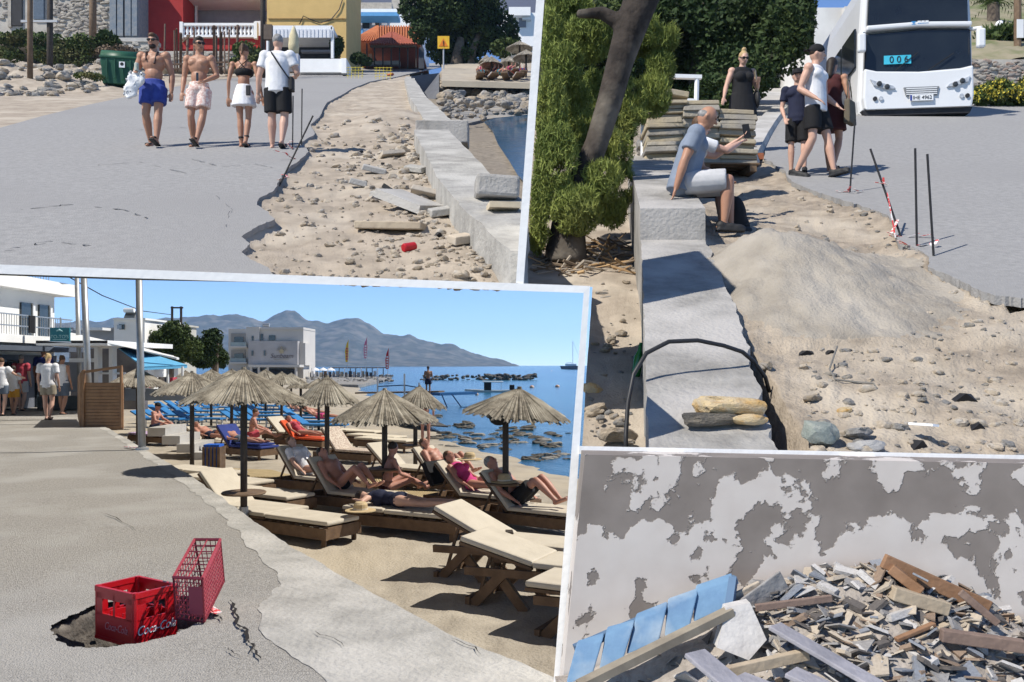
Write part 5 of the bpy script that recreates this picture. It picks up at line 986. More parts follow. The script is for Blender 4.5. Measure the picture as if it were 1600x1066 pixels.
# red crate
redp = M('red_plastic', (.50,.008,.014), (.44,.006,.012), 2, .35, spec=.5); cw, cd, chh = .36, .27, .30
cr_ = thing('red_drinks_crate', 'bright red plastic drinks crate standing in the pothole', 'crate', Vector((at(213, 960, 5.17).x, 5.17, -.115)), radians(-33)); 
def crate_side(M_, w_, nm):
    def P_(x, z, sx, sz, th=.012, dy=0): 
        mb.box(M_ @ Vector((x, dy, z)), (sx, th, sz), M_.to_3x3())
    mb = MB(); P_(0, .075, w_, .15); P_(0, .285, w_, .03, .02); P_(0, .235, w_, .07) if False else None
    P_(-w_/2+.035, .21, .07, .14); P_(w_/2-.035, .21, .07, .14); P_(0, .21, .018, .14); P_(0, .26, w_, .05); P_(0, .01, w_, .02, .02)
    return obj(nm, mb, redp, cr_)
for a_, w_, off in ((0, cw, cd/2), (pi/2, cd, cw/2), (pi, cw, cd/2), (-pi/2, cd, cw/2)):
    M_ = Matrix.Rotation(a_, 4, 'Z') @ Matrix.Translation((0,-off,0)); sd = crate_side(M_, w_, 'side')
    if a_ == 0: text('logo_text', 'Coca-Cola', .062, M('faded_red_print', (.62,.20,.20), None, 4, .5), sd, M_ @ Vector((.02,-.008,.085)), (pi/2, 0, 0), .001, shear=.35, sx=.8)
    if a_ == pi/2: text('logo_text', 'Coca-Cola', .072, whitep, sd, M_ @ Vector((0,-.008,.085)), (pi/2, 0, pi/2), .001, shear=.35, sx=.8)
for sx in (-1, 1):
    for sy in (-1, 1): obj('corner_post', MB().tube([(sx*(cw/2-.008), sy*(cd/2-.008), 0), (sx*(cw/2-.008), sy*(cd/2-.008), .302)], .017, 8), redp, cr_)
obj('bottom', MB().box((0,0,.02), (cw,cd,.015)), redp, cr_)
for x in (-.06,.06): obj('divider', MB().box((x,0,.10), (.008,cd-.02,.14)), redp, cr_)
# pink-red wire basket leaning behind it
bk_ = thing('leaning_basket', 'faded red lattice basket tipped up behind the drinks crate', 'basket', g3(298, 972)); pk = M('faded_red_plastic', (.36,.055,.075), (.30,.045,.06), 4, .5)
Yf, Yb = 5.02, 5.42; Lk = bk_.location
C8 = [at(276,966,Yf), at(319,972,Yf-.04), at(316,904,Yf-.02), at(271,902,Yf+.02), at(316,912,Yb), at(350,908,Yb), at(344,843,Yb), at(304,843,Yb+.02)]; C8 = [p-Lk for p in C8]
def lattice(a, b, c, d, nu, nv, r=.0028, nm='side', diag=False):
    mb = MB(); q = lambda s, t: a.lerp(b, s).lerp(d.lerp(c, s), t)
    for i in range(nu+1): mb.tube([q(i/nu, 0), q(i/nu, 1)], r*(2.4 if i in (0, nu) else 1), 5)
    for i in range(nv+1): mb.tube([q(0, i/nv), q(1, i/nv)], r*(2.4 if i in (0, nv) else 1), 5)
    if diag:
        for i in range(-nv, nu): 
            s0, t0 = (i/nu, 0) if i >= 0 else (0, -i/nv); s1 = min(1, s0+(1-t0)*nv/nu); mb.tube([q(s0, t0), q(s1, t0+(s1-s0)*nu/nv)], r*.9, 4)
    obj(nm, mb, pk, bk_)
lattice(C8[0], C8[1], C8[2], C8[3], 7, 9, nm='end_panel'); lattice(C8[1], C8[5], C8[6], C8[2], 14, 10, nm='side_panel', diag=True); lattice(C8[3], C8[2], C8[6], C8[7], 2, 6, .004, nm='top_panel'); lattice(C8[0], C8[4], C8[7], C8[3], 10, 8, nm='side_panel'); lattice(C8[0], C8[1], C8[5], C8[4], 5, 8, nm='bottom_panel'); lattice(C8[4], C8[5], C8[6], C8[7], 5, 6, nm='back_panel')
cx = sum(C8[:4], Vector())/4; obj('label_plate', MB().prism([C8[0].lerp(C8[1], .5).lerp(C8[3].lerp(C8[2], .5), .15), C8[1].lerp(C8[2], .15), C8[1].lerp(C8[2], .8), C8[0].lerp(C8[1], .5).lerp(C8[3].lerp(C8[2], .5), .8)], (0,-.006,0)), pk, bk_)
mb = MB(); P0 = g3(318, 972)
s_ = P0+Vector((-.05,.02,.03))
for k in range(9): e_ = P0+Vector((R.uniform(-.08,.14), R.uniform(-.03,.25), .02+R.uniform(0,.05))); mb.bar(s_, e_, .03, .003); s_ = e_
tag(obj('barrier_tape', mb, tape), 'red and white tape torn round the tipped basket', 'tape')
# ---- lamp posts and cable
for u, vb, r, lab in ((222,703,.055,'grey steel lamp post standing at the promenade steps'),(140,662,.075,'grey steel lamp post beside the wooden screen'),(126,640,.07,'thin grey post behind the wooden screen')):
    q = g3(u, vb); o = thing('lamp_post', lab, 'post', q); top = at(u-{222:5,140:9,126:6}[u], 432, q.y+.02)-q; obj('shaft', MB().tube([(0,0,0), top], [r*1.15, r], 14), steel, o, smooth=True); obj('foot_plate', MB().lathe([(r*2,0),(r*2,.03),(r*1.2,.05)], 14), steel, o)
q = g3(222, 703); tag(obj('barrier_tape', MB().bar(g3(196,700)+Vector((0,0,.02)), q+Vector((0,-.06,.04)), .05, .01), tape), 'red and white tape tied round the foot of the lamp post', 'tape')
tag(obj('power_cable', MB().tube([at(60, 395, 30), at(106, 432, 32), at(160, 462, 36), at(222, 486, 44), at(268, 492, 60)], .022, 6), black), 'black power cable crossing the sky to the far pylon', 'cable')
# ---- wooden screen
ws = thing('wooden_screen', 'brown slatted wooden screen on the promenade edge', 'screen', g3(160, 667)); Y0 = ws.location.y
for k in range(14): v0 = 599+k*5.1; part(130, v0, 192, v0+4.5, Y0, .05, woodw, 'slat', ws)
part(128, 578, 131, 668, Y0, .08, woodw, 'post', ws, Yoff=-.04); part(187, 574, 190, 668, Y0, .08, woodw, 'post', ws, Yoff=-.04); obj('top_rail', MB().bar(at(128,582,Y0)-ws.location, at(191,573,Y0)-ws.location, .06), woodw, ws); part(130, 598, 192, 672, Y0, .04, wood, 'backing', ws, Yoff=.06)
obj('return_panel', MB().prism([at(128,582,Y0)-ws.location, at(128,668,Y0)-ws.location, at(124,650,Y0+3)-ws.location, at(124,590,Y0+3)-ws.location], (-.05,0,0)), woodw, ws)
# ---- white house on the left
wh3 = thing('white_hotel_house', 'two storey white house with balcony railing at the left', 'house', Vector((-14.3,24,0))); Lq = wh3.location
def wb_(x0, x1, y0, y1, z0_, z1_, m, nm, par=None): return obj(nm, MB().box(((x0+x1)/2-Lq.x, (y0+y1)/2-Lq.y, (z0_+z1_)/2), (x1-x0, y1-y0, z1_-z0_)), m, par or wh3)
wb_(-24,-14.3, 14, 28, 0, 3.62, white, 'wall'); wb_(-24,-13.9, 13.8, 28.6, 3.62, 4.0, white, 'roof_slab'); wb_(-14.35,-13.7, 14, 28, 2.08, 2.30, white, 'balcony_slab')
for y in (24.3, 26.3, 27.3): wn_ = wb_(-14.33,-14.24, y-.28, y+.28, 2.3, 3.28, glass, 'balcony_door'); wb_(-14.32,-14.20, y+.28, y+.40, 2.3, 3.3, whitep, 'door_frame', wn_).location = (0,0,0)
for i in range(56): y = 21+i*.125; obj('baluster', MB().tube([(-13.75-Lq.x, y-Lq.y, 2.3), (-13.75-Lq.x, y-Lq.y, 2.85)], .010, 5), steel, wh3)
for z in (2.86, 2.55): obj('handrail', MB().bar((-13.75-Lq.x, 20.9-Lq.y, z), (-13.75-Lq.x, 28-Lq.y, z), .035), steel, wh3)
for i in range(40): y = 22+i*.16; obj('roof_bar', MB().tube([(-14.6-Lq.x, y-Lq.y, 4.0), (-14.6-Lq.x, y-Lq.y, 4.42)], .012, 5), steel, wh3)
obj('roof_rail', MB().bar((-14.6-Lq.x, 22-Lq.y, 4.42), (-14.6-Lq.x, 28.4-Lq.y, 4.42), .03), steel, wh3); obj('black_towel', MB().box((-13.72-Lq.x, 25.6-Lq.y, 2.62), (.04,.3,.5)), CL['black'], wh3)
obj('wall_lamp', MB().blob((-14.25-Lq.x, 24.9-Lq.y, 3.45), .06), whitep, wh3); wb_(-14.32,-13.2, 22, 28, 1.85, 1.98, M('dark_awning', (.10,.12,.16), None, 3, .8), 'awning'); wb_(-14.32,-14.22, 20, 28, .05, 1.75, M('dim_shopfront', (.16,.17,.20), (.10,.11,.13), 1.5, .5), 'shopfront')
for y in (23.2, 25.4, 27.2): wb_(-14.3,-14.16, y-.5, y+.5, .1, 1.6, glass, 'shop_window')
wh3.scale = (1.155,)*3; wh3.location = (Lq.x*1.155, Lq.y*1.155, EYE-(EYE-Lq.z)*1.155)
sg3 = thing('taverna_sign', 'teal sign board with white lettering above the taverna', 'sign', at(93, 523, 23.5)); part(78, 512, 108.5, 533.5, 23.5, .06, M('teal_sign', (.03,.20,.25), None, 2, .5), 'board', sg3); text('sign_text', "TO-TO'S", .125, M('pale_teal_print', (.35,.62,.66), None, 3, .5), sg3, at(93, 526.5, 23.46)-sg3.location); obj('sign_line', MB().box(at(93, 530.8, 23.46)-sg3.location, (.36,.006,.02)), MATS['pale_teal_print'], sg3)
obj('leaf_mark', MB().tube([at(88,517.5,23.45)-sg3.location, at(93,515.5,23.45)-sg3.location, at(98,518,23.45)-sg3.location], [.01,.03,.008], 6), MATS['pale_teal_print'], sg3); obj('hanger', MB().tube([(0,.05,.15),(0,.05,.45)], .02, 6).bar((-.3,.05,-.17), (-.3,1.2,-.17), .03), steel, sg3)
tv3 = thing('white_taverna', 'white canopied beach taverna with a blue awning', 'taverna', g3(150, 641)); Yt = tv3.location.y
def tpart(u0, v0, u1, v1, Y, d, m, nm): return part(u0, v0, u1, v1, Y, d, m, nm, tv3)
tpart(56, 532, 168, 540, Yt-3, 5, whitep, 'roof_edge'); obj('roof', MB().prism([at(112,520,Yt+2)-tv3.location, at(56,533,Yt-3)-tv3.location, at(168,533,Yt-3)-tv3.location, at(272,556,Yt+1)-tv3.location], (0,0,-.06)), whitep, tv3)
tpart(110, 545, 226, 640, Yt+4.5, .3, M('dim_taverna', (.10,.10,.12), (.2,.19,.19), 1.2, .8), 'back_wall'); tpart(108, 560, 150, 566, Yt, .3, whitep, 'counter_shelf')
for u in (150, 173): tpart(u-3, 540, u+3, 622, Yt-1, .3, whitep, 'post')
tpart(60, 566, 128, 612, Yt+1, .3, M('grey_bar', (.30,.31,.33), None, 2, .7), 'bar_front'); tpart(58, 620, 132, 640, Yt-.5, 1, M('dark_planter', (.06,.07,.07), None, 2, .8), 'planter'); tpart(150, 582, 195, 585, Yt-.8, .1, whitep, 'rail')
bl_ = M('blue_awning', (.13,.42,.68), (.11,.37,.62), 2, .7); obj('awning', MB().prism([at(181,540,Yt+1)-tv3.location, at(198,541,Yt+2.5)-tv3.location, at(292,570,Yt-1.5)-tv3.location, at(224,573,Yt-3)-tv3.location], (0,0,-.04)), bl_, tv3); obj('valance', MB().prism([at(224,573,Yt-3)-tv3.location, at(292,570,Yt-1.5)-tv3.location, at(292,575,Yt-1.5)-tv3.location, at(224,578.5,Yt-3)-tv3.location], (0,.03,0)), bl_, tv3)
obj('gable', MB().prism([at(166,532,Yt-3)-tv3.location, at(182,533,Yt-2)-tv3.location, at(276,559,Yt-2)-tv3.location, at(276,562,Yt-2)-tv3.location, at(182,539,Yt-2.2)-tv3.location], (0,.2,0)), whitep, tv3)
for u in (225, 262, 285): obj('awning_post', MB().tube([at(u,573,Yt-2)-tv3.location, at(u,612,Yt-2)-tv3.location], .04, 8), whitep, tv3)
tpart(195, 607, 300, 626, Yt+2, .6, M('grey_blue_wall', (.24,.27,.32), None, 2, .8), 'low_wall')
for i in range(9): u = 205+i*10; tpart(u, 590, u+5, 608, Yt+1.5+(i % 3)*.6, .4, (woodd, CL['denim'], CL['coral'], whitep)[i % 4], 'chair')
for lab, u0, v0, u1, v1, Y3, m_ in (('white flat roofed house with solar heater behind the taverna', 178, 499, 226, 545, 60, white), ('grey house behind the taverna roof', 108, 514, 182, 545, 62, M('grey_house', (.40,.40,.42), None, 1, .85)), ('small pale house with pergola behind the lamp post', 216, 506, 262, 560, 66, M('cream_house', (.5,.49,.45), None, 1, .85))):
    hb_ = thing('flat_roofed_house', lab, 'house', at((u0+u1)/2, 588, Y3)); part(u0, v0, u1, 590, Y3, 6, m_, 'wall', hb_); part(u0-1, v0-2, u1+1, v0+1, Y3, 6.4, m_, 'parapet', hb_, Yoff=-.2)
    part(u0+8, v0+8, u0+16, v0+16, Y3, .1, glass, 'window', hb_, Yoff=-.1)
    if u0 == 178: obj('solar_panel', MB().prism([at(192,500,Y3)-hb_.location, at(212,500,Y3)-hb_.location, at(214,487,Y3+1.5)-hb_.location, at(197,487,Y3+1.5)-hb_.location], (0,.1,.05)), glass, hb_); obj('tank', MB().tube([at(194,485,Y3+1)-hb_.location, at(210,485,Y3+1)-hb_.location], .16, 12), whitep, hb_); part(183, 508, 190, 514, Y3, .2, steel, 'air_conditioner', hb_, Yoff=-.2)
    if u0 == 216: part(216, 500, 256, 502, Y3, 2, woodd, 'pergola', hb_, Yoff=-1)
    if u0 == 108: part(115, 512, 160, 516, Y3, 3, whitep, 'canopy', hb_, Yoff=-1.5)
py = thing('pylon', 'wooden twin pole pylon above the trees', 'pylon', at(276, 560, 70))
for u in (269, 283): obj('pole', MB().tube([at(u,560,70)-py.location, at(u,479,70)-py.location], .10, 8), woodd, py)
obj('cross_arm', MB().bar(at(267,481,70)-py.location, at(286,481,70)-py.location, .12), woodd, py)
# ---- trees
for k, (lab, cs_, Y3) in enumerate((('bushy green tree left of the beach hotel', [(255,530,26,22),(275,520,24,20),(290,545,28,22),(268,555,30,16),(240,548,16,14)], 62), ('darker tree right beside the beach hotel', [(325,540,22,24),(340,560,18,18),(318,562,24,14),(335,525,14,12)], 66))):
    tb = thing('pine_tree', lab, 'tree', at(cs_[0][0]+10, 592, Y3)); Lt = tb.location; obj('trunk', MB().tube([(0,0,-.3),(.1,0,1.2),(.2,0,2.6)], [.28,.24,.15], 8), bark, tb); obj('crown', plain(leafcloud([(at(u, v, Y3+R.uniform(-1,1))-Lt, (ru/F*Y3, ru/F*Y3, rv/F*Y3)) for u, v, ru, rv in cs_], 22000, .11, 3+k), 'crown'), leafA if k == 0 else leafB, tb)
# ---- beach hotel
Yh = 165; ht = thing('beach_hotel', 'three storey cream beach hotel with sun emblem on its wall', 'hotel', at(416, 590, Yh)); crm = M('cream_render', (.58,.55,.50), (.54,.51,.47), .3, .85); crd = M('grey_cream_render', (.46,.44,.43), None, .3, .85)
hp_ = lambda *a, **k: part(*a, ht, **k)
hp_(357, 514, 385, 592, Yh, 10, crm, 'left_wing'); hp_(385, 511, 405, 592, Yh, 10, crm, 'stair_tower'); hp_(404, 514, 474, 592, Yh, 10, crm, 'main_wing', Yoff=.5); hp_(388, 533, 465, 571, Yh, 1.5, crd, 'emblem_wall', Yoff=-1.5); hp_(465, 536, 477, 571, Yh, 6, crm, 'side_wing', Yoff=-.5); hp_(404, 511.5, 474, 515, Yh, 10, crm, 'parapet', Yoff=.2)
for v0, v1 in ((521,541),(547,566)):
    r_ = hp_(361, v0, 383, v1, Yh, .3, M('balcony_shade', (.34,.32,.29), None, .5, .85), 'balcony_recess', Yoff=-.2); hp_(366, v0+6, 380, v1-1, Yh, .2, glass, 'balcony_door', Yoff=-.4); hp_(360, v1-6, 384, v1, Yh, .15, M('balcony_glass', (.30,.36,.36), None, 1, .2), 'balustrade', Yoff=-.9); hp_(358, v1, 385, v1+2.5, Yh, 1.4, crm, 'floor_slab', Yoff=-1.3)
for u in (393, 412): hp_(u, 548, u+2.5, 556, Yh, .2, glass, 'window', Yoff=-1.7)
hp_(393, 525, 396, 532, Yh, .2, glass, 'window', Yoff=-.15); hp_(420, 524, 430, 532, Yh, .2, glass, 'window', Yoff=.35); hp_(407, 522, 411, 532, Yh, .2, glass, 'door', Yoff=.35); hp_(388, 570, 468, 574, Yh, 5, crm, 'canopy', Yoff=-4); hp_(392, 576, 462, 590, Yh, .3, darkm, 'open_front', Yoff=-2); 
for u in (392, 404, 418, 462): hp_(u-1.5, 573, u+1.5, 590, Yh, .5, crm, 'column', Yoff=-3.8)
sunm = M('emblem_gold', (.45,.38,.24), None, 2, .6); e0 = at(440, 549, Yh-1.62)-ht.location
for i in range(9): a = pi*(i+.5)/9; obj('sun_ray', MB().bar(e0+Vector((cos(a)*.5,-.05,sin(a)*.5)), e0+Vector((cos(a)*1.05,-.05,sin(a)*.95)), .10, .04), sunm, ht)
obj('sun_disc', MB().lathe([(0,0),(.42,.01),(.42,.05)], 18).xf(Matrix.Translation(e0) @ Matrix.Rotation(pi/2, 4, 'X')), sunm, ht); text('hotel_name', 'Sunbeam', 1.15, M('emblem_brown', (.10,.08,.09), None, 2, .6), ht, at(440, 556.5, Yh-1.6)-ht.location, shear=.3); obj('underline', MB().bar(at(428,562,Yh-1.6)-ht.location, at(452,561,Yh-1.6)-ht.location, .05), sunm, ht); obj('roof_tank', MB().tube([at(411,508,Yh+3)-ht.location, at(421,508,Yh+3)-ht.location], .35, 10), steel, ht)
# ---- far shore bar, flags, jetty, breakwater, boats
fb = struct(obj('rocky_point', MB().prism([at(u, v, HW*F/(v-HZ)) for u, v in ((480,604),(560,606),(600,597),(612,592),(560,590),(480,590))], (0,0,.35)), rockG))
for i in range(140): u = R.uniform(480, 612); v = R.uniform(588, 603-(u-480)*.03); Y3 = HW*F/(v-HZ); rock(at(u, v, Y3)+Vector((0,0,.3)), R.uniform(2,4.5)/F*Y3, R.choice((rockD, rockG)), fb)
br = thing('beach_bar', 'wooden beach bar with sun shades on the rocky point', 'beach bar', at(530, 590, 170)); 
for i in range(14): u = 487+i*8.6; obj('post', MB().tube([at(u,592,170)-br.location, at(u,575,170)-br.location], .09, 6), woodd if i % 3 else whitep, br)
part(515, 574, 605, 575.5, 170, 3, wood, 'roof_beam', br)
for i in range(16): u = 486+i*6.5; part(u, 580+(i % 3), u+4, 590, 171, 1, (CL['white'], steel, CL['cream'], wood, CL['denim'])[i % 5], 'furniture', br)
for u in (493, 505, 517): obj('parasol', MB().lathe([(.9,0),(.5,.3),(.02,.55)], 10, at(u,579,168)-br.location), whitep, br)
for u, v0, v1, m_, lab in ((542,533,566,M('yellow_flag', (.75,.50,.03), (.6,.4,.02), 3, .7),'yellow feather flag on the rocky point'),(571,529,560,M('magenta_flag', (.55,.03,.18), (.6,.3,.4), 1.5, .7),'magenta and white feather flag on the rocky point'),(605,546,577,M('red_flag', (.55,.02,.03), (.45,.02,.02), 2, .7),'red feather flag at the end of the point')):
    o = thing('feather_flag', lab, 'flag', at(u, 593, 150)); Lf = o.location; obj('pole', MB().tube([(0,0,0), at(u+3,v0-4,150)-Lf], .04, 6), steel, o); obj('cloth', MB().prism([at(a_,b_,150)-Lf for a_, b_ in ((u+3,v0-3),(u-1,v0+6),(u-3,v0+16),(u-2,v1),(u+2,v1),(u+3,v0+14))], (0,.04,0)), m_, o)
    for k in range(5): obj('letter', MB().box(at(u, v0+12+k*4, 149.9)-Lf, (.28,.02,.24)), whitep if m_.name != 'yellow_flag' else CL['coral'], o)
bw_ = thing('breakwater', 'low rock breakwater out on the blue sea', 'breakwater', at(745, 594, 165)); 
for i in range(120): u = 658+178*R.random(); h_ = 1 if u < 760 else 1.25; v = R.uniform(585+abs(u-770)*.02, 596); rock(at(u, v, 160+R.uniform(-4,6))-bw_.location, R.uniform(2.5,5)*h_/F*160, rockD, bw_)
jt = thing('jetty', 'steel and wood bathing jetty with a blue floating deck', 'jetty', at(660, 640, 52)); 
obj('deck', MB().bar(at(560,614,58)-jt.location, at(690,612,56)-jt.location, .9, .10), wood, jt); obj('floating_deck', MB().bar(at(678,616,60)-jt.location, at(736,614,62)-jt.location, 1.4, .18), M('blue_float', (.03,.14,.34), None, 2, .6), jt)
for u in (590, 632, 655): obj('post', MB().tube([at(u,640,56)-jt.location, at(u,{590:590,632:584,655:598}[u],56)-jt.location], .06, 6), steel, jt)
for a_, b_ in (((632,602),(590,604)),((655,606),(632,602)),((700,640),(690,616)),((722,638),(706,616)),((690,640),(730,636))): obj('rail', MB().bar(at(*a_,56)-jt.location, at(*b_,56)-jt.location, .07), M('blue_steel', (.04,.10,.22), None, 2, .5), jt)
bt3 = thing('motor_boat', 'white motor boat with a canopy moored off the jetty', 'boat', at(765, 619, 88)); Bq = lambda u, v, y=0: at(u, v, 88)-bt3.location+Vector((0,y,0))
hl_ = MB(); sec = []
for u, w_, vt, vb in ((726,.02,608,612),(738,.7,608.5,616),(755,.95,609.5,618),(780,1.0,610,618),(802,.95,609,617)): c0 = Bq(u, vt); c1 = Bq(u, vb); sec.append([c0+Vector((0,-w_,0)), c1+Vector((0,-w_*.7,0)), c1+Vector((0,w_*.7,0)), c0+Vector((0,w_,0))])
strip('hull', sec, whitep, bt3); obj('stripe', MB().bar(Bq(756,615,-1.03), Bq(786,615,-1.03), .05, .22), M('hull_navy', (.03,.04,.12), None, 2, .4), bt3); obj('canopy', MB().bar(Bq(754,596.5), Bq(786,597), 1.5, .10), whitep, bt3); obj('console', MB().box(Bq(762,604), (.7,.7,.8)), darkm, bt3); obj('engine', MB().box(Bq(800,607), (.5,.5,.7)), black, bt3, bevel=.08)
for u in (757, 783): obj('canopy_pole', MB().tube([Bq(u,609), Bq(u,597)], .025, 6), steel, bt3)
yt = thing('sailing_yacht', 'dark sailing yacht at anchor near the horizon', 'yacht', at(893, 577, 560)); Yq = lambda u, v, y=0: at(u, v, 560)-yt.location+Vector((0,y,0))
strip('hull', [[Yq(875,572,-1), Yq(877,577,-.6), Yq(877,577,.6), Yq(875,572,1)], [Yq(890,572,-2), Yq(890,577.5,-1.4), Yq(890,577.5,1.4), Yq(890,572,2)], [Yq(912,571.5,-1.5), Yq(910,577.5,-1), Yq(910,577.5,1), Yq(912,571.5,1.5)]], M('navy_hull', (.03,.045,.09), None, 1, .4), yt); obj('cabin', MB().box(Yq(892,570), (7,2.4,1.4)), whitep, yt, bevel=.3); obj('mast', MB().tube([Yq(895,572), Yq(895,533)], .14, 6), steel, yt); obj('boom', MB().bar(Yq(895,567), Yq(885,567), .3), whitep, yt); obj('stay', MB().tube([Yq(895,534), Yq(911,571)], .05, 4), black, yt)
for u, v in ((831,606),(871,605),(745,617.5),(862,580)): q = at(u, v, HW*F/(v-HZ)); tag(obj('mooring_buoy', MB().blob((0,0,.05), (.28,.28,.24) if v < 610 else (.15,.15,.15), nu=10), M('orange_buoy', (.55,.22,.10), (.6,.5,.4), 3, .5), None, q, smooth=True), {831:'pale orange buoy right of the motor boat',871:'small orange buoy farthest right on the water',745:'yellow buoy beside the motor boat bow',862:'tiny buoy near the horizon by the yacht'}[u], 'buoy')
# ---- shore rocks
sr = struct(obj('shore_rocks', MB().prism([at(u, v, HS*F/(v-HZ)) for u, v in ((560,640),(640,640),(700,668),(640,664))], (0,0,.05)), rockD))
for u, v, w_, h_, n_ in ((800,682,60,14,26),(860,690,34,16,18),(850,716,44,8,20),(720,665,24,5,10),(690,685,20,7,12),(640,650,40,10,30),(735,690,30,6,12),(610,635,50,8,30),(760,700,30,5,10),(700,700,14,4,6)):
    for i in range(n_): uu = u+R.gauss(0,.45)*w_; vv = v+R.gauss(0,.45)*h_; Y3 = (HW+.02)*F/(vv-HZ); s_ = R.uniform(3,9)/F*Y3; rock(at(uu, vv, Y3)+Vector((0,0,s_*.1)), (s_*1.9, s_, s_*.85), R.choice((rockD, rockD, rockG)), sr, rot=(R.uniform(-.2,.2), R.uniform(-.25,.25), R.uniform(-.5,.5)))
# ================================================================ parasols, loungers and people on the beach
COL[0] = C_LOW
def sandpt(u, v): p = s3(u, v); return Vector((p.x, p.y, zsand3(p.x, p.y)))
PAR = [(381,838,583,626,92,'largest thatched parasol, nearest the promenade edge',(0,0)),(300,745,585,613,58,'thatched parasol behind the largest one, above the blue bin',(0,0)),(511,762,594,630,52,'thatched parasol in the middle above the reclining bathers',(0,0)),(601,790,614,655,80,'thatched parasol whose pole stands behind the woman lying in navy',(0,0)),(790,820,611,645,80,'tilted thatched parasol nearest the sea at the right',(.05,.10)),(649,738,607,634,42,'thatched parasol partly hidden behind the middle right one',(0,.05)),
       (215,698,578,602,48,'thatched parasol beside the wooden screen',(0,0)),(362,690,580,600,40,'thatched parasol behind the largest parasol',(0,0)),(440,678,584,600,30,'small thatched parasol before the beach hotel',(0,0)),(470,668,596,606,22,'small thatched parasol farther along the beach',(0,0)),(498,672,594,606,24,'small thatched parasol left of the rocky point',(0,0)),(330,665,580,596,30,'distant thatched parasol behind the blue sunbeds',(0,0)),(415,655,580,594,24,'distant thatched parasol below the hotel wall',(0,0)),(455,650,585,596,20,'farthest thatched parasol by the hotel terrace',(0,0)),(290,655,582,596,24,'distant thatched parasol at the taverna wall',(0,0))]
for i, (u, vb, vt, vr, hw, lab, tl) in enumerate(PAR):
    b = sandpt(u, vb); Hh = (vb-vt)/F*b.y; t_ = thatch_parasol(lab, b, Hh, hw/F*b.y*.97, .048 if i < 7 else .05, tl, 'thatched parasols on the beach', 230 if i < 7 else 110, 40+i, (vr-vt)/F*b.y)
    if i in (0, 3, 4, 5): obj('shelf', MB().lathe([(.30,.0),(.31,.015),(.30,.03)], 18, (0,0,{0:.60,3:.62,4:.62,5:.6}[i])), wood, t_)
    if i == 0: obj('pole_sleeve', MB().tube([(0,0,0),(0,0,.42)], .062, 12), steel, t_)
cush = M('cream_cushion', (.58,.52,.42), (.50,.445,.355), 3, .9, .2, 20); slatw = M('lounger_wood', (.17,.105,.06), (.105,.064,.037), 6, .7, .2, 40)
def lounger(u, v, yaw, back, lab, cover=None, box=True, W_=.68, L=1.95):
    t = thing('sun_lounger', lab, 'sun lounger', sandpt(u, v)-Vector((0,0,.02)), yaw, 'wooden sun loungers on the beach'); cv = CL[cover] if cover else cush; hz0 = .28
    if box:
        for s in (-1, 1): obj('side_board', MB().box((0, s*(W_/2-.02), .19), (L,.035,.15)), slatw, t)
        for s in (-1, 1): obj('end_board', MB().box((s*(L/2-.02), 0, .19), (.035,W_-.08,.14)), slatw, t)
        for sx in (-1, 1):
            for sy in (-1, 1): obj('leg', MB().box((sx*(L/2-.09), sy*(W_/2-.055), .09), (.07,.03,.20)), slatw, t)
        hinge = -.25; top = .27
    else:
        top = .42; hinge = -.15
        for s in (-1, 1):
            obj('rail', MB().bar((-L*.45, s*(W_/2-.03), top-.06), (L/2, s*(W_/2-.03), top), .045, .08), slatw, t)
            obj('leg', MB().bar((L*.40, s*(W_/2-.03), 0), (L*.36, s*(W_/2-.03), top), .05, .09), slatw, t); obj('leg', MB().bar((-L*.12, s*(W_/2-.09), 0), (-L*.30, s*(W_/2-.09), top-.02), .05, .10), slatw, t); obj('leg', MB().bar((-L*.42, s*(W_/2-.05), .0), (-L*.22, s*(W_/2-.05), top-.02), .05, .10), slatw, t)
        obj('foot_bar', MB().bar((-L*.43,-W_/2,.06), (-L*.43,W_/2,.06), .05, .09), slatw, t)
    for k in range(7): x = hinge+.1+k*(L/2-hinge-.15)/6; obj('slat', MB().box((x,0,top), (.09,W_-.09,.02)), slatw, t)
    ba = radians(back); bl = L/2+hinge; e = Vector((hinge-bl*cos(ba), 0, top+.02+bl*sin(ba))); h0 = Vector((hinge,0,top+.02)); Mb = Matrix.Rotation(ba, 3, 'Y')
    fr_b = obj('backrest', MB().bar(h0+Vector((0,W_/2-.06,0)), e+Vector((0,W_/2-.06,0)), .05, .03).bar(h0-Vector((0,W_/2-.06,0)), e-Vector((0,W_/2-.06,0)), .05, .03), slatw, t)
    for k in range(6): obj('slat', MB().box(h0.lerp(e, (k+.6)/6.2), (.08,W_-.1,.018), Mb), slatw, fr_b)
    if back > 10: obj('prop', MB().bar(h0.lerp(e, .6)+Vector((0,.2,0)), (hinge-bl*.75,.2,.12), .03).bar(h0.lerp(e, .6)-Vector((0,.2,0)), (hinge-bl*.75,-.2,.12), .03), slatw, fr_b)
    nn = Vector((sin(ba), 0, cos(ba))) if True else None
    obj('mattress', MB().box(((hinge+L/2)/2, 0, top+.06), (L/2-hinge-.01, W_-.06, .06)), cv, t, bevel=.022)
    obj('back_cushion', MB().box(h0.lerp(e, .5)+nn*.05, (bl, W_-.06, .06), Mb), cv, t, bevel=.022)
    return t, top+.10
YW = -.58
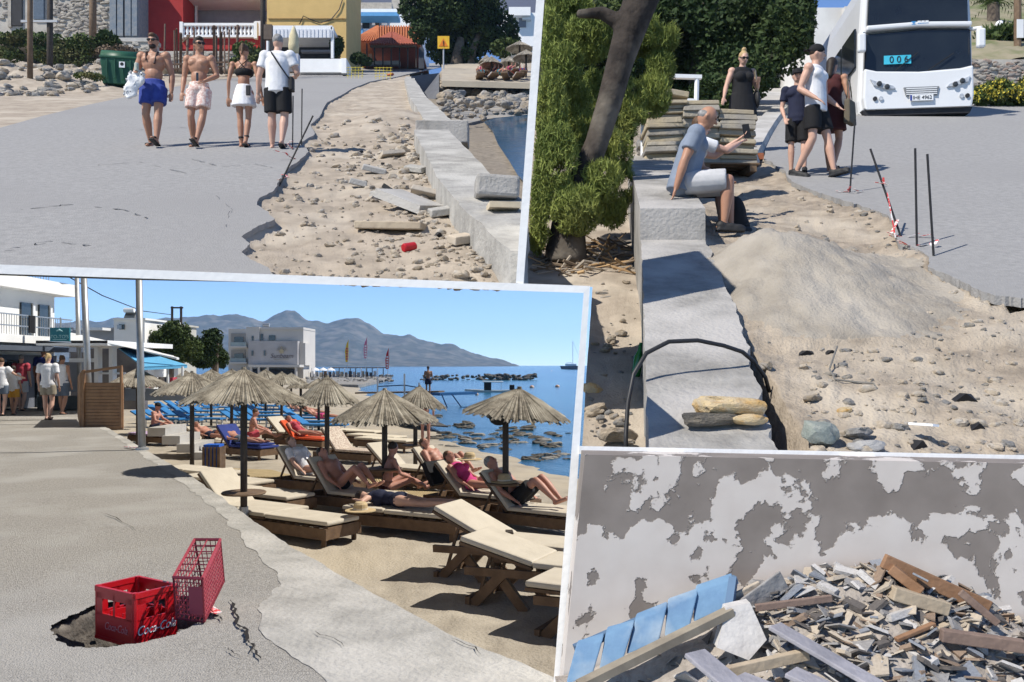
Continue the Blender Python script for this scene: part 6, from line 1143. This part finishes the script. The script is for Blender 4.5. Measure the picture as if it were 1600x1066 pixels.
LO = [(458,838,YW,0,None,'nearest flat wooden lounger below the largest parasol'),(388,820,YW,42,None,'lounger with raised back at the promenade edge'),(405,800,YW,0,None,'flat lounger behind the nearest one'),(352,775,YW,0,None,'flat lounger tucked behind the promenade edge'),(318,758,YW,0,None,'flat lounger left of the blue bin'),
      (492,770,YW,50,None,'lounger with raised back in the middle, bather in white'),(548,797,YW,50,None,'lounger with raised back left of the woman in navy'),(640,832,YW+.1,0,None,'flat lounger carrying the woman in navy'),(632,752,YW,40,None,'lounger with raised back under the partly hidden parasol'),(705,768,YW,48,None,'lounger with raised back and a bather in teal'),(752,795,YW,45,None,'lounger with black towel near the right parasol'),(830,822,YW,48,None,'lounger carrying the man at the far right'),
      (560,686,YW,0,'cream','farthest of the empty flat loungers near the sea'),(588,694,YW,0,'cream','middle one of the empty flat loungers near the sea'),(604,703,YW,0,'cream','nearest of the empty flat loungers near the sea'),(548,722,YW,48,'striped','lounger draped with a striped towel'),(382,716,YW,45,'royal','lounger with a dark blue towel behind the blue bin'),(335,706,YW,30,None,'lounger under the bather right of the second parasol'),(478,700,YW,42,'orange','lounger with an orange towel'),(245,695,YW,0,'violet','low lounger with a striped towel by the steps'),(455,690,YW,40,None,'lounger with its back raised behind the orange towel')]
lob = {}
for i, (u, v, yw, bk2, cov, lab) in enumerate(LO): lob[i] = lounger(u, v, yw, bk2, lab, cov)
lounger(805, 905, YW+.12, 24, 'folding wooden lounger with raised back in the right foreground', None, False); lounger(872, 950, YW+.12, 13, 'nearest folding wooden lounger with its back slightly raised', None, False); lounger(1000, 1000, YW+.1, 0, 'wooden lounger cut off at the right edge of the beach', None, False)
st3 = thing('side_table', 'small dark wooden table between the folding loungers', 'table', sandpt(805, 900)); obj('table_top', MB().box((0,0,.42), (.62,.42,.03)), wood, st3)
for sx in (-1, 1):
    for sy in (-1, 1): obj('leg', MB().box((sx*.26, sy*.17, .2), (.04,.04,.40)), wood, st3)
tag(obj('card_holder', MB().prism([(-.06,0,0),(.06,0,0),(.03,0,.09),(-.05,0,.09)], (0,.05,.02)), woodd, None, sandpt(805, 900)+Vector((-.06,0,.436))), 'small menu holder on the dark table', 'holder'); tag(obj('ashtray', MB().lathe([(.05,0),(.06,.03),(.045,.032),(.04,.01)], 14), black, None, sandpt(805, 900)+Vector((.12,0,.436))), 'black ashtray on the dark table', 'ashtray')
# straw mats of slats
for lab, pts in (('slatted wooden walkway behind the blue bin', ((330,735),(425,738),(470,752),(360,752))),('slatted wooden walkway right of the seated woman', ((610,772),(700,775),(740,792),(640,795))),('slatted wooden walkway behind the seated woman', ((545,735),(640,742),(650,765),(560,760)))):
    P4 = [sandpt(*q)+Vector((0,0,.05)) for q in pts]; o = thing('walkway', lab, 'walkway', P4[0]); n = 22
    for k in range(n):
        s0 = k/n; s1 = (k+.75)/n; a, b, c, d = P4[0].lerp(P4[1], s0), P4[0].lerp(P4[1], s1), P4[3].lerp(P4[2], s1), P4[3].lerp(P4[2], s0); obj('slat', MB().prism([q-P4[0] for q in (a, b, c, d)], (0,0,.03)), M('pale_plank', (.50,.39,.22), (.40,.31,.17), 5, .85, .3, 30), o)
# blue bin of slats
bb = thing('blue_bin', 'wooden slatted bin with a blue liner beside the parasol', 'bin', sandpt(334, 733)); obj('liner', MB().box((0,0,.30), (.36,.36,.58)), M('blue_liner', (.02,.12,.55), None, 3, .5), bb)
for k in range(5):
    x = -.17+k*.085; obj('slat', MB().box((x,-.20,.28), (.055,.02,.52)), wood, bb); obj('slat', MB().box((.20,x,.28), (.02,.055,.52)), wood, bb)
# blue sunbeds farther on
blu = M('blue_plastic', (.04,.20,.46), (.03,.16,.38), 3, .5)
def bluebed(u, v, yw, lab):
    t = thing('blue_sunbed', lab, 'sunbed', sandpt(u, v), yw, 'rows of blue sunbeds'); obj('bed', MB().box((.1,0,.32), (1.5,.6,.06)), blu, t); obj('backrest', MB().bar((-.65,0,.34), (-1.1,0,.62), .6, .05), blu, t)
    for x in (-.5,.7): obj('leg', MB().box((x,-.25,.15), (.05,.05,.3)).box((x,.25,.15), (.05,.05,.3)), whitep, t)
n = 0
for r_ in range(6):
    for c in range(3): bluebed(252+c*32+r_*9, 668-r_*6.5-c*1.0, YW+.5, 'empty blue sunbed, %s row from the front, %s column, behind the second parasol' % (('first','second','third','fourth','fifth','last')[r_], ('left','middle','right')[c])); n += 1
for r_ in range(5):
    for c in range(2): bluebed(392+c*26+r_*3, 668-r_*6, YW+.5, 'blue sunbed in the middle block before the hotel, %s row, %s side' % (('front','second','third','fourth','back')[r_], ('left','right')[c]))
for r_ in range(5): bluebed(505+r_*-9, 678-r_*6, YW+.4, 'blue sunbed, %s in the row nearest the sea' % ('first','second','third','fourth','fifth')[r_])
# ---- people on the promenade
for u, vt, vb, yw, wear, sk, hr_, sty, fem, lab in ((75,553,656,.1,[('tshirt','white'),('shorts','khaki',.6)],'fair','blond','ponytail',True,'blond woman in long white T-shirt seen from behind on the promenade'),(97,556,648,-.15,[('tank','white'),('shorts','denim',.85)],'tan','brown','ponytail',True,'woman in sleeveless white top and denim skirt on the promenade'),(33,555,642,.1,[('tshirt','coral'),('shorts','stone',.8)],'fair','grey','short',False,'man in coral polo shirt on the promenade'),(21,572,648,.0,[('tshirt','white'),('shorts','mustard',.7)],'tan','dark','ponytail',True,'girl in mustard shorts on the promenade'),(68,544,640,.0,[('tshirt','royal'),('shorts','denim',.9)],'tan','grey','short',False,'man in dark blue shirt ahead of the blond woman'),(2,560,650,.2,[('tshirt','white'),('shorts','denim',.6)],'fair','brown','short',True,'person cut off at the left edge with an arm round the girl')):
    q = g3(u, vb); J_ = dict(lkn=(-.09,.05,.5), lan=(-.09,.12,.085), ran=(.09,-.12,.10))
    if u == 2: J_['rel'] = (.34,.05,1.28); J_['rwr'] = (.52,.06,1.20)
    person(lab, q+Vector((0,0,.0)), yw, (vb-vt)/F*q.y, J_, wear, sk, hr_, sty, .016, 1.08 if not fem else 1.1, female=fem, face=False, group='strollers on the promenade')
# ---- bathers
def lie(i_or_p, lab, wear, skin='red', hair='brown', prone=False, H=1.66, bend=0.0, knee=0.0, style='short', female=False, off=(0,0), yaw=None, shades=False, feet=None):
    if isinstance(i_or_p, int): t, tp_ = lob[i_or_p]; base = Vector(t.location); yw = t.rotation_euler.z
    else: base = i_or_p; tp_ = .0; yw = yaw if yaw is not None else YW
    d = Vector((cos(yw), sin(yw), 0)); h = -d; f = Vector((0,0,1)) if not prone else Vector((0,0,-1)); x_ = f.cross(h); E = Matrix((x_, f, h)).transposed().to_euler()
    J_ = {}
    if bend:
        c, s = cos(bend), sin(bend)
        for k in ('chest','neck','head','lsh','rsh','lel','rel','lwr','rwr'): p = Vector(BASE[k])-Vector((0,0,.95)); J_[k] = (p.x, p.y*c+p.z*s, .95+p.z*c-p.y*s)
    if knee:
        J_['lkn'] = (-.10,.26*knee,.60); J_['lan'] = (-.10,.02,.28)
        if knee > 1: J_['rkn'] = (.10,.24*knee,.58); J_['ran'] = (.10,.02,.25)
    if prone: J_.update(lel=(-.36,.02,1.38), lwr=(-.22,.02,1.60), rel=(.34,.02,1.36), rwr=(.2,.02,1.58))
    return person(lab, base+d*(.72+off[0])+Vector((0,0,tp_+.10+off[1])), 0, H, J_, wear, skin, hair, style, .019, 1.05, M4=E, female=female, feet=feet, group='bathers on the loungers', face=not prone, shades=shades, toes=((0,0,-1),(0,0,-1)))
lie(7, 'woman in a navy swimsuit lying face down on a flat lounger', [('swimsuit','navy'),('brief','navy')], 'fair', 'dark', True, female=True)
lie(11, 'man in dark shorts reclining on the far right lounger', [('shorts','black',.7)], 'red', 'grey', bend=.75, knee=1.2, H=1.75)
lie(9, 'bather in teal shorts reclining with a knee up', [('shorts','teal',.6)], 'red', 'brown', bend=.75, knee=1.2); lie(10, 'woman in pink reclining beside a straw hat', [('swimsuit','pink')], 'red', 'brown', bend=.7, knee=.8, female=True)
lie(5, 'bather in white reclining on the middle lounger', [('tshirt','white')], 'fair', 'brown', bend=.8, knee=1.0); lie(6, 'bather with knees up on the lounger left of the woman in navy', [('brief','black')], 'red', 'dark', bend=.75, knee=1.2)
lie(18, 'bather lying on the orange towel', [('swimsuit','coral')], 'red', 'brown', bend=.6, female=True); lie(17, 'bather in dark trunks lying right of the second parasol', [('shorts','navy',.4)], 'red', 'dark', bend=.4, knee=.8); lie(16, 'bather lying beside the dark blue towel', [('shorts','denim',.4)], 'red', 'brown', bend=.3)
for u, v, c in ((505,668,'pink'),(485,660,'teal'),(470,655,'violet')): lie(sandpt(u, v)+Vector((0,0,.36)), 'distant bather lying on a blue sunbed in the sea row', [('trunks', c, .5)], 'red', 'brown', bend=.5, yaw=YW+.4)
SG = dict(pel=(0,0,.10), chest=(0,.06,.45), neck=(0,.10,.63), head=(0,.14,.78), lsh=(-.19,.07,.57), rsh=(.19,.07,.57), lhip=(-.09,.03,.09), rhip=(.09,.03,.09), lkn=(-.13,.42,.26), rkn=(.13,.45,.20), lan=(-.12,.72,.06), ran=(.12,.74,.06), lel=(-.28,.20,.36), lwr=(-.18,.40,.30), rel=(.28,.16,.34), rwr=(.20,.38,.26))
person('man in navy cap and trunks sitting on a low lounger', sandpt(240, 690)+Vector((0,0,.34)), -pi/2, 1.72, SG, [('shorts','navy',.6)], 'red', 'dark', 'cap', .014, 1.1, feet='shoe', toes=((0,1,0),(0,1,0)))
person('dark haired woman sitting with bare back beside the parasol pole', sandpt(603, 790)+Vector((0,0,.24)), -1.0, 1.66, SG, [('brief','maroon')], 'red', 'dark', 'short', .014, 1.0, female=True, feet=None, toes=((0,1,0),(0,1,0)), face=False)
person('bather sitting up in red trunks behind the largest parasol pole', sandpt(392, 700)+Vector((0,0,.3)), -1.2, 1.66, SG, [('shorts','coral',.5)], 'red', 'brown', 'short', .016, 1.0, feet=None, toes=((0,1,0),(0,1,0)))
person('bather in a dark swimsuit standing at the water edge', sandpt(665, 690), .2, 1.7, dict(lel=(-.2,.1,1.2), lwr=(-.1,.2,1.3)), [('brief','navy')], 'red', 'dark', 'short', .018, .95, feet=None, face=False)
person('bather standing on the jetty behind the parasols', at(669, 618, 54), .3, 1.75, None, [('shorts','navy',.6)], 'brown', 'dark', 'short', .03, 1.05, feet=None, face=False)
strawm = M('straw_hat', (.55,.42,.24), (.45,.34,.19), 12, .9)
for q, lab in ((lob[7][0].location+Vector((-.60,-.62,.42)), 'straw hat leaning on the lounger of the woman in navy'),(sandpt(790, 820)+Vector((-.02,-.05,.66)), 'straw hat lying on the shelf of the right parasol'),(lob[10][0].location+Vector((-.2,.1,.88)), 'straw sun hat worn above the pink swimsuit')):
    o = thing('straw_hat', lab, 'hat', q); obj('brim', MB().lathe([(.21,0),(.21,.012),(.08,.02)], 18), strawm, o); obj('crown', MB().lathe([(.10,.01),(.095,.09),(.07,.12),(.01,.125)], 16), strawm, o); obj('band', MB().lathe([(.104,.015),(.103,.04)], 16), CL['cream'], o)
tag(obj('black_towel', MB().box((0,0,0), (.10,.5,.42)), CL['black'], None, lob[10][0].location+Vector((-.78,.40,.62)), (0,-.5,YW)), 'black towel hung over a raised lounger back', 'towel'); tag(obj('blue_towel', MB().box((0,0,0), (.9,.5,.04)), CL['royal'], None, lob[16][0].location+Vector((.35,-.25,.40)), (0,0,YW)), 'dark blue towel spread at the foot of a lounger', 'towel')
tag(obj('black_bag', remesh(MB().blob((0,0,0), (.16,.14,.14)).blob((.05,.02,.12), (.1,.1,.1)), 'bag', .03, 2), CL['black'], None, sandpt(790, 820)+Vector((-.10,-.05,(820-650)/F*sandpt(790,820).y))), 'black bag hung under the right parasol', 'bag')
# concrete steps from promenade to sand
sp3 = thing('concrete_steps', 'grey concrete steps from the promenade down to the sand', 'steps', sandpt(250, 712))
for k in range(4): obj('step', MB().box((.2+k*.42, -k*.12, .70-k*.20), (.46,1.5,.22)), conc, sp3)
# ================================================================ ruined wall and rubble at the foot of the terrace
Q4 = .82          # the wall stands just in front of the white divider
_at = at
def at4(u, v, Y): return _at(u, v, Y*Q4)
COL[0] = C_UP
struct(obj('ground_slab', MB().box((2.3,3.2,-.05), (4.2,1.7,.1)), conc))
pm = bpy.data.materials.new('peeling_plaster'); pm.use_nodes = True; N = pm.node_tree.nodes; L = pm.node_tree.links; b = N['Principled BSDF']; b.inputs['Roughness'].default_value = .92
tc = N.new('ShaderNodeTexCoord'); n1 = N.new('ShaderNodeTexNoise'); n1.inputs['Scale'].default_value = 4.2; n1.inputs['Detail'].default_value = 9; n1.inputs['Roughness'].default_value = .58; n1.inputs['Distortion'].default_value = .15
L.new(tc.outputs['Object'], n1.inputs[0]); sx_ = N.new('ShaderNodeSeparateXYZ'); L.new(tc.outputs['Object'], sx_.inputs[0])
ma = N.new('ShaderNodeMath'); ma.operation = 'MULTIPLY_ADD'; ma.inputs[1].default_value = .17; L.new(sx_.outputs['Z'], ma.inputs[0]); L.new(n1.outputs[0], ma.inputs[2])
r1 = N.new('ShaderNodeValToRGB'); r1.color_ramp.elements[0].position = .60; r1.color_ramp.elements[1].position = .612; L.new(ma.outputs[0], r1.inputs[0])
n2 = N.new('ShaderNodeTexNoise'); n2.inputs['Scale'].default_value = 5; n2.inputs['Detail'].default_value = 6; L.new(tc.outputs['Object'], n2.inputs[0])
ca = N.new('ShaderNodeValToRGB'); ca.color_ramp.elements[0].color = (.56,.505,.46,1); ca.color_ramp.elements[1].color = (.68,.64,.60,1); ca.color_ramp.elements[0].position = .35; L.new(n2.outputs[0], ca.inputs[0])
cb = N.new('ShaderNodeValToRGB'); cb.color_ramp.elements[0].color = (.20,.172,.152,1); cb.color_ramp.elements[1].color = (.31,.272,.245,1); cb.color_ramp.elements[0].position = .35; L.new(n2.outputs[0], cb.inputs[0])
mx = N.new('ShaderNodeMix'); mx.data_type = 'RGBA'; L.new(r1.outputs[0], mx.inputs['Factor']); L.new(ca.outputs[0], mx.inputs['A']); L.new(cb.outputs[0], mx.inputs['B']); L.new(mx.outputs['Result'], b.inputs['Base Color'])
sb_ = N.new('ShaderNodeMath'); sb_.operation = 'MULTIPLY_ADD'; sb_.inputs[1].default_value = -1.0; L.new(r1.outputs[0], sb_.inputs[0]); ml = N.new('ShaderNodeMath'); ml.operation = 'MULTIPLY'; ml.inputs[1].default_value = .35; L.new(n2.outputs[0], ml.inputs[0]); L.new(ml.outputs[0], sb_.inputs[2])
bp = N.new('ShaderNodeBump'); bp.inputs['Strength'].default_value = .8; bp.inputs['Distance'].default_value = .012; L.new(sb_.outputs[0], bp.inputs['Height']); L.new(bp.outputs[0], b.inputs['Normal'])
YWL = 4.62; pw = thing('peeling_wall', 'ruined wall with peeling white plaster over grey render', 'wall', at4(1240, 1015, YWL)); o = MB(); 
obj('wall', MB().prism([at4(u, v, YWL)-pw.location for u, v in ((914,710.5),(1720,727),(1720,1110),(875,1110))], (0,.2,0)), pm, pw)
heap_px = [(860,1062),(930,1050),(1040,1000),(1100,985),(1150,935),(1200,915),(1300,888),(1380,880),(1440,905),(1500,935),(1545,955),(1600,985),(1700,1010)]
hp4 = thing('rubble_heap', 'heap of broken plaster, tiles and wood against the peeling wall', 'rubble', at4(1340, 1040, 4.2))
def zh(x, Y):
    x /= Q4; Y /= Q4; u = 800+x/YWL*F; top = EYE-(poly_interp(heap_px, u)-HZ)/F*4.45; s = max(0, min(1, (Y-3.55)/.9)); return EYE-(EYE-(max(-.45, -.35+(top+.32)*s**.8)+.03*fbm(x, Y, 4)))*Q4
g_ = grid('rubble_core', M('rubble_dust', (.40,.355,.31), (.26,.23,.20), 9, .95, .8, 40), lin(3.5*Q4, 4.6*Q4, 50), lin(.18, 2.45, 110), zh, xf=lambda t, Y: t); g_.parent = hp4; g_.location = -hp4.location
fm = [M('frag_%s' % n_, c_, c2_, 8, .9, .4, 30) for n_, c_, c2_ in (('white', (.55,.53,.51), (.42,.40,.385)), ('grey', (.32,.31,.30), (.22,.21,.205)), ('brown', (.30,.22,.16), (.22,.16,.12)), ('tan', (.50,.43,.34), (.40,.34,.27)), ('slate', (.26,.28,.31), (.19,.20,.23)), ('brick', (.40,.22,.15), (.30,.17,.12)), ('dark', (.14,.125,.115), (.09,.08,.075)))]
frs = [MB().box((0,0,0), (1,.8,.3), None, .85), MB().prism([(-.5,-.4,0),(.5,-.2,0),(.3,.45,0),(-.35,.4,0)], .16), MB().prism([(-.6,-.15,0),(.6,-.1,0),(.55,.15,0),(-.5,.2,0)], .12), MB().prism([(-.4,-.5,0),(.45,-.3,0),(.1,.5,0)], .2), MB().box((0,0,0), (1.0,.45,.4), None, .9)]
fme = {}
def frag(p, s, e, mi, k):
    if (mi, k) not in fme: me = frs[k].mesh('fragment'); me.materials.append(fm[mi]); fme[(mi, k)] = me
    o = obj('fragment', fme[(mi, k)], None, hp4, p-hp4.location, e); o.scale = (s*R.uniform(.8,1.6),s,s*R.uniform(.25,.7))
for i in range(1900):
    Y = Q4*(3.6+.95*R.random()**.8); x = R.uniform(.28, .585)*Y if R.random() < .82 else R.uniform(.12, .585)*Y; z = zh(x, Y); big = R.random()
    if proj((x, Y, z))[0] < 905 or proj((x, Y, z))[1] > 1085: continue
    s = R.uniform(.010,.035) if big < .78 else R.uniform(.04,.10)
    frag(Vector((x, Y, z+s*.15)), s, (R.uniform(-.7,.7), R.uniform(-.7,.7), R.uniform(0,6.28)), R.choice((0,0,1,1,1,2,2,3,3,3,4,6,6)), R.randrange(5))
def plank(p0, p1, Y0, Y1, w, h, mat, nm='plank', par=None):
    w *= .62; h *= .58; a = at4(*p0, Y0); b2 = at4(*p1, Y1); return obj(nm, MB().bar(a-hp4.location, b2-hp4.location, w, h), mat, hp4, bevel=.004)
obr = M('orange_brown_wood', (.29,.165,.095), (.20,.11,.06), 7, .75, .3, 30); gw = M('grey_lilac_wood', (.34,.33,.36), (.24,.235,.26), 7, .85, .4, 30); tw = M('tan_wood', (.44,.36,.26), (.35,.28,.20), 7, .85, .3, 30); bwd = M('brown_grey_wood', (.24,.17,.135), (.17,.12,.1), 7, .85, .3, 30)
plank((1380,876),(1545,950),4.40,4.36,.05,.10,obr); plank((1392,888),(1440,925),4.36,4.30,.06,.07,obr); plank((1392,925),(1478,950),4.28,4.28,.12,.09,tw); plank((1470,992),(1600,1010),4.1,4.05,.07,.08,bwd); plank((1300,935),(1180,950),4.3,4.3,.03,.05,bwd); plank((1210,978),(1372,1072),4.12,3.75,.13,.03,gw); plank((1130,1052),(1262,1022),3.95,4.02,.05,.07,tw); plank((1085,1020),(1150,1075),3.9,3.7,.16,.03,gw); plank((1225,905),(1150,960),4.42,4.35,.02,.14,fm[1]); plank((1400,1000),(1460,975),4.1,4.15,.04,.03,obr); plank((1235,1050),(1290,1075),3.85,3.75,.16,.03,gw); plank((1150,1060),(1200,1080),3.8,3.7,.2,.03,gw); plank((1190,920),(1130,950),4.42,4.38,.03,.12,fm[3]); plank((1480,975),(1425,1000),4.18,4.12,.05,.02,tw); plank((1500,925),(1560,975),4.3,4.25,.03,.05,bwd)
for q in ([(1135,950),(1172,942),(1198,1000),(1170,1032),(1120,1012)],): obj('plaster_slab', MB().prism([at4(u, v, 4.22-(v-940)*.0012)-hp4.location for u, v in q], (0,.06,0)), fm[0], hp4)
shp = thing('blue_shutter', 'broken light blue louvred shutter leaning on the rubble', 'shutter', at4(1010, 1062, 4.1)); sbm = M('pale_blue_paint', (.15,.265,.40), (.11,.20,.33), 6, .75, .3, 20, c3=(.27,.35,.43), s3_=5)
for q in ([(1086,925),(1144,905),(1136,950),(1083,973)],[(1042,946),(1090,929),(1078,980),(1038,997)],[(992,970),(1042,950),(1030,1002),(978,1024)],[(946,991),(990,979),(972,1037),(935,1052)],[(899,1013),(942,1000),(925,1058),(884,1070)]):
    obj('slat', MB().prism([at4(u, v, 4.40-(v-905)*.0017+(0 if k in (0, 3) else -.02))-shp.location for k, (u, v) in enumerate(q)], (.012,.045,.018)), sbm, shp, bevel=.006)
obj('frame_rail', MB().bar(at4(905,1072,3.98)-shp.location, at4(1142,955,4.22)-shp.location, .05, .03), M('faded_tan', (.30,.26,.20), (.2,.17,.13), 8, .85), shp); obj('frame_rail', MB().bar(at4(898,1014,4.26)-shp.location, at4(1150,905,4.44)-shp.location, .03, .03), M('dark_blue_paint', (.10,.17,.27), None, 6, .7), shp); obj('end_stile', MB().bar(at4(1146,905,4.40)-shp.location, at4(1139,952,4.30)-shp.location, .03, .04), MATS['dark_blue_paint'], shp)
for u, v, m_ in ((1440,905,sbm),(1435,1010,sbm)): frag(at4(u, v, 4.3 if v < 950 else 4.05), .08, (.4,.3,1), 4, 1)
# ================================================================ sea haze
COL[0] = C_LOW
hm_ = bpy.data.materials.new('haze_air'); hm_.use_nodes = True; N = hm_.node_tree.nodes; N.remove(N['Principled BSDF']); pv = N.new('ShaderNodeVolumePrincipled')
pv.inputs['Color'].default_value = (.40,.63,1,1); pv.inputs['Density'].default_value = .00012; pv.inputs['Anisotropy'].default_value = .0
hm_.node_tree.links.new(pv.outputs[0], N['Material Output'].inputs['Volume'])
hz3 = stuff(obj('haze', MB().box((0,3040,120), (13400,6120,262)), hm_), 'pale blue haze over sea and mountains', 'haze')
C_UP.objects.link(hz3)
bpy.data.scenes.remove(TS)
